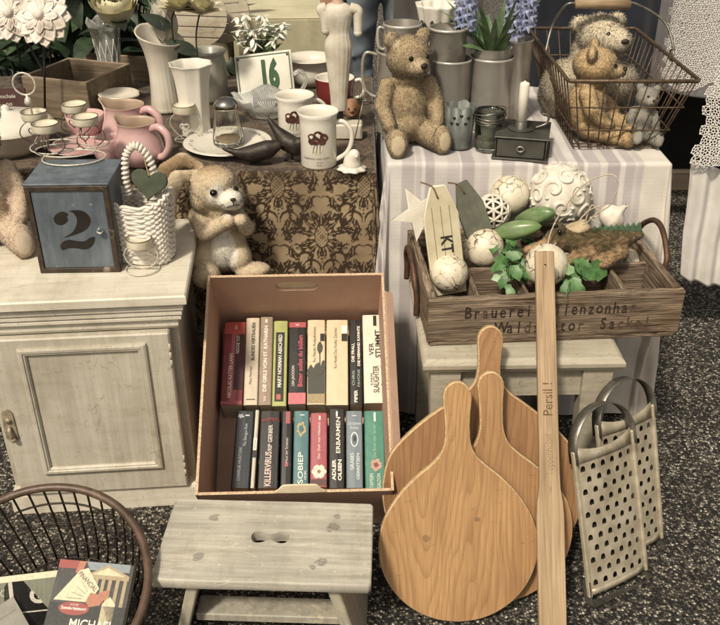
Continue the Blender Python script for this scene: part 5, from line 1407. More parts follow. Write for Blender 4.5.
def octa_vase():
    b = L_(197,134); h = at_y(193,64,b.y).z-ZL
    def fr(r,z,a):
        k = math.pi/4; q = ((a+.2) % k)-k/2; return r*math.cos(k/2)/math.cos(q)*(1+.02*(z/h)**2*math.cos(8*a)), z
    pr = catmull([(.034,0),(.037,.006),(.037,h*.3),(.042,h*.7),(.048,h*.92),(.054,h)],5)
    m = MB(); m.lathe([(.0001,0)]+pr+[(r-.005,z) for r,z in pr[::-1]][:-5]+[(.0001,.02)], 96, fr=fr)
    solo('octagonal_vase', m, M_white, 'white eight sided ceramic vase with a slightly flared rim', 'vase', b)
octa_vase()
def crock():
    b = L_(211,100); h = at_y(210,50,b.y).z-ZL
    m = MB(); m.lathe([(.0001,0),(.042,0),(.047,.01),(.050,h*.5),(.046,h*.8),(.043,h*.88),(.047,h*.93),(.052,h*.98),(.048,h),(.040,h*.97),(.038,h*.8),(.0001,h*.6)], 48)
    solo('stoneware_crock', m, mat('grey_stoneware', C('#9d9a8a'), C('#858272'), .3, 12, 80, .04), 'grey green stoneware crock with a rolled rim behind the octagonal vase', 'crock', b)
crock()
single_light('small tealight holder with a wire heart beside the octagonal vase', 187,140,ZL+.001,.068,.0265,.028,True)
def snowdrops():
    b = L_(256,92); h = at_y(256,58,b.y).z-ZL
    m = MB(); pr = [(.020,0),(.024,.006),(.022,h*.5),(.014,h*.8),(.019,h)]; m.lathe([(.0001,0)]+catmull(pr,5)+[(.014,h),(.0001,h*.7)], 30)
    solo('small_vase', m, M_white, 'narrow white vase holding the bunch of snowdrops', 'vase', b)
    t = thing('snowdrop_bunch', 'dense bunch of white snowdrops behind the house number plate', 'flowers', (b.x,b.y,ZL+h*.85)); rr = random.Random(8)
    c = at_y(258,31,b.y)-Vector((b.x,b.y,ZL+h*.85)); ms, mp = MB(), MB()
    for i in range(46):
        a = rr.uniform(0,6.28); q = rr.random()**.5; tip = c+Vector((math.cos(a)*q*.078, math.sin(a)*q*.05, rr.gauss(0,.022)-.02*q))
        ms.tube(catmull([(rr.gauss(0,.004),rr.gauss(0,.004),0), tuple(tip*.6+Vector((0,0,.03))), tuple(tip+Vector((0,0,.012)))],4), .0011, 4)
        for k in range(4):
            an = k*1.57+a; leaf_mesh(mp, tip+Vector((0,0,.010)), (math.cos(an)*.55,math.sin(an)*.55,-.8+rr.uniform(-.2,.9)), (math.cos(an),math.sin(an),.5), rr.uniform(.020,.030), .0125, 0, 0, .25, -.2)
        if i % 3 == 0: leaf_mesh(ms, tip*.3, tip.normalized()+Vector((rr.gauss(0,.3),rr.gauss(0,.3),0)), (0,-1,.3), .07, .008, 0, 0, .2, .2)
    part('stems', ms, leaf_mat('snowdrop_green', '#5d7046', '#7c8c62'), t); part('petals', mp, leaf_mat('snowdrop_white', '#d9d6c6', '#e6e3d6'), t)
snowdrops()
def pots():
    b = L_(311,84); h = at_y(311,58,b.y).z-ZL
    m = MB(); m.lathe([(.0001,0),(.038,0),(.052,h*.2),(.058,h*.5),(.050,h*.75),(.066,h*.97),(.074,h),(.070,h*1.02),(.046,h*.75),(.05,h*.4),(.0001,h*.1)], 56)
    solo('wide_pot', m, M_white, 'white wide rimmed china pot behind the cut glass basket', 'pot', b)
    b = L_(335,106); h = at_y(335,78,b.y).z-ZL
    t = thing('enamel_cup', 'dark red enamel cup with a white inside and a side handle', 'cup', b); r = .052
    m = MB(); m.lathe([(.0001,0),(r*.72,0),(r*.8,.004),(r*.93,h*.5),(r,h)], 44); part('outside', m, mat('red_enamel', C('#7e2a26'), C('#6b211f'), .2, 20, 60, .02), t)
    m = MB(); m.lathe([(r,h),(r*.985,h+.0015),(r*.94,h*.95),(r*.86,h*.5),(.0001,h*.1)], 44); part('inside', m, M_white, t)
    m = MB(); m.tube(catmull([(r*.95,0,h*.85),(r*1.3,0,h*.92),(r*1.5,0,h*.65),(r*1.35,0,h*.35),(r*.92,0,h*.3)],6), .0048, 8); part('handle', m, t.children[0].data.materials[0], t)
pots()
def figurine():
    b = L_(347,137); t = thing('figurine', 'headless looking tall wooden figurine in a long white dress on a white block', 'figurine', b)
    t['label'] = 'tall slim figurine of a woman in a long white dress on a white block'
    k = mpp(b)*1.03; m = MB(); m.box((.004,0,.019),(.066,.045,.036),.003); part('base', m, M_offw, t)
    Z = lambda py: at_y(340,py,b.y).z-b.z
    x0 = at_y(339,110,b.y).x-b.x
    m = MB(); m.lathe([(.010,Z(122)),(.010,Z(104))], 14, TM((x0,0,0))); part('post', m, mat('black_post', C('#1d1a16'), None, .5), t)
    xs = lambda py: x0+(at_y(341,py,b.y).x-b.x-x0)*.6
    dp = [(.017,Z(110)),(.0185,Z(108)),(.020,Z(95)),(.026,Z(70)),(.0305,Z(52)),(.031,Z(45)),(.027,Z(36)),(.026,Z(30)),(.031,Z(20)),(.034,Z(13)),(.030,Z(7)),(.018,Z(3)),(.0001,Z(2))]
    m = MB(); m.lathe([(.0001,Z(110))]+catmull(dp,4), 64, TM((x0,0,0)), fr=lambda r,z,a:(r*(1+(.022*math.cos(16*a) if z < Z(22) else 0))*(1 if True else 0), z))
    m.v = [(v[0],v[1]*.72,v[2]) for v in m.v]
    M_limed = part('dress', m, mat('limed_wood_white', C('#cfc6b4'), C('#b7ac97'), .6, 30, 200, .2, 0, .3, C('#8d7c63'), 16, .6, .75), t).data.materials[0]
    ms = mat('figurine_skin', C('#c9a78d'), C('#b8947a'), .6, 30)
    for s,(ex,ey) in ((-1,(326,30)),(1,(358,32))):
        e = at_y(ex,ey,b.y)-b; m = MB(); sh = Vector((x0+s*.028,0,Z(8))); el = Vector((e.x,-.004,Z(18))) if s > 0 else Vector((e.x-.004,-.004,Z(16)))
        m.tube(catmull([tuple(sh),tuple(sh.lerp(el,.5)+Vector((s*.008,0,.006))),tuple(el),(e.x,-.006,e.z)],6), .012, 12, rf=lambda f:.0125-.003*f); m.ell((e.x,-.006,e.z),.010)
        part('arm', m, M_limed, t)
    m = MB(); m.lathe([(.0145,Z(4)),(.012,Z(0)),(.0105,Z(-6)),(.011,Z(-9))], 16, TM((x0,0,0))); zc = Z(-19)
    m.ell((x0,-.002,zc),(.021,.023,.028)); m.ell((x0,-.024,zc-.002),(.0035,.005,.006))
    for s in (-1,1): m.ell((x0+s*.021,0,zc),(.003,.005,.007))
    hd = part('head', m, ms, t); m = MB(); m.ell((x0,.006,zc+.008),(.024,.024,.027)); part('hair', m, mat('dark_hair', C('#3a2a1d')), t)
figurine()
def birds():
    mt = mat('black_cast_iron', C('#2b2621'), C('#453c33'), .5, 40, 150, .4, .5)
    b = L_(258,164); t = thing('bird_figurine', 'dark cast iron bird stretched low with its tail to the left', 'figurine', b, (0,0,0), 'dark cast iron birds')
    def body(pts, rad):
        e = []
        for i in range(len(pts)-1): e += capsule(pts[i], pts[i+1], rad[i], rad[i+1], 7)
        return blob_mesh(e, .0028, 5)
    me = body([(-.075,0,.036),(-.045,0,.026),(-.012,0,.024),(.022,0,.034),(.046,0,.044)], [.004,.009,.020,.021,.011]); 
    for p in me.polygons: p.use_smooth = True
    part('body', me, mt, t); m = MB(); m.lathe([(.0001,.016),(.004,.0)], 10, TM((.054,0,.044),(0,100,0))); part('beak', m, mt, t)
    m = MB(); m.tube([(.0,.0,.012),(.004,0,.0)], .003, 6); m.tube([(-.018,0,.001),(.03,0,.001)], .003, 6); part('foot', m, mt, t)
    b = L_(290,161); t = thing('bird_figurine', 'dark cast iron bird with raised tail leaning down beside the front mug', 'figurine', b, (0,0,-12), 'dark cast iron birds')
    me = body([(-.048,.01,.090),(-.030,.008,.066),(-.006,.0,.045),(.016,-.004,.036),(.026,-.01,.047)], [.005,.011,.021,.020,.014])
    for p in me.polygons: p.use_smooth = True
    part('body', me, mt, t); m = MB(); m.lathe([(.0001,.016),(.0045,.0)], 10, TM((.036,-.013,.046),(0,115,-15))); part('beak', m, mt, t)
    m = MB(); m.tube([(.004,0,.026),(.006,0,0)], .003, 6); m.tube([(-.012,0,.001),(.022,0,.001)], .0035, 6); part('foot', m, mt, t)
    b = L_(352,169); me = body([(0,0,.012),(0,0,.020),(.003,-.008,.036)], [.020,.018,.0125])
    for p in me.polygons: p.use_smooth = True
    t = thing('bird_figurine', 'small white china bird on a scalloped foot at the table edge', 'figurine', b, (0,0,15)); part('body', me, M_white, t)
    m = MB(); m.lathe([(.0001,.010),(.022,.008),(.032,.003),(.031,0),(.0001,0)], 48, fr=lambda r,z,a:(r*(1+.08*math.cos(8*a)),z)); part('base', m, M_white, t)
    m = MB(); m.lathe([(.0001,.008),(.0035,0)], 8, TM((.005,-.020,.036),(90,0,0))); m.tube([(0,.014,.022),(0,.034,.026)], .006, 8, rf=lambda f:.008-.004*f); part('tail', m, M_white, t)
birds()
def oddments():
    b = L_(352,119); t = thing('terracotta_head', 'small terracotta face with a grin in front of the red cup', 'ornament', b)
    e = [((0,0,.026),(.021,.017,.024),(0,0,0)),((0,-.015,.026),(.005,.007,.006),(0,0,0)),((-.02,0,.028),(.005,.005,.009),(0,0,0)),((.02,0,.028),(.005,.005,.009),(0,0,0)),((0,-.010,.012),(.012,.008,.008),(0,0,0)),((0,.004,.044),(.016,.013,.008),(0,0,0))]
    me = blob_mesh(e,.0022,3)
    for p in me.polygons: p.use_smooth = True
    part('head', me, mat('terracotta', C('#a6764f'), C('#8c5f3e'), .7, 40, 200, .3), t)
    m = MB(); m.tube(catmull([(-.010,-.0165,.016),(0,-.021,.0125),(.010,-.0165,.016)],5), .0013, 5)
    for s in (-1,1): m.ell((s*.008,-.0158,.031),(.0028,.002,.0024))
    part('features', m, ink('#3a2418'), t)
    p0 = L_(354,143); p1 = at_y(364,97,p0.y+.02)-p0
    m = MB(); m.tube([(0,0,0),p1], .0012, 5)
    sp = [p1+Vector((.013*math.cos(a)*(1-a/20),0,.013*math.sin(a)*(1-a/20))) for a in [i*.5 for i in range(30)]]; m.tube(sp, .0011, 5)
    solo('wire_pick', m, M_steelwire, 'thin dark wire pick with a spiral top behind the white china bird', 'wire pick', p0)
    p0 = L_(325,116); m = MB(); rr = random.Random(2)
    for i in range(9): m.ell((rr.gauss(0,.014),rr.gauss(0,.010),.010+rr.random()*.010),(.011,.010,.010),(0,0,0),12,8)
    solo('shell_cluster', m, mat('pale_shells', C('#b8a488'), C('#8f7a5e'), .6, 60,150,.3), 'cluster of small pale shells between the rear mug and the figurine', 'shells', p0)
    # lidded dish and pink cup behind the blue grey box
    b = L_(14,150); t = thing('lidded_dish', 'white lidded china dish behind the blue grey box', 'dish', b)
    m = MB(); m.lathe([(.0001,0),(.06,0),(.082,.02),(.096,.055),(.100,.06)], 48); part('bowl', m, M_white, t)
    m = MB(); m.lathe([(.101,.058),(.100,.064),(.086,.076),(.05,.088),(.02,.092),(.008,.096),(.010,.104),(.0001,.108)], 48); part('lid', m, M_white, t)
    b = L_(88,136); t = thing('pink_cup', 'pink cup and its handle behind the wire tealight holder', 'cup', b); r = .046; h = .055
    m = MB(); m.lathe([(.0001,0),(r*.6,0),(r*.66,.004),(r*.95,h*.6),(r,h),(r*.95,h),(r*.88,h*.6),(.0001,.006)], 40); part('body', m, M_pink, t)
    m = MB(); m.tube(catmull([(r*.9,0,h*.8),(r*1.4,-.01,h*.8),(r*1.5,-.012,h*.4),(r*.75,-.003,h*.25)],6), .0045, 8); part('handle', m, M_pink, t)
    m = MB(); q = .078; m.lathe([(.0001,.001),(q*.5,0),(q*.9,.008),(q,.011),(q*.96,.012),(q*.5,.004),(.0001,.004)], 48)
    solo('pink_saucer', m, M_pink, 'pink saucer lying in front of the pink cup', 'saucer', L_(84,149))
    b = L_(112,163); t = thing('pink_jug', 'low pink cream jug showing its handle between box and basket', 'jug', b)
    m = MB(); m.lathe([(.0001,0),(.024,0),(.034,.02),(.036,.035),(.030,.055),(.032,.062),(.029,.062),(.028,.05),(.0001,.01)], 36); part('body', m, M_pink, t)
    m = MB(); m.tube(catmull([(.028,-.01,.052),(.048,-.018,.054),(.052,-.02,.03),(.034,-.012,.018)],6), .0042, 8); part('handle', m, M_pink, t)
    b = L_(122,117); m = MB(); q=.052; m.lathe([(.0001,.0),(.03,0),(.037,.045),(q*.95,.058),(q,.062),(q*.93,.064),(.04,.054),(.0001,.05)], 48, fr=lambda r,z,a:(r*(1+.13*math.exp(-((a-5.9)/.35)**2)*(z > .05)),z))
    solo('cream_jug', m, M_offw, 'cream spouted jug rim peeking out behind the pink pitchers', 'jug', b)
    # chalkboard
    c = at_y(2,104,2.15); t = thing('chalk_sign', 'dark red brown chalk sign with white handwriting at the left edge', 'sign', M=TM(c,(75,0,6)))
    m = MB(); m.box((0,0,0),(.12,.075,.006),.001); part('board', m, mat('dark_red_slate', C('#3f2320'), C('#4d2e29'), .8, 30), t)
    m = MB(); m.text('Blumenschale', TM((.0,.018,.0034)), .013); m.text('3,- no', TM((.008,.0,.0034)), .015); m.text('Liebe', TM((.02,-.018,.0034)), .014); part('handwriting', m, ink('#cfc6b4'), t)
oddments()
def wooden_boxes():
    mt = wood('grey_box_wood', C('#8d7a60'), C('#64543f'), 0, 60, .08, 260, .75, .4); me_ = wood('pale_edge_wood', C('#a8947a'), C('#86725a'), 0, 60, .1, 260, .75)
    def ob(label, loc, yaw, w, d, h, div):
        t = thing('wooden_box', label, 'box', loc, (0,0,yaw)); th = .010
        for nm,c,s in (('front_board',(0,th/2,h/2),(w,th,h)),('back_board',(0,d-th/2,h/2),(w,th,h)),('end_board',(-w/2+th/2,d/2,h/2),(th,d-2*th-.001,h)),('end_board',(w/2-th/2,d/2,h/2),(th,d-2*th-.001,h))):
            m = MB(); m.box(c,s,.0015); m.box((c[0],c[1],h+.0008),(s[0]-.001,s[1]-.001,.002),.0003,1); part(nm, m, [mt,me_], t)
        m = MB(); m.box((0,d/2,.006),(w-.022,d-.022,.01)); part('bottom', m, mt, t)
        for x in div: m = MB(); m.box((x,d/2,h*.45),(.008,d-.022,h*.85)); part('divider', m, mt, t)
    z = .100; f0 = at_z(21,77,ZL+z); f1 = at_z(86,84,ZL+z); c = (f0+f1)/2; yaw = math.degrees(math.atan2(f1.y-f0.y,f1.x-f0.x))
    ob('weathered open wooden box with pale rim behind the pink pitchers', (c.x,c.y,ZL+.001), yaw, (f1-f0).length, .20, z, ())
    c = at_z(108,58,ZL+.07); ob('low divided wooden tray behind the crystal vase', (c.x+.02,c.y+.02,ZL+.001), -14, .24, .17, .07, (-.03,))
wooden_boxes()
def flower_stakes():
    M_f = mat('whitewashed_flower', C('#e0d7cb'), C('#cbbfb0'), .7, 20, 80, .3, 0, .3, C('#8a7762'), 14, .5, .75)
    for lab,(cx,cy),(bx,by),rp,dY,s in (('large pale carved flower on a thin dark stake, the nearer of two',(42,16),(43,112),30,2.14,0),('second pale carved flower on a stake at the left edge, behind the nearer one',(10,14),(66,110),28,2.22,1)):
        c = at_y(cx,cy,dY); t = thing('flower_stake', lab, 'garden stake', c, (64,0,6 if s else -8), 'carved flowers on stakes'); r = rp*mpp(c)
        m = MB()
        for lay,(n,rr_,z) in enumerate(((9,1.0,0),(9,.92,.006),(8,.62,.012))):
            for k in range(n):
                a = 6.2832*(k+.5*(lay%2))/n; dx,dy = math.cos(a),math.sin(a)
                def pt(u,v,dx=dx,dy=dy,rr_=rr_,z=z):
                    w = .30*r*rr_*math.sin(math.pi*min(1,(u*.92+.08)**1.1))**.75; q = (v-.5)*2; l = r*rr_*(.12+.9*u)
                    return (dx*l-dy*q*w, dy*l+dx*q*w, z+.007*math.sin(math.pi*u)-.006*abs(q)**.7*math.sin(math.pi*u)-.006*u+.006*abs(q)**5)
                m.grid(8,8,pt)
        m.ell((0,0,.016),(r*.17,r*.17,.012),(0,0,0),20,12,fn=lambda v:1+.08*math.sin(20*v.x)*math.sin(20*v.y))
        solidify(part('bloom', m, M_f, t), .003)
        b = at_y(bx,by,dY+.02); M = (Matrix.Translation(t.location) @ t.rotation_euler.to_matrix().to_4x4()).inverted()
        m = MB(); m.tube([M @ (c+Vector((0,.012,0))), M @ Vector((b.x,b.y,ZL+.003))], .0028, 6); part('stake', m, mat('dark_stake', C('#1f1b17'), None, .6), t)
flower_stakes()

# ================================================================ THINGS ON THE RIGHT TABLE
Rz = lambda px, py: at_z(px, py, ZR+.002)
M_alu = mat('dull_aluminium', C('#c6c0b3'), C('#aaa397'), .3, 10, 120, .1, .4, .5, C('#5e564a'), 9, .5, .75)
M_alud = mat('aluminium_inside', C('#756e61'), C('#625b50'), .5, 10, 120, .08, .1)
def can(label, px, py_base, rpx, py_rim, mark=None, handle=None, name='metal_can', cat='can', z0=None, rimext=.002, open_=True, group=None):
    b = Rz(px, py_base) if z0 is None else Vector((at_y(px, py_base, z0[1]).x, z0[1], z0[0]))
    r = rpx*mpp(b); h = at_y(px, py_rim, b.y).z-b.z
    t = thing(name, label, cat, b, (0,0,random.uniform(-10,10)), group)
    m = MB(); m.lathe([(.0001,.0),(r*.97,0),(r,.003),(r,h-.006),(r+rimext,h-.004),(r+rimext,h),(r,h+.001)], 52); part('body', m, M_alu, t)
    m = MB(); m.lathe([(r,h+.001),(r-.0025,h),(r-.003,h*.3),(.0001,h*.3)], 52); part('inside', m, M_alud, t)
    if handle:
        s, zt, zb, o = handle; m = MB()
        m.tube(catmull([(s*r*.98,0,h*zt),(s*(r+o*.8),0,h*(zt+.02)),(s*(r+o),0,h*(zt*.6+zb*.4)),(s*(r+o*.75),0,h*(zb+.08)),(s*r*.98,0,h*zb)],6), .0038, 8); part('handle', m, M_alu, t)
    if mark:
        m = MB(); fa = R(-90)-t.rotation_euler.z; q = r+.0004
        m.text(mark, size=.022, bold=.0, fn=lambda v: Vector((q*math.cos(fa+v[0]/q), q*math.sin(fa+v[0]/q), h*.22+v[1])))
        part('engraving', m, mat('engraved', C('#6f675a'), None, .5, metal=.5), t)
    return b, r, h
bj = can('tall aluminium jug with a big loop handle behind the teddy bear', 399,130,22.5,50, None, (-1,.94,.42,.034))
can('small aluminium mug set in the tall jug behind the teddy bear', 402,52,18.5,23, None, (-1,.85,.2,.014), 'metal_mug', 'mug', (bj[0].z+bj[2]*.93, bj[0].y+.002))
bk = can('tall aluminium can behind the grey heart pot', 447,128,20,58, '2L', None)
can('aluminium mug with thick rim stacked on the can behind the heart pot', 447,60,18.2,27, None, (-1,.85,.25,.016), 'metal_mug', 'mug', (bk[0].z+bk[2]*.97, bk[0].y), .0035)
bf = can('aluminium can holding the blue hyacinths', 487,126,20.5,56, '4L', None)
can('tall plain aluminium can behind the hyacinth can', 508,118,17.5,38)
def hyacinth():
    t = thing('hyacinth_plant', 'blue hyacinths with strap leaves growing in a metal pot on the can', 'plant', (bf[0].x, bf[0].y, bf[0].z+bf[2]*.8)); rr = random.Random(6)
    o = Vector(t.location)
    r = bf[1]*.92; m = MB(); hh = .055; m.lathe([(r,0),(r,hh),(r*1.03,hh+.001),(r*.96,hh),(r*.95,hh*.6),(.0001,hh*.6)], 48); part('pot', m, M_alu, t)
    m = MB()
    for i in range(20):
        a = rr.uniform(0,6.28); d = Vector((math.cos(a)*.55, math.sin(a)*.4, 1)); leaf_mesh(m, Vector((math.cos(a)*r*.4,math.sin(a)*r*.4,hh*.6)), d, (-math.cos(a)-.1,-math.sin(a)-.4,.4), rr.uniform(.10,.17), .018, 0, 0, .25, rr.uniform(.0,.5))
    for (tx_,ty_) in ((475,42),(462,38),(500,20)):
        e = at_y(tx_,ty_,bf[0].y-.05)-o; leaf_mesh(m, Vector((0,0,hh*.7)), e-Vector((0,0,hh*.7)), (0,-.6,.8), (e).length, .02, 0, 0, .2, .25)
    part('leaves', m, leaf_mat('hyacinth_green', '#4c6a40', '#6d8758'), t)
    for (px,py) in ((466,6),(515,12),(527,2)):
        c = at_y(px,py,bf[0].y)-o; m = MB()
        for i in range(40):
            f = i/40; a = i*2.4; q = Vector((math.cos(a),math.sin(a),0)); s = c+q*.012+Vector((0,0,-.055+.11*f))
            for k in range(5): 
                an = k*1.257; u = Vector((-q.y,q.x,0)); d = q*.7+(u*math.cos(an)+Vector((0,0,1))*math.sin(an))*.7; leaf_mesh(m, s+q*.006, d, q, .016, .007, 0, 0, .1, .5)
        m.tube([(c.x*.3,c.y*.3,hh*.6), c*.6, c], .003, 6, mi=1)
        part('bloom', m, [leaf_mat('hyacinth_blue', '#7d86b4', '#a0a6c8'), M_ivy], t)
hyacinth()
def heart_pot():
    b = Rz(458,146); h = at_y(458,106,b.y).z-b.z; r0 = 12.5*mpp(b); r1 = 15.2*mpp(b)
    mt = mat('blue_grey_zinc', C('#6d716c'), C('#585d59'), .55, 30, 120, .15, .3, .4, C('#8a8a80'), 12, .6, .72)
    me = MB(); n = 96
    def fr(r,z,a): return (r, z+ (.0055*abs(math.sin(4.0*a)) if z > h*.9 else 0))
    me.lathe([(.0001,0),(r0,0),(r0*1.02,.003),(r1,h),(r1-.0018,h),(r0-.001,.006),(.0001,.005)], n, fr=fr, smooth=True)
    t = thing('heart_pot', 'small blue grey zinc pot with scalloped rim and punched hearts', 'pot', b)
    part('body', me, mt, t); m = MB()
    for k,(dx,z) in enumerate(((-.016,.80),(.0,.86),(.017,.80),(-.008,.66),(.011,.66),(-.022,.66))):
        rr_ = r0+(r1-r0)*z+.0006; hp = [(.0042*math.sin(a)**3, .00029*(13*math.cos(a)-5*math.cos(2*a)-2*math.cos(3*a)-math.cos(4*a))) for a in [6.283*i/20 for i in range(20)]]
        m.flat([(x+dx, y+z*h) for x,y in hp][::-1], fn=lambda v, q=rr_: Vector((q*math.cos(-1.571+v[0]/q), q*math.sin(-1.571+v[0]/q), v[1])))
    part('heart_holes', m, mat('dark_hole', C('#211e1a'), None, .9), t)
heart_pot()
def wire_jar():
    b = Rz(487,149); k = mpp(b); t = thing('glass_jar', 'small glass jar with coiled wire around its neck', 'jar', b); h = 40*k
    m = MB(); m.lathe([(.0001,0),(11.5*k,0),(12.5*k,.004),(12.8*k,h*.3),(13.4*k,h*.72),(14.5*k,h*.95),(14*k,h),(12.4*k,h*.95),(11.4*k,h*.3),(.0001,.006)], 40, fr=lambda r,z,a:(r*(1+.02*math.cos(12*a)*(z<h*.6)),z)); part('body', m, glass('greenish_glass', (.82,.86,.80,1), .05), t)
    m = MB(); rr = random.Random(1)
    for i in range(9): m.tube(ringpts((rr.gauss(0,.001),rr.gauss(0,.001),h*(.74+.03*i)), (14.2+.25*i)*k, 30, (rr.uniform(-9,9),rr.uniform(-9,9),0)), .0011, 5, True)
    part('wire_coil', m, M_steelwire, t)
    m = MB(); m.lathe([(.0001,h*.5),(11*k,h*.48),(11*k,.008),(.0001,.008)], 24); part('wax', m, mat('pale_filling', C('#8f8b7a'), C('#6f6c5e'), .6, 100), t)
wire_jar()
def candle_box():
    a = Rz(494,158); b_ = Rz(545,162); c = (a+b_)/2; yaw = math.degrees(math.atan2(b_.y-a.y, b_.x-a.x)); w = (b_-a).length; d = .125; h = at_y(494,136,a.y).z-a.z
    mt = mat('dark_zinc_sheet', C('#67655c'), C('#4f4d46'), .42, 16, 120, .12, .6, .5, C('#35322c'), 8, .5, .72)
    t = thing('match_box_holder', 'dark metal candle box with a small drawer and ring knob at the table edge', 'candle box', (c.x,c.y,ZR+.002), (0,0,yaw))
    m = MB(); m.box((0,d/2,.0015),(w+.012,d+.012,.003),.0005); m.box((0,d/2,h-.0015),(w+.006,d+.006,.003),.0008)
    for s in (-1,1): m.box((s*(w/2-.001),d/2,h/2),(.002,d,h-.006))
    m.box((0,d-.001,h/2),(w-.004,.002,h-.006)); part('body', m, mt, t)
    m = MB(); m.box((0,.004,h/2),(w-.008,.006,h-.010),.001); dr = part('drawer', m, mt, t)
    m = MB(); m.tube(ringpts((0,-.003,h*.5),.0075,20,(80,0,0),.0055), .0022, 6, True); part('knob', m, M_zinc, dr)
    z = h; m = MB(); m.lathe([(.0001,0),(.028,.0005),(.030,.003),(.027,.002),(.013,.0015),(.013,.018),(.0115,.018),(.0115,.004),(.0001,.004)], 36, TM((-.006,d*.5,z))); part('candle_socket', m, mt, t)
    m = MB(); m.tube(catmull([(.026,d*.55,z+.003),(.048,d*.6,z+.012),(.052,d*.6,z+.030),(.038,d*.58,z+.034)],5), .003, 6); part('finger_loop', m, M_zinc, t)
    wp = Matrix.Translation((c.x,c.y,ZR+.002)) @ Matrix.Rotation(R(yaw),4,'Z') @ Vector((-.006,d*.5,z+.005))
    hc = at_y(526,82,wp.y).z-wp.z
    o = thing('candle', 'plain white candle standing in the socket of the dark metal box', 'candle', wp)
    m = MB(); m.lathe([(.0001,0),(.0108,0),(.0108,hc*.95),(.0095,hc*.985),(.004,hc),(.0001,hc*1.04)], 24, fr=lambda r,z,a:(r*(1+.02*math.sin(2*a)),z)); part('wax', m, mat('candle_wax', C('#e3dccb'), C('#d9d0bc'), .5, 20, 60, .03), o)
    m = MB(); m.tube([(0,0,hc),(.0015,0,hc+.010)], .0011, 5); part('wick', m, ink('#3a342b'), o)
candle_box()
BX0, BX1, BY0, BY1, BZT = .442, .722, 1.86, 2.37, .842
def wire_basket():
    t = thing('wire_basket', 'brown wire basket with a wooden grip holding two plush toys', 'basket', ((BX0+BX1)/2,(BY0+BY1)/2,ZR+.004))
    O = Vector(t.location); hz = BZT-O.z; tw, td = (BX1-BX0)/2, (BY1-BY0)/2; bw, bd = .096, .195
    mw = mat('brown_lacquered_wire', C('#6b553d'), C('#4d3c2b'), .5, 150, 300, .2, .4)
    m = MB(); cs = [(-tw,-td,hz),(tw,-td,hz),(tw,td,hz),(-tw,td,hz)]
    m.tube([Vector(cs[i]).lerp(Vector(cs[(i+1)%4]),f) for i in range(4) for f in (.02,.5,.98)], .0044, 7, True); part('rim', m, mw, t)
    m = MB()
    def at(s, z):  # s in 0..4 round the perimeter, z 0..1 up
        i = int(s) % 4; f = s-int(s); B = [(-bw,-bd),(bw,-bd),(bw,bd),(-bw,bd)]
        a0 = Vector(B[i]).lerp(Vector(B[(i+1)%4]),f); a1 = Vector(cs[i][:2]).lerp(Vector(cs[(i+1)%4][:2]),f); q = a0.lerp(a1,z); return Vector((q.x,q.y,hz*z))
    for i,n in ((0,9),(1,15),(2,9),(3,15)):
        for k in range(n): m.tube([at(i+(k+.5)/n,0), at(i+(k+.5)/n,1)], .0017, 5)
    for z in (.02,.28,.62): m.tube([at(s*.125,z) for s in range(32)], .0021, 5, True)
    for k in range(7): x=-bw+2*bw*(k+.5)/7; m.tube([(x,-bd,.002),(x,bd,.002)], .0017, 5)
    for k in range(9): y=-bd+2*bd*(k+.5)/9; m.tube([(-bw,y,.002),(bw,y,.002)], .0017, 5)
    part('wire_side', m, mw, t)
    top = [at_y(575,4,2.11)-O, at_y(630,5,2.11)-O]
    m = MB(); m.tube([top[0],(top[0]+top[1])/2+Vector((0,0,.003)),top[1]], .012, 12, rf=lambda f:.0105+.003*math.sin(math.pi*f)); hd = part('wooden_grip', m, wood('grip_wood', C('#a98d68'), C('#846a48'), 0, 80, .1, 200, .5), t)
    m = MB()
    m.tube(catmull([tuple(top[0]+Vector((.01,0,0))),tuple(top[0]+Vector((-.02,0,-.002))),(-tw*.9,.03,hz+.055),(-tw-.002,.0,hz)],7), .0032, 6)
    part('handle_wire', m, M_zinc, t); m = MB()
    m.tube(catmull([tuple(top[1]-Vector((.01,0,0))),tuple(top[1]+Vector((.012,0,.003))),(tw*.85,-.02,hz+.075),(tw+.002,-.05,hz+.02),(tw-.004,-.05,hz-.004)],7), .0032, 6)
    m.tube([Vector((tw,-.05,hz+.016))+Vector((0,.012*math.cos(a),.012*math.sin(a)-.01)) for a in [6.28*i/14 for i in range(14)]], .0026, 6, True)
    part('handle_wire', m, M_zinc, t)
wire_basket()
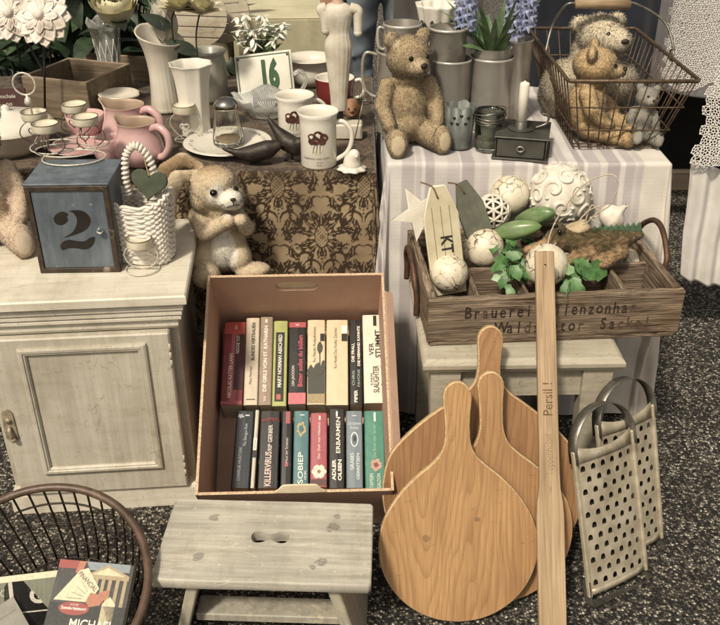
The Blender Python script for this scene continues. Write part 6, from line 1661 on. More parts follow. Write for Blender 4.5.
# ================================================================ PLUSH TOYS
M_plush = attr_mat('short_pile', .95, 70, .18, 300, .1, .15, .1)
M_eye = mat('black_glass_eye', C('#0d0b09'), None, .08, bp=0)
M_nose = mat('stitched_nose', C('#1f1712'), C('#33251c'), .6, 300)
def bear(label, loc, yaw, s, main, pale, pad, n=26000, extra=None, tilt=(0,0,0), pile=.010, eyes=True, cat='teddy bear', nm='teddy_bear', headturn=0):
    t = thing(nm, label, cat, loc, (tilt[0], tilt[1], yaw), 'plush toys on the stall')
    hr = Matrix.Translation((0,-.02,.56)) @ Matrix.Rotation(R(headturn),4,'Z') @ Matrix.Translation((0,.02,-.56))
    hp = lambda p: tuple(hr @ Vector(p))
    E = [((0,.01,.29),(.20,.175,.29),(0,0,0)), ((0,-.03,.17),(.185,.17,.16),(0,0,0))]
    H_ = [(hp((0,-.02,.735)),(.195,.18,.18),(0,0,headturn)), (hp((0,-.165,.685)),(.092,.095,.078),(0,0,headturn)), (hp((0,-.11,.70)),(.13,.11,.11),(0,0,headturn)),
          (hp((-.155,.01,.885)),(.075,.038,.078),(0,-14,headturn)), (hp((.155,.01,.885)),(.075,.038,.078),(0,14,headturn)), ((0,0,.56),(.13,.12,.08),(0,0,0))]
    A = []
    for q in (-1,1):
        A += capsule((q*.185,-.01,.50),(q*.245,-.07,.34),.072,.068,5)+capsule((q*.245,-.07,.34),(q*.215,-.20,.215),.068,.058,5)
        A += capsule((q*.115,-.05,.115),(q*.185,-.33,.085),.112,.085,6)+[((q*.200,-.385,.115),(.088,.052,.125),(-8,0,q*16))]
    me = blob_mesh([(tuple(c*s for c in e[0]), tuple(c*s for c in e[1]), e[2]) for e in E+H_+A], .0125*s+.0008, 3)
    sc = lambda e: (tuple(c*s for c in e[0]), tuple(c*s for c in e[1]), e[2])
    rules = [(sc((hp((0,-.185,.68)),(.11,.09,.09),(0,0,headturn))), pale, .35)]
    for q in (-1,1):
        rules.append((sc(((q*.210,-.436,.115),(.066,.030,.102),(-8,0,q*16))), pad, .12))
        rules.append((sc((hp((q*.155,-.035,.885)),(.052,.03,.055),(0,q*14,headturn))), pad, .3))
        rules.append((sc(((q*.205,-.232,.185),(.035,.035,.04),(0,0,0))), pad, .2))
    if extra: rules += [(sc(e), c, f) for e,c,f in extra]
    bare = [sc(((q*.210,-.445,.115),(.070,.036,.106),(-8,0,q*16))) for q in (-1,1)]
    lf = lambda Q: np.where(np.min([ell_dist(Q,e) for e in bare],0) < 1, .25, 1)
    part('body', furry(me, lambda P: cols(P, main, rules), n, pile*s+.001, .0007, (0,0,-.5), .45, .22, lf), M_plush, t)
    if eyes:
        for q in (-1,1):
            m = MB(); m.ell(tuple(c*s for c in hp((q*.078,-.178,.765))), .021*s, (0,0,0), 14, 10); part('eye', m, M_eye, t)
        m = MB(); m.ell(tuple(c*s for c in hp((0,-.262,.715))), (.034*s,.02*s,.024*s), (0,0,headturn), 14, 10)
        part('nose', m, M_nose, t)
        m = MB(); m.tube([tuple(c*s for c in hp(p)) for p in ((0,-.268,.70),(0,-.272,.665))], .005*s, 5); m.tube([tuple(c*s for c in hp(p)) for p in ((-.045,-.252,.645),(0,-.272,.665),(.045,-.252,.645))], .005*s, 5); part('mouth', m, M_nose, t)
    return t
p = Rz(409,157); 
bear('beige teddy bear sitting at the table edge in front of the metal jug', (p.x-.002,p.y+.105,ZR+.004), 15, .262, C('#a8916c'), C('#b9a37f'), C('#c0ac89'), 46000, headturn=14)
p = at_z(600,136,ZR)
slump = bear('golden teddy bear sitting in the wire basket looking to the right', (p.x-.040,2.012,ZR+.006), 70, .245, C('#c0a06c'), C('#ccb184'), C('#b59f78'), 36000, headturn=4)
p = at_z(-17,250,ZC)
bear('pale pink beige teddy bear with a red patch cut off by the left edge', (p.x+.002,p.y+.05,ZC+.003), 22, .30, C('#c4ab8f'), C('#cfb99e'), C('#cdb79c'), 20000, [(((.0,-.19,.27),(.05,.06,.05),(0,0,0)),C('#b0413c'),.2)])
slump.scale = (1.16,1.12,.90)
bear('small grey plush toy slumped in the front right corner of the wire basket', (at_y(641,140,1.92).x,1.955,ZR+.008), 10, .135, C('#8a8579'), C('#9a9486'), C('#948e80'), 7000, tilt=(-8,10,0), cat='plush toy', nm='plush_toy')
def bunny():
    p = at_y(223,271,1.772); t = thing('plush_rabbit', 'pale tan plush rabbit with drooping ears and paws held to its mouth', 'plush rabbit', p, (0,0,14), 'plush toys on the stall'); t.scale = (.95,.95,.89)
    cap = capsule; flat_ = lambda L: [(e[0],(e[1][0],e[1][1]*.5,e[1][2]),(0,0,0)) for e in L]
    E = [((0,0,.072),(.060,.05,.072),(0,0,0)),((0,-.004,.135),(.046,.043,.05),(0,0,0)),((0,-.008,.18),(.038,.036,.035),(0,0,0)),
         ((-.002,-.012,.232),(.054,.052,.053),(0,0,0)),((0,-.02,.251),(.044,.044,.036),(0,0,0)),((.024,-.050,.216),(.030,.028,.026),(0,0,0)),((.034,-.047,.205),(.022,.022,.018),(0,0,0)),((-.036,-.020,.208),(.022,.028,.03),(0,0,0)),((.046,-.022,.210),(.014,.022,.024),(0,0,0)),
         ((-.045,-.02,.045),(.036,.04,.045),(0,0,0)),((-.043,-.058,.024),(.033,.024,.034),(0,0,0)),((.038,-.02,.045),(.03,.038,.042),(0,0,0)),((.066,-.045,.018),(.042,.026,.019),(0,0,0))]
    E += cap((-.046,-.012,.160),(-.036,-.050,.136),.022,.021)+cap((-.036,-.050,.136),(.014,-.068,.168),.021,.017)
    E += cap((.040,-.012,.158),(.058,-.045,.134),.020,.019)+cap((.058,-.045,.134),(.044,-.066,.166),.019,.016)
    ear = flat_(cap((-.030,.020,.274),(-.066,.026,.292),.012,.019,7)+cap((-.066,.026,.292),(-.104,.020,.274),.020,.019,7)+cap((-.104,.020,.274),(-.118,.014,.240),.019,.013,6))
    ear += flat_(cap((-.036,.004,.264),(-.082,-.004,.262),.012,.018,7)+cap((-.082,-.004,.262),(-.108,-.014,.222),.019,.021,7)+cap((-.108,-.014,.222),(-.108,-.022,.172),.021,.014,8))
    me = blob_mesh(E+ear, .0034, 3)
    main, pale, dk = C('#cbb592'), C('#eae2d0'), C('#a3855f')
    rules = [(((.004,-.05,.082),(.030,.030,.055),(0,0,0)),pale,.25),(((.022,-.064,.212),(.036,.034,.032),(0,0,0)),pale,.3),(((-.006,-.062,.232),(.018,.018,.030),(0,20,0)),pale,.4),
             (((-.043,-.080,.024),(.026,.018,.028),(0,0,0)),C('#d2bd99'),.2),(((-.085,.02,.280),(.055,.022,.03),(0,0,0)),dk,.4),(((-.11,-.03,.20),(.018,.012,.05),(0,0,0)),C('#b6977a'),.4),(((-.046,-.02,.200),(.03,.035,.04),(0,0,0)),C('#d0bc98'),.5),(((0,-.01,.275),(.035,.035,.025),(0,0,0)),C('#b0926a'),.6)]
    cheek = [((-.046,-.018,.203),(.030,.035,.040),(0,0,0)),((.058,-.018,.203),(.020,.03,.032),(0,0,0))]
    lf = lambda Q: np.where(np.min([ell_dist(Q,e) for e in cheek],0) < 1, 2.2, 1)
    part('body', furry(me, lambda P: cols(P, main, rules), 44000, .0028, .0006, (-.1,0,-.5), .4, .16, lf), M_plush, t)
    for (x,y,z,r) in ((-.010,-.0615,.240,.0085),(.040,-.050,.240,.006)):
        m = MB(); m.ell((x,y,z),r,(0,0,0),16,12); part('eye', m, M_eye, t)
    m = MB(); m.ell((.030,-.079,.226),(.0065,.004,.0042)); m.tube([(.030,-.081,.222),(.030,-.080,.212)],.0011,5); m.tube([(.014,-.077,.206),(.030,-.080,.212),(.044,-.072,.208)],.0011,5); part('nose', m, M_nose, t)
    m = MB()
    for a in (-.3,0,.3): m.tube([(.010,-.078,.217),(-.022,-.094,.207+.03*a)],.0004,4); m.tube([(.046,-.07,.217),(.072,-.08,.212+.03*a)],.0004,4)
    part('whiskers', m, M_nose, t)
bunny()
def lamb():
    p = at_y(585,92,2.17); t = thing('plush_lamb', 'large grey plush lamb with a shaggy cream head at the back of the wire basket', 'plush lamb', p, (0,0,0), 'plush toys on the stall')
    k = mpp(p)
    E = [((0,0,-.005),(.115,.085,.075),(0,0,0)),((.02,-.02,.03),(.10,.08,.07),(0,0,0)),((-.05,-.02,.02),(.065,.07,.065),(0,0,0)),((.015,-.02,.140),(.052,.05,.05),(0,0,0)),((.045,-.052,.135),(.036,.036,.032),(0,0,0)),((.01,0,.09),(.055,.05,.06),(0,0,0)),((-.035,0,.165),(.022,.012,.018),(0,-30,0)),((.06,.01,.172),(.020,.012,.018),(0,30,0))]
    me = blob_mesh(E, .006, 3); grey, cream = C('#b3a58b'), C('#cdbfa2')
    rules = [(((.02,-.02,.150),(.095,.11,.070),(0,0,0)),cream,.12)]
    lf = lambda Q: np.where((ell_dist(Q,((.01,.0,.155),(.07,.08,.06),(0,0,0))) < 1) & (ell_dist(Q,((.055,-.075,.133),(.04,.05,.04),(0,0,0))) > 1), 1.5, 1)
    part('body', furry(me, lambda P: cols(P, grey, rules), 32000, .006, .0009, (-.1,0,-.5), .5, .22, lf), M_plush, t)
    for (x,y,z) in ((.020,-.066,.155),(.068,-.060,.155)):
        m = MB(); m.ell((x,y,z),.0055,(0,0,0),12,8); part('eye', m, M_eye, t)
    m = MB(); m.ell((.056,-.088,.143),(.010,.005,.006)); m.tube(catmull([(.030,-.080,.129),(.045,-.089,.119),(.064,-.087,.122),(.074,-.075,.131)],5),.0016,5); part('nose', m, M_nose, t)
lamb()
def crocodile():
    p = at_z(580,249,.54); k = mpp(p); t = thing('plush_crocodile', 'plush crocodile with a red mouth and green crest lying across the crate', 'plush crocodile', p, (0,0,3), 'plush toys on the stall')
    Q = lambda px, py, dy=0: ((px-580)*k, dy, (246-py)*k*1.12)
    E = []
    for a,b,r0,r1 in ((Q(527,246),Q(545,241),4.2,6),(Q(545,241),Q(556,236),6.5,10),(Q(556,236),Q(578,238),12,12),(Q(578,238),Q(600,239),12,13),(Q(600,239),Q(622,237),13,10),(Q(622,237),Q(638,233),9,4)):
        E += capsule(a,b,r0*k,r1*k,6)
    E += capsule(Q(588,246,-.02),Q(570,250,-.03),8*k,6.5*k)+capsule(Q(618,246,-.02),Q(606,250,-.03),8*k,6.5*k)+[(Q(563,250,-.034),(9*k,8*k,5*k),(0,0,0)),(Q(598,252,-.036),(10*k,9*k,6*k),(0,0,0))]
    E += [(Q(556,226,-.012),(4*k,4*k,4*k),(0,0,0)),(Q(558,226,.014),(4*k,4*k,4*k),(0,0,0))]
    me = blob_mesh(E, .0032, 3)
    def cf(P):
        n = np.sin(P[:,0]*210+2.5*np.sin(P[:,2]*190+P[:,1]*90))*np.sin(P[:,1]*160+P[:,2]*230+1.7*np.sin(P[:,0]*120)); f = np.clip(n*.55+.35+(P[:,2]-.005)*22,0,1)[:,None]
        c = np.array(C('#a5835a'))*(1-f)+np.array(C('#5c4f31'))*f; g = np.clip(-(P[:,0]-Q(548,0)[0])*60,0,1)[:,None]; return c*(1-g)+np.array(C('#b08a5c'))*g
    part('body', furry(me, cf, 22000, .0032, .0006, (.3,0,-.3), .5, .25), M_plush, t)
    m = MB(); x,_,z = Q(537,250,-.006); m.ell((x,-.004,z),(13*k,6*k,3.2*k),(0,-8,0)); part('mouth', m, mat('red_felt', C('#8e3230'), C('#a0423c'), .9, 100), t)
    m = MB(); n = 9
    for i in range(n):
        x,_,z = Q(592+i*5.5, 229-abs(4-i)*.1-(i*.35)); m.prism([(x-.008,z-.008),(x+.008,z-.008),(x+.004,z+.006),(x,z+.012),(x-.004,z+.006)], .006, .001, TM((0,.003,0),(90,0,0)))
    part('crest', m, mat('green_felt', C('#3f5f41'), C('#4d6f4b'), .9, 120), t)
    for dy in (-.016,.012):
        m = MB(); x,_,z = Q(554,226); m.ell((x,dy-.006,z+.004),2.2*k,(0,0,0),12,8); part('eye', m, M_eye, t)
crocodile()
# ================================================================ WIRE BASKET OF BOOKS, LOWER LEFT
def book_basket():
    c = at_z(33,590,.225); k = mpp(c); r = 114*k; tilt = 21
    M = TM(c,(tilt,0,0)); t = thing('round_basket', 'round brown wire basket with a thick cane rim holding paperbacks', 'basket', M=M, group=None)
    dep = .19; rb = r*.74
    mw = mat('dark_brown_wire', C('#3a2c20'), C('#241b14'), .5, 100, 200, .2, .3)
    m = MB(); m.tube(ringpts((0,0,0),r,72),.0075,10,True,rf=None); part('rim', m, mat('cane_rim', C('#5d4534'), C('#43301f'), .45, 40, 150, .3, 0, .5, C('#7d634c'), 20, .55, .7), t)
    m = MB(); rad = lambda z: rb+(r-rb)*max(0,1+z/dep)**.7
    for i in range(44):
        a = 6.2832*i/44; m.tube([(rad(-dep*j/6)*math.cos(a), rad(-dep*j/6)*math.sin(a), -dep*j/6) for j in range(7)], .0021, 5)
    for z in (-.045,-.10,-.155,-dep): m.tube(ringpts((0,0,z),rad(z),60),.0021,5,True)
    for i in range(12): x = -rb+2*rb*(i+.5)/12; y = math.sqrt(rb*rb-x*x); m.tube([(x,-y,-dep),(x,y,-dep)],.0021,5)
    part('wire_side', m, mw, t)
    return M, r, dep
BBM, BBR, BBD = book_basket()
def flat_book(label, px, py, zl, w, h, th, rot, cov, deco, spine=None):
    """a book lying in the basket, cover up; (px, py) = centre of the cover, zl = height in the basket's frame"""
    inv = BBM.inverted(); o = inv @ Vector((0,0,H)); d = inv.to_3x3() @ ray(px,py); q = o+d*((zl-o.z)/d.z)
    M = BBM @ Matrix.Translation(q) @ Euler([R(a) for a in rot]).to_matrix().to_4x4()
    t = thing('book', label, 'book', M=M, group='paperbacks lying in the round basket')
    m = MB(); m.box((0,0,-.0006),(w,h,.0012),.0003); m.box((0,0,-th+.0006),(w,h,.0012),.0003); m.box((-w/2+.0006,0,-th/2),(.0012,h,th-.0026),.0003); part('cover', m, cov, t)
    m = MB(); m.box((.0005,0,-th/2),(w-.004,h-.004,th-.0028),.0005); part('pages', m, M_pages, t)
    m = MB(); ms = deco(m, w, h); part('cover_print', m, ms, t)
    return t
def c_michael(m, w, h):
    X = lambda u: (u-.5)*w; Y = lambda v: (v-.5)*h; z = .0004
    def poly(pts, mi, dz=0): m.add([(X(u),Y(v),z+dz) for u,v in pts], [list(range(len(pts)))], mi)
    poly([(.0,.93),(.30,.93),(.36,1.),(.0,1.)],0); poly([(.24,.9),(.32,.88),(.36,1.0),(.27,1.0)],5,.0001)
    poly([(.36,1.),(.42,.93),(.95,.93),(.95,1.)],6,.00005)
    poly([(.43,.90),(.66,.985),(.96,.90),(.96,.86),(.43,.86)],3,.0001); poly([(.47,.895),(.66,.96),(.90,.895)],8,.0002)
    for u in (.52,.61,.70,.80,.90): poly([(u,.45),(u+.045,.45),(u+.045,.86),(u,.86)],3,.0001)
    poly([(.68,.45),(.85,.45),(.85,.66),(.765,.72),(.68,.66)],8,.0003)
    poly([(.04,.66),(.30,.92),(.40,.945),(.60,.78),(.50,.66)],2,.0004); 
    m.text('FINANCIAL', TM((X(.43),Y(.83),z+.0006),(0,0,-38)), w*.085, 0+7, .01, .8)
    for i in range(4): m.add([(X(.20+.05*i),Y(.68+.05*i),z+.0005),(X(.40+.02*i),Y(.68+.02*i),z+.0005),(X(.40+.02*i),Y(.686+.02*i),z+.0005),(X(.20+.05*i),Y(.686+.05*i),z+.0005)],[[0,1,2,3]],4)
    poly([(.46,.66),(.50,.74),(.62,.73),(.74,.77),(.72,.71),(.64,.64),(.52,.62)],5,.0007); poly([(.60,.745),(.72,.775),(.75,.755),(.66,.72)],5,.0008)
    poly([(0,0),(1,0),(1,.64),(.0,.64)],1,.0003)
    disc(m, X(.33), Y(.60), w*.20, h*.055, 0, z+.0009, 26); m.text('Sonderleistung', TM((X(.33),Y(.60),z+.0012)), w*.055, 9, .02); m.text('NUR BEI', TM((X(.33),Y(.63),z+.0012)), w*.03, 9); 
    m.text('MICHAEL', TM((X(.60),Y(.475),z+.0009)), w*.165, 9, .012, .85); m.text('CONNOLLY', TM((X(.58),Y(.38),z+.0009)), w*.15, 9, .012, .85); m.text('Die Akten', TM((X(.55),Y(.22),z+.0009)), w*.12, 9)
    return [ink('#9b3a34'), ink('#22221f'), ink('#d3c49e'), ink('#a58f66'), ink('#8c7c58'), ink('#b06a4a'), ink('#7f8b93'), ink('#4a4436'), ink('#cdbf97'), ink('#e4dcc8')]
def c_olive(m, w, h):
    m.text('Ben Cooper', TM((-w*.08,h*.12,.0004)), h*.22, 0, .0); rect(m,-w*.5,w*.5,h*.36,h*.5,1,.0004); rect(m,-w*.45,-w*.05,-h*.48,-h*.38,2,.0004); return [ink('#a9ab8e'), ink('#cfc4a0'), ink('#191815')]
def c_g(m, w, h):
    m.text('G', TM((w*.05,h*.30,.0004)), w*.42, 0, .05); rect(m,-w*.3,w*.4,h*.12,h*.135,0,.0004); m.text('WO IST', TM((w*.05,-.02,.0004)), w*.2, 0); rect(m,-w*.5,-w*.42,-h*.5,h*.5,0,.0004); return [ink('#dcd5c3')]
def c_plain(m, w, h): rect(m,-w*.4,w*.4,h*.2,h*.21,0,.0004); return [ink('#6a6457')]
flat_book('thick dark paperback with a newspaper, red oval and large white author name', 84,622,-.055,.130,.200,.030,(8,3,-4),bm_['black'],c_michael)
flat_book('olive green paperback with a pale top band behind the black and white one', 14,598,-.070,.150,.075,.025,(26,4,9),book_mat('cover_olive',C('#5c6043'),C('#4f5339')),c_olive)
flat_book('black paperback with a white letter G wedged between two other books', 38,622,-.075,.085,.15,.026,(6,34,22),bm_['black'],c_g)
flat_book('plain grey covered paperback at the lower left corner of the basket', 4,628,-.050,.07,.08,.02,(4,0,38),book_mat('cover_drab',C('#8a8577'),C('#7b766a')),c_plain)

# ================================================================ BEHIND THE STALL
M_carton = mat('cream_carton', C('#b7ad88'), C('#a39a78'), .75, 10, 60, .1, 0, .25, C('#857b5c'), 7, .55, .75)
def carton(label, loc, yaw, w, d, h):
    t = thing('carton', label, 'carton', loc, (0,0,yaw), 'cream cartons behind the stall')
    m = MB(); m.box((0,d/2,h/2),(w,d,h),.003); part('body', m, M_carton, t)
    for s in (-1,1):
        m = MB(); m.box((0,d/2+s*d*.2505,h+.0022),(w*.995,d*.495,.0035),.001); part('flap', m, mat('carton_flap', C('#c6bd98'), C('#b5ab86'), .75, 10), t)
    m = MB(); m.box((-w*.3,-.0012,h*.72),(w*.3,.0015,h*.14),.0004); part('label_patch', m, mat('brown_label', C('#6f5c42'), C('#8b7a5e'), .7, 30), t)
carton('lower cream carton standing on the ground behind the snowdrops', (-.245,2.76,.002), 4, .34, .32, .40)
carton('upper cream carton stacked behind the snowdrops', (-.235,2.77,.408), 2, .31, .30, .375)
carton('wide cream carton behind the white vases, left of the stacked pair', (-.60,2.86,.002), -3, .36, .34, .74)
def round_lid(px,py,Y,r,rot,label):
    c = at_y(px,py,Y); t = thing('plank_disc', label, 'board', M=TM(c,rot), group='whitewashed plank discs')
    mt = painted('whitewash', C('#b9ad95'), C('#a4977e'), C('#6f5e47'), .6, .72, 14, .7, 0)
    for i in range(6):
        y0 = -r+2*r*i/6+.001; y1 = -r+2*r*(i+1)/6-.001
        f = lambda y: math.sqrt(max(r*r-y*y,1e-5)); ys = [y0+(y1-y0)*j/5 for j in range(6)]
        m = MB(); m.prism([(f(y),y) for y in ys]+[(-f(y),y) for y in ys[::-1]], .012, .001); part('plank', m, mt, t)
round_lid(196,16,2.52,.085,(78,4,10),'whitewashed round plank disc behind the flared white vase')
round_lid(222,14,2.60,.080,(80,-5,0),'whitewashed round plank disc half behind the other disc')
def plants():
    def pl(label, px, py, Y, n, seed, sz, spread, mats, hbase):
        c = at_y(px,py,Y); t = thing('potted_plant', label, 'plant', (c.x,c.y,hbase), (0,0,0), 'leafy plants behind the stall'); rr = random.Random(seed)
        m = MB(); m.lathe([(.0001,0),(.08,0),(.11,.16),(.118,.165),(.118,.19),(.108,.19),(.10,.17),(.0001,.165)],36); part('pot', m, mat('dark_pot', C('#4b3325'), C('#3a281d'), .7, 20), t)
        ml, ms = MB(), MB()
        for i in range(n):
            a = rr.uniform(0,6.28); q = rr.random()**.6; tip = Vector((math.cos(a)*q*spread, math.sin(a)*q*spread*.7, .2+rr.random()**.7*(c.z-hbase-.05)*1.0+.05*rr.random()))
            d = Vector((math.cos(a+rr.gauss(0,.5)), math.sin(a+rr.gauss(0,.5)), rr.uniform(-.5,.6)))
            leaf_mesh(ml, tip, d, (rr.gauss(0,.3),-.5+rr.gauss(0,.3),1), sz*rr.uniform(.7,1.3), sz*rr.uniform(.35,.6), 0, 0, .15, rr.uniform(.1,.7))
            if i % 3 == 0: ms.tube(catmull([(math.cos(a)*.03,math.sin(a)*.03,.17),tuple(tip*.6+Vector((0,0,.05))),tuple(tip)],3), .003, 4)
        part('leaves', ml, mats, t); part('stems', ms, M_stem, t)
    lm = leaf_mat('deep_green', '#20301d', '#35492d'); lm2 = leaf_mat('bright_green', '#2f4527', '#4c6540')
    pl('dark leafy plant behind the carved flowers at the left edge', 14,0,2.80,230,1,.13,.34,lm,.05)
    pl('broad leaved plant with lighter green leaves between flower stakes and crystal vase', 84,-6,2.9,200,2,.12,.32,lm2,.05)
    pl('dark green plant filling the gap behind the crystal vase', 140,-4,2.78,200,3,.10,.28,lm,.05)
    0 and pl('low dark foliage plant behind the red enamel cup', 312,20,2.80,150,5,.10,.16,lm,.05)
plants()
def person():
    X0 = at_y(380,40,2.95).x; t = thing('person', 'person in grey blue jeans standing behind the stall between figurine and metal jug', 'person', (X0,2.98,0), (0,0,12))
    def limb(q): return capsule((q*.095,0,.90),(q*.11,-.01,.48),.088,.060,9)+capsule((q*.11,-.01,.48),(q*.115,.03,.08),.060,.042,9)
    foot = lambda q: [((q*.12,-.045,.04),(.045,.12,.04),(0,0,0))]
    tors = [((0,.0,.98),(.165,.115,.13),(0,0,0)),((0,0,1.15),(.15,.10,.18),(0,0,0)),((0,0,1.33),(.185,.105,.15),(0,0,0)),((0,0,1.44),(.12,.08,.08),(0,0,0))]
    arm = lambda q: capsule((q*.19,0,1.42),(q*.25,.02,1.14),.055,.045,8)+capsule((q*.25,.02,1.14),(q*.20,-.10,.92),.045,.034,8)
    hand = []
    for q in (-1,1):
        hand += [((q*.195,-.12,.87),(.038,.026,.048),(0,0,0))]
        for i in range(4): hand += capsule((q*(.215-.014*i),-.13,.84),(q*(.205-.012*i),-.135,.785+.008*abs(i-1)),.0095,.008,4)
        hand += capsule((q*.17,-.14,.88),(q*.155,-.16,.83),.011,.009,4)
    head = [((0,-.005,1.63),(.075,.092,.112),(0,0,0)),((0,-.035,1.575),(.055,.06,.055),(0,0,0)),((0,-.102,1.615),(.012,.016,.018),(0,0,0)),((.078,0,1.62),(.01,.02,.03),(0,0,0)),((-.078,0,1.62),(.01,.02,.03),(0,0,0))]+capsule((0,.01,1.46),(0,0,1.56),.055,.052,4)
    def mk(nm, es, mt, vox=.011, par=t):
        me = blob_mesh(es, vox, 4)
        for p_ in me.polygons: p_.use_smooth = True
        return part(nm, me, mt, par)
    mk('body', limb(-1)+limb(1)+foot(-1)+foot(1)+tors+arm(-1)+arm(1)+head+hand, mat('skin', C('#b98d70'), C('#a97c60'), .6, 30), .0075)
    gro = lambda es, k: [(e[0], tuple(r+k for r in e[1]), e[2]) for e in es]
    jm = fabric('denim', .9, 900, .35, .1, 14); jm.node_tree.nodes.remove([n for n in jm.node_tree.nodes if n.type == 'ATTRIBUTE'][0])
    for n in jm.node_tree.nodes:
        if n.type == 'MIX' and not n.inputs[6].is_linked: n.inputs[6].default_value = C('#7a8590')
    fold = []
    for q in (-1,1):
        for z in (.86,.80,.74,.66,.57,.47,.36,.22): fold += [((q*(.10+.012*math.sin(z*40)),-.03,z),(.080-.03*(.9-z),.075-.02*(.9-z),.014),(12*math.sin(z*70),10*q,0))]
    mk('jeans', gro(limb(-1)+limb(1)+tors[:1],.012)+fold, jm)
    sh = gro(tors+arm(-1)+arm(1),.016)+[((0,0,.93+.045*i),(.178-.002*i,.13,.018),(0,3*math.sin(i*3),0)) for i in range(7)]
    mk('shirt', [e for e in sh if e[0][2] > .90 and not (abs(e[0][0]) > .19 and e[0][2] < .97)], mat('grey_shirt', C('#5c5d60'), C('#4b4c50'), .9, 14, 400, .3))
    mk('hair', [((0,.02,1.66),(.084,.09,.095),(0,0,0)),((0,.05,1.60),(.075,.06,.09),(0,0,0))], mat('brown_hair', C('#3b2a1e'), C('#4d382a'), .7, 60))
    for q in (-1,1):
        mk('shoe', gro(foot(q),.008)+[((q*.12,.03,.05),(.05,.055,.05),(0,0,0))], mat('dark_shoe', C('#2a2521'), C('#383028'), .5, 30))
        m = MB(); m.ell((q*.03,-.088,1.645),(.012,.008,.007)); part('eye', m, M_eye, t)
    m = MB(); m.tube([(-.024,-.092,1.565),(0,-.1,1.563),(.024,-.092,1.565)],.004,6); part('mouth', m, mat('lips', C('#8d5548')), t)
person()
def hung_cloth(name, label, cat, x0, x1, Y, ztop, zbot, col1, col2, A, K, seed, wav=.02, parent=None):
    V = []; nu, nv = 120, 60
    m = MB()
    def f(u,v):
        x = x0+(x1-x0)*u; z = ztop+(zbot-ztop)*v+.015*math.sin(u*9+seed)*v
        return (x-(x0+x1)/2, A*(math.sin(K*x+seed+.6*math.sin(3*v+seed))+.5*math.sin(2.3*K*x+1.3*seed-v))*(.25+.75*v)-wav*v, z)
    m.grid(nu,nv,f)
    o = solo(name, m, mat(name+'_fabric', C(col1), C(col2), .9, 9, 500, .25, 0, .15, sheen=.2), label, cat, ((x0+x1)/2,Y,0)); solidify(o,.002); return o
xa, xb = at_y(505,40,2.72).x, at_y(655,40,2.72).x
hung_cloth('hanging_cloth', 'dark navy cloth hanging in folds behind the wire basket', 'cloth', xa, xb, 2.72, 1.18, .28, '#232833','#1a1e27', .018, 34, 2)
xa2, xb2 = at_y(376,20,2.75).x, at_y(440,20,2.75).x
hung_cloth('hanging_cloth', 'grey cloth hanging in folds behind the metal mugs', 'cloth', xa2+.05, xb2+.12, 2.70, 1.18, .5, '#5b5754','#474442', .014, 40, 5)
def rail():
    t = thing('clothes_rail', 'dark metal clothes rail carrying the hanging cloths behind the right table', 'clothes rail', ((xa+xb)/2,2.715,0)); mt = mat('dark_rail', C('#2b2926'), None, .4, metal=.6); cx = (xa+xb)/2
    m = MB(); m.tube([(xa2-.1-cx,0,1.18),(1.25-cx,0,1.18)],.012,10); part('bar', m, mt, t)
    for x in (xa2-.1-cx,1.25-cx):
        m = MB(); m.tube([(x,0,.02),(x,0,1.18)],.012,10); m.tube([(x,-.25,.014),(x,.25,.014)],.012,10); part('upright', m, mt, t)
rail()
def openwork_pot():
    b = Rz(438,62); b.y = 2.33; b = Vector((at_y(438,20,2.33).x,2.33,ZR+.002)); h = at_y(438,3,2.33).z-b.z
    t = thing('openwork_pot', 'tall white openwork pot with a frilled rim behind the stacked metal mugs', 'pot', b); r = .046
    m = MB(); m.lathe([(.0001,0),(r*.8,0),(r*.85,h*.7),(r,h*.8),(r*1.2,h*.97),(r*1.25,h),(r*1.15,h*.97),(r*.9,h*.78),(.0001,h*.7)],72,fr=lambda q,z,a:(q*(1+(.07*math.cos(11*a) if z > h*.75 else 0)),z)); part('body', m, M_white, t)
    m = MB()
    for k in range(16):
        a = 6.283*k/16; m.ell((r*.955*math.cos(a),r*.955*math.sin(a),h*.80),(.007,.007,.014),(0,0,0),10,8)
    part('openings', m, mat('dark_hole_b', C('#2b2721'), None, .9), t)
openwork_pot()
# ---- neighbouring stall at the right edge
def neighbour():
    x0 = at_y(622,60,2.95).x; t = thing('trestle_table', 'dark trestle table of the neighbouring stall under a lilac grey cloth', 'table', (x0+.45,3.0,0)); mt = M_darkw
    m = MB(); m.box((0,.3,.86),(.92,.6,.03),.003); part('top', m, mt, t)
    for x in (-.4,.4):
        for y in (.05,.55): m = MB(); m.box((x,y,.422),(.05,.05,.84),.004); part('leg', m, mt, t)
    m = MB(); m.box((0,.02,.165),(.98,.03,.075),.004); part('foot_rail', m, wood('grey_rail_wood', C('#5f5344'), C('#453b30'), 0, 60), t)
    m = MB(); m.box((0,.45,.3),(.9,.02,.6),.004); part('back_board', m, mat('under_table_shade', C('#1a1714'), C('#231f1a'), .9, 20), t)  # added black sheet, stands in for the shade under the table top
    o = hung_cloth('table_cloth', 'lilac grey cloth hanging over the front of the neighbouring trestle table', 'cloth', x0-.02, x0+.95, 2.965, .90, .50, '#cfcacb','#bcb6ba', .016, 19, 1)
neighbour()
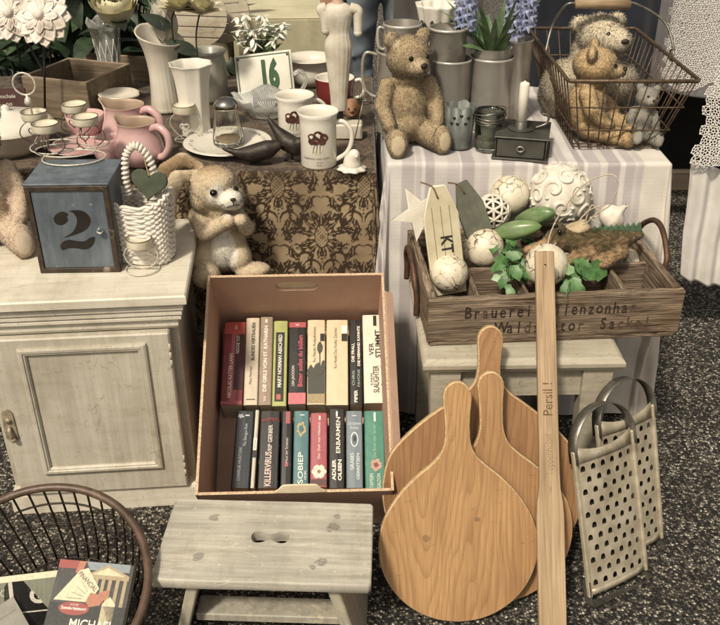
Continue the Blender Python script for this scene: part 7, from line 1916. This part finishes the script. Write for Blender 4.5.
def lace(P, nu, nv, th, seed):
    """filet crochet: rows of ring motifs joined by picots and bars; P maps (u,v) to a point"""
    rr = random.Random(seed); me = MB()
    def cell(i, j):
        c0 = (i+.5+(.5 if j % 2 else 0))/nu; c1 = (j+.5)/nv
        q = lambda r, a: P(c0+r*math.cos(a)/nu+rr.gauss(0,.012)/nu, c1+r*math.sin(a)/nv+rr.gauss(0,.012)/nv)
        kind = (i*7+j*3) % 5
        me.tube([q(.47,6.2832*k/14) for k in range(14)], th, 4, True)
        if kind != 2:
            me.tube([q(.17,6.2832*k/8) for k in range(8)], th*1.1, 4, True)
            for k in range(7):
                a = 6.2832*k/7+.3*j; me.tube([q(.17,a), q(.46,a+.06)], th, 4, caps=False)
        else:
            for k in range(3): me.tube([q(.46,1.05*k), q(.1,1.05*k+1.6), q(.46,1.05*k+3.14)], th, 4, caps=False)
        for k in range(4): me.ell(q(.52,.785+1.571*k), th*2.0, (0,0,0), 6, 4)
    for j in range(nv):
        for i in range(nu): cell(i, j)
    return me
M_thread = mat('crochet_thread', C('#dad6cf'), C('#c6c0b8'), .9, 200, 600, .4)
def laces():
    a = at_y(640,70,2.94); c0 = Vector((a.x,2.93,0))
    def P1(u,v):
        x = .05+.78*u; z = .885-(.30+.05*abs(math.sin(u*14)))*v-.10*u*v
        return (x, -.015-.03*v+.014*math.sin(u*16)*v, z)
    m = lace(P1, 34, 13, .0015, 4)
    solo('lace_cloth', m, M_thread, 'wide crocheted lace cloth laid over the lilac cloth of the neighbouring stall', 'lace', c0)
    e = at_y(700,120,2.15); c1 = Vector((e.x,2.15,0)); zt = 1.04
    def edge(v): return .018*abs(math.sin(v*9.5))
    def P2(u,v):
        z = zt-(zt-.545)*v; lean = .05*(1-v)-.012
        return (.0+edge(v)+lean+.20*u, .012*math.sin(u*9+v*2)+.02*math.sin(v*3), z)
    m = lace(P2, 10, 20, .0014, 9)
    ck = solo('lace_cloth', m, M_thread, 'crocheted lace border hanging close at the right edge of the view', 'lace', c1)
    m = MB()
    def P3(u,v):
        z = .552-(.552-.21)*v; return (.006+.02*abs(math.sin(v*2.2))+.05*v*(v>.6)*(v-.6)+.25*u, .02+.010*math.sin(u*30+v*2), z-.03*math.sin(u*3))
    m.grid(60,40,P3)
    b = solo('white_linen', m, mat('ribbed_white_linen', C('#d6d1ca'), C('#c3bdb5'), .9, 12, 500, .3), 'white ribbed linen cloth hanging below the lace border at the right edge', 'cloth', c1); solidify(b,.0015)
    t = thing('garment_stand', 'slim dark stand carrying the lace and linen at the right edge', 'stand', (c1.x+.40,2.16,0)); m = MB()
    m.tube([(-.36,0,1.05),(.12,0,1.05)],.008,8); m.tube([(.08,.02,.02),(.08,.02,1.05)],.010,8); m.tube([(-.05,.02,.012),(.2,.02,.012)],.012,8); m.tube([(.08,-.15,.012),(.08,.2,.012)],.012,8)
    part('frame', m, mat('dark_stand_metal', C('#2b2926'), None, .4, metal=.6), t)
laces()
# ================================================================ CAMERA AND LIGHT
cam = bpy.data.cameras.new('camera'); cam.sensor_width = 36; cam.lens = FPX/720*36; cam.clip_start = .02; cam.clip_end = 300
co_ = bpy.data.objects.new('camera', cam); COL.objects.link(co_); co_.location = (0,0,H); co_.rotation_euler = (R(90-PITCH),0,0)
S.camera = co_
SUN_EL, SUN_AZ = 52, -28      # degrees above the horizon; towards the camera's left, behind it
W = bpy.data.worlds.new('World'); S.world = W; W.use_nodes = True
wn = W.node_tree; bg = wn.nodes['Background']; bg.inputs['Strength'].default_value = .115
sk = wn.nodes.new('ShaderNodeTexSky'); sk.sky_type = 'NISHITA'; sk.sun_disc = False
sk.sun_elevation = R(SUN_EL); sk.dust_density = 4; sk.air_density = 1.0; sk.ozone_density = .3
hs = wn.nodes.new('ShaderNodeHueSaturation'); hs.inputs['Saturation'].default_value = .35
tn = wn.nodes.new('ShaderNodeMix'); tn.data_type = 'RGBA'; tn.blend_type = 'MULTIPLY'; tn.inputs[0].default_value = 1; tn.inputs[7].default_value = (1.0,.93,.80,1)
wn.links.new(sk.outputs[0], hs.inputs['Color']); wn.links.new(hs.outputs[0], tn.inputs[6]); wn.links.new(tn.outputs[2], bg.inputs[0])
sl = bpy.data.lights.new('sun', 'SUN'); sl.energy = 3.7; sl.angle = R(6); sl.color = (1,.90,.74)
so = bpy.data.objects.new('sun', sl); COL.objects.link(so)
az = R(SUN_AZ); el = R(SUN_EL)
sd = Vector((math.sin(az)*math.cos(el), -math.cos(az)*math.cos(el), math.sin(el)))      # from the scene towards the sun
so.rotation_euler = sd.to_track_quat('Z','Y').to_euler()
sk.sun_rotation = math.atan2(sd.x, sd.y)
S.view_settings.view_transform = 'Standard'; S.view_settings.look = 'None'; S.view_settings.exposure = 0; S.view_settings.gamma = 1
S.cycles.max_bounces = 8; S.cycles.transparent_max_bounces = 8
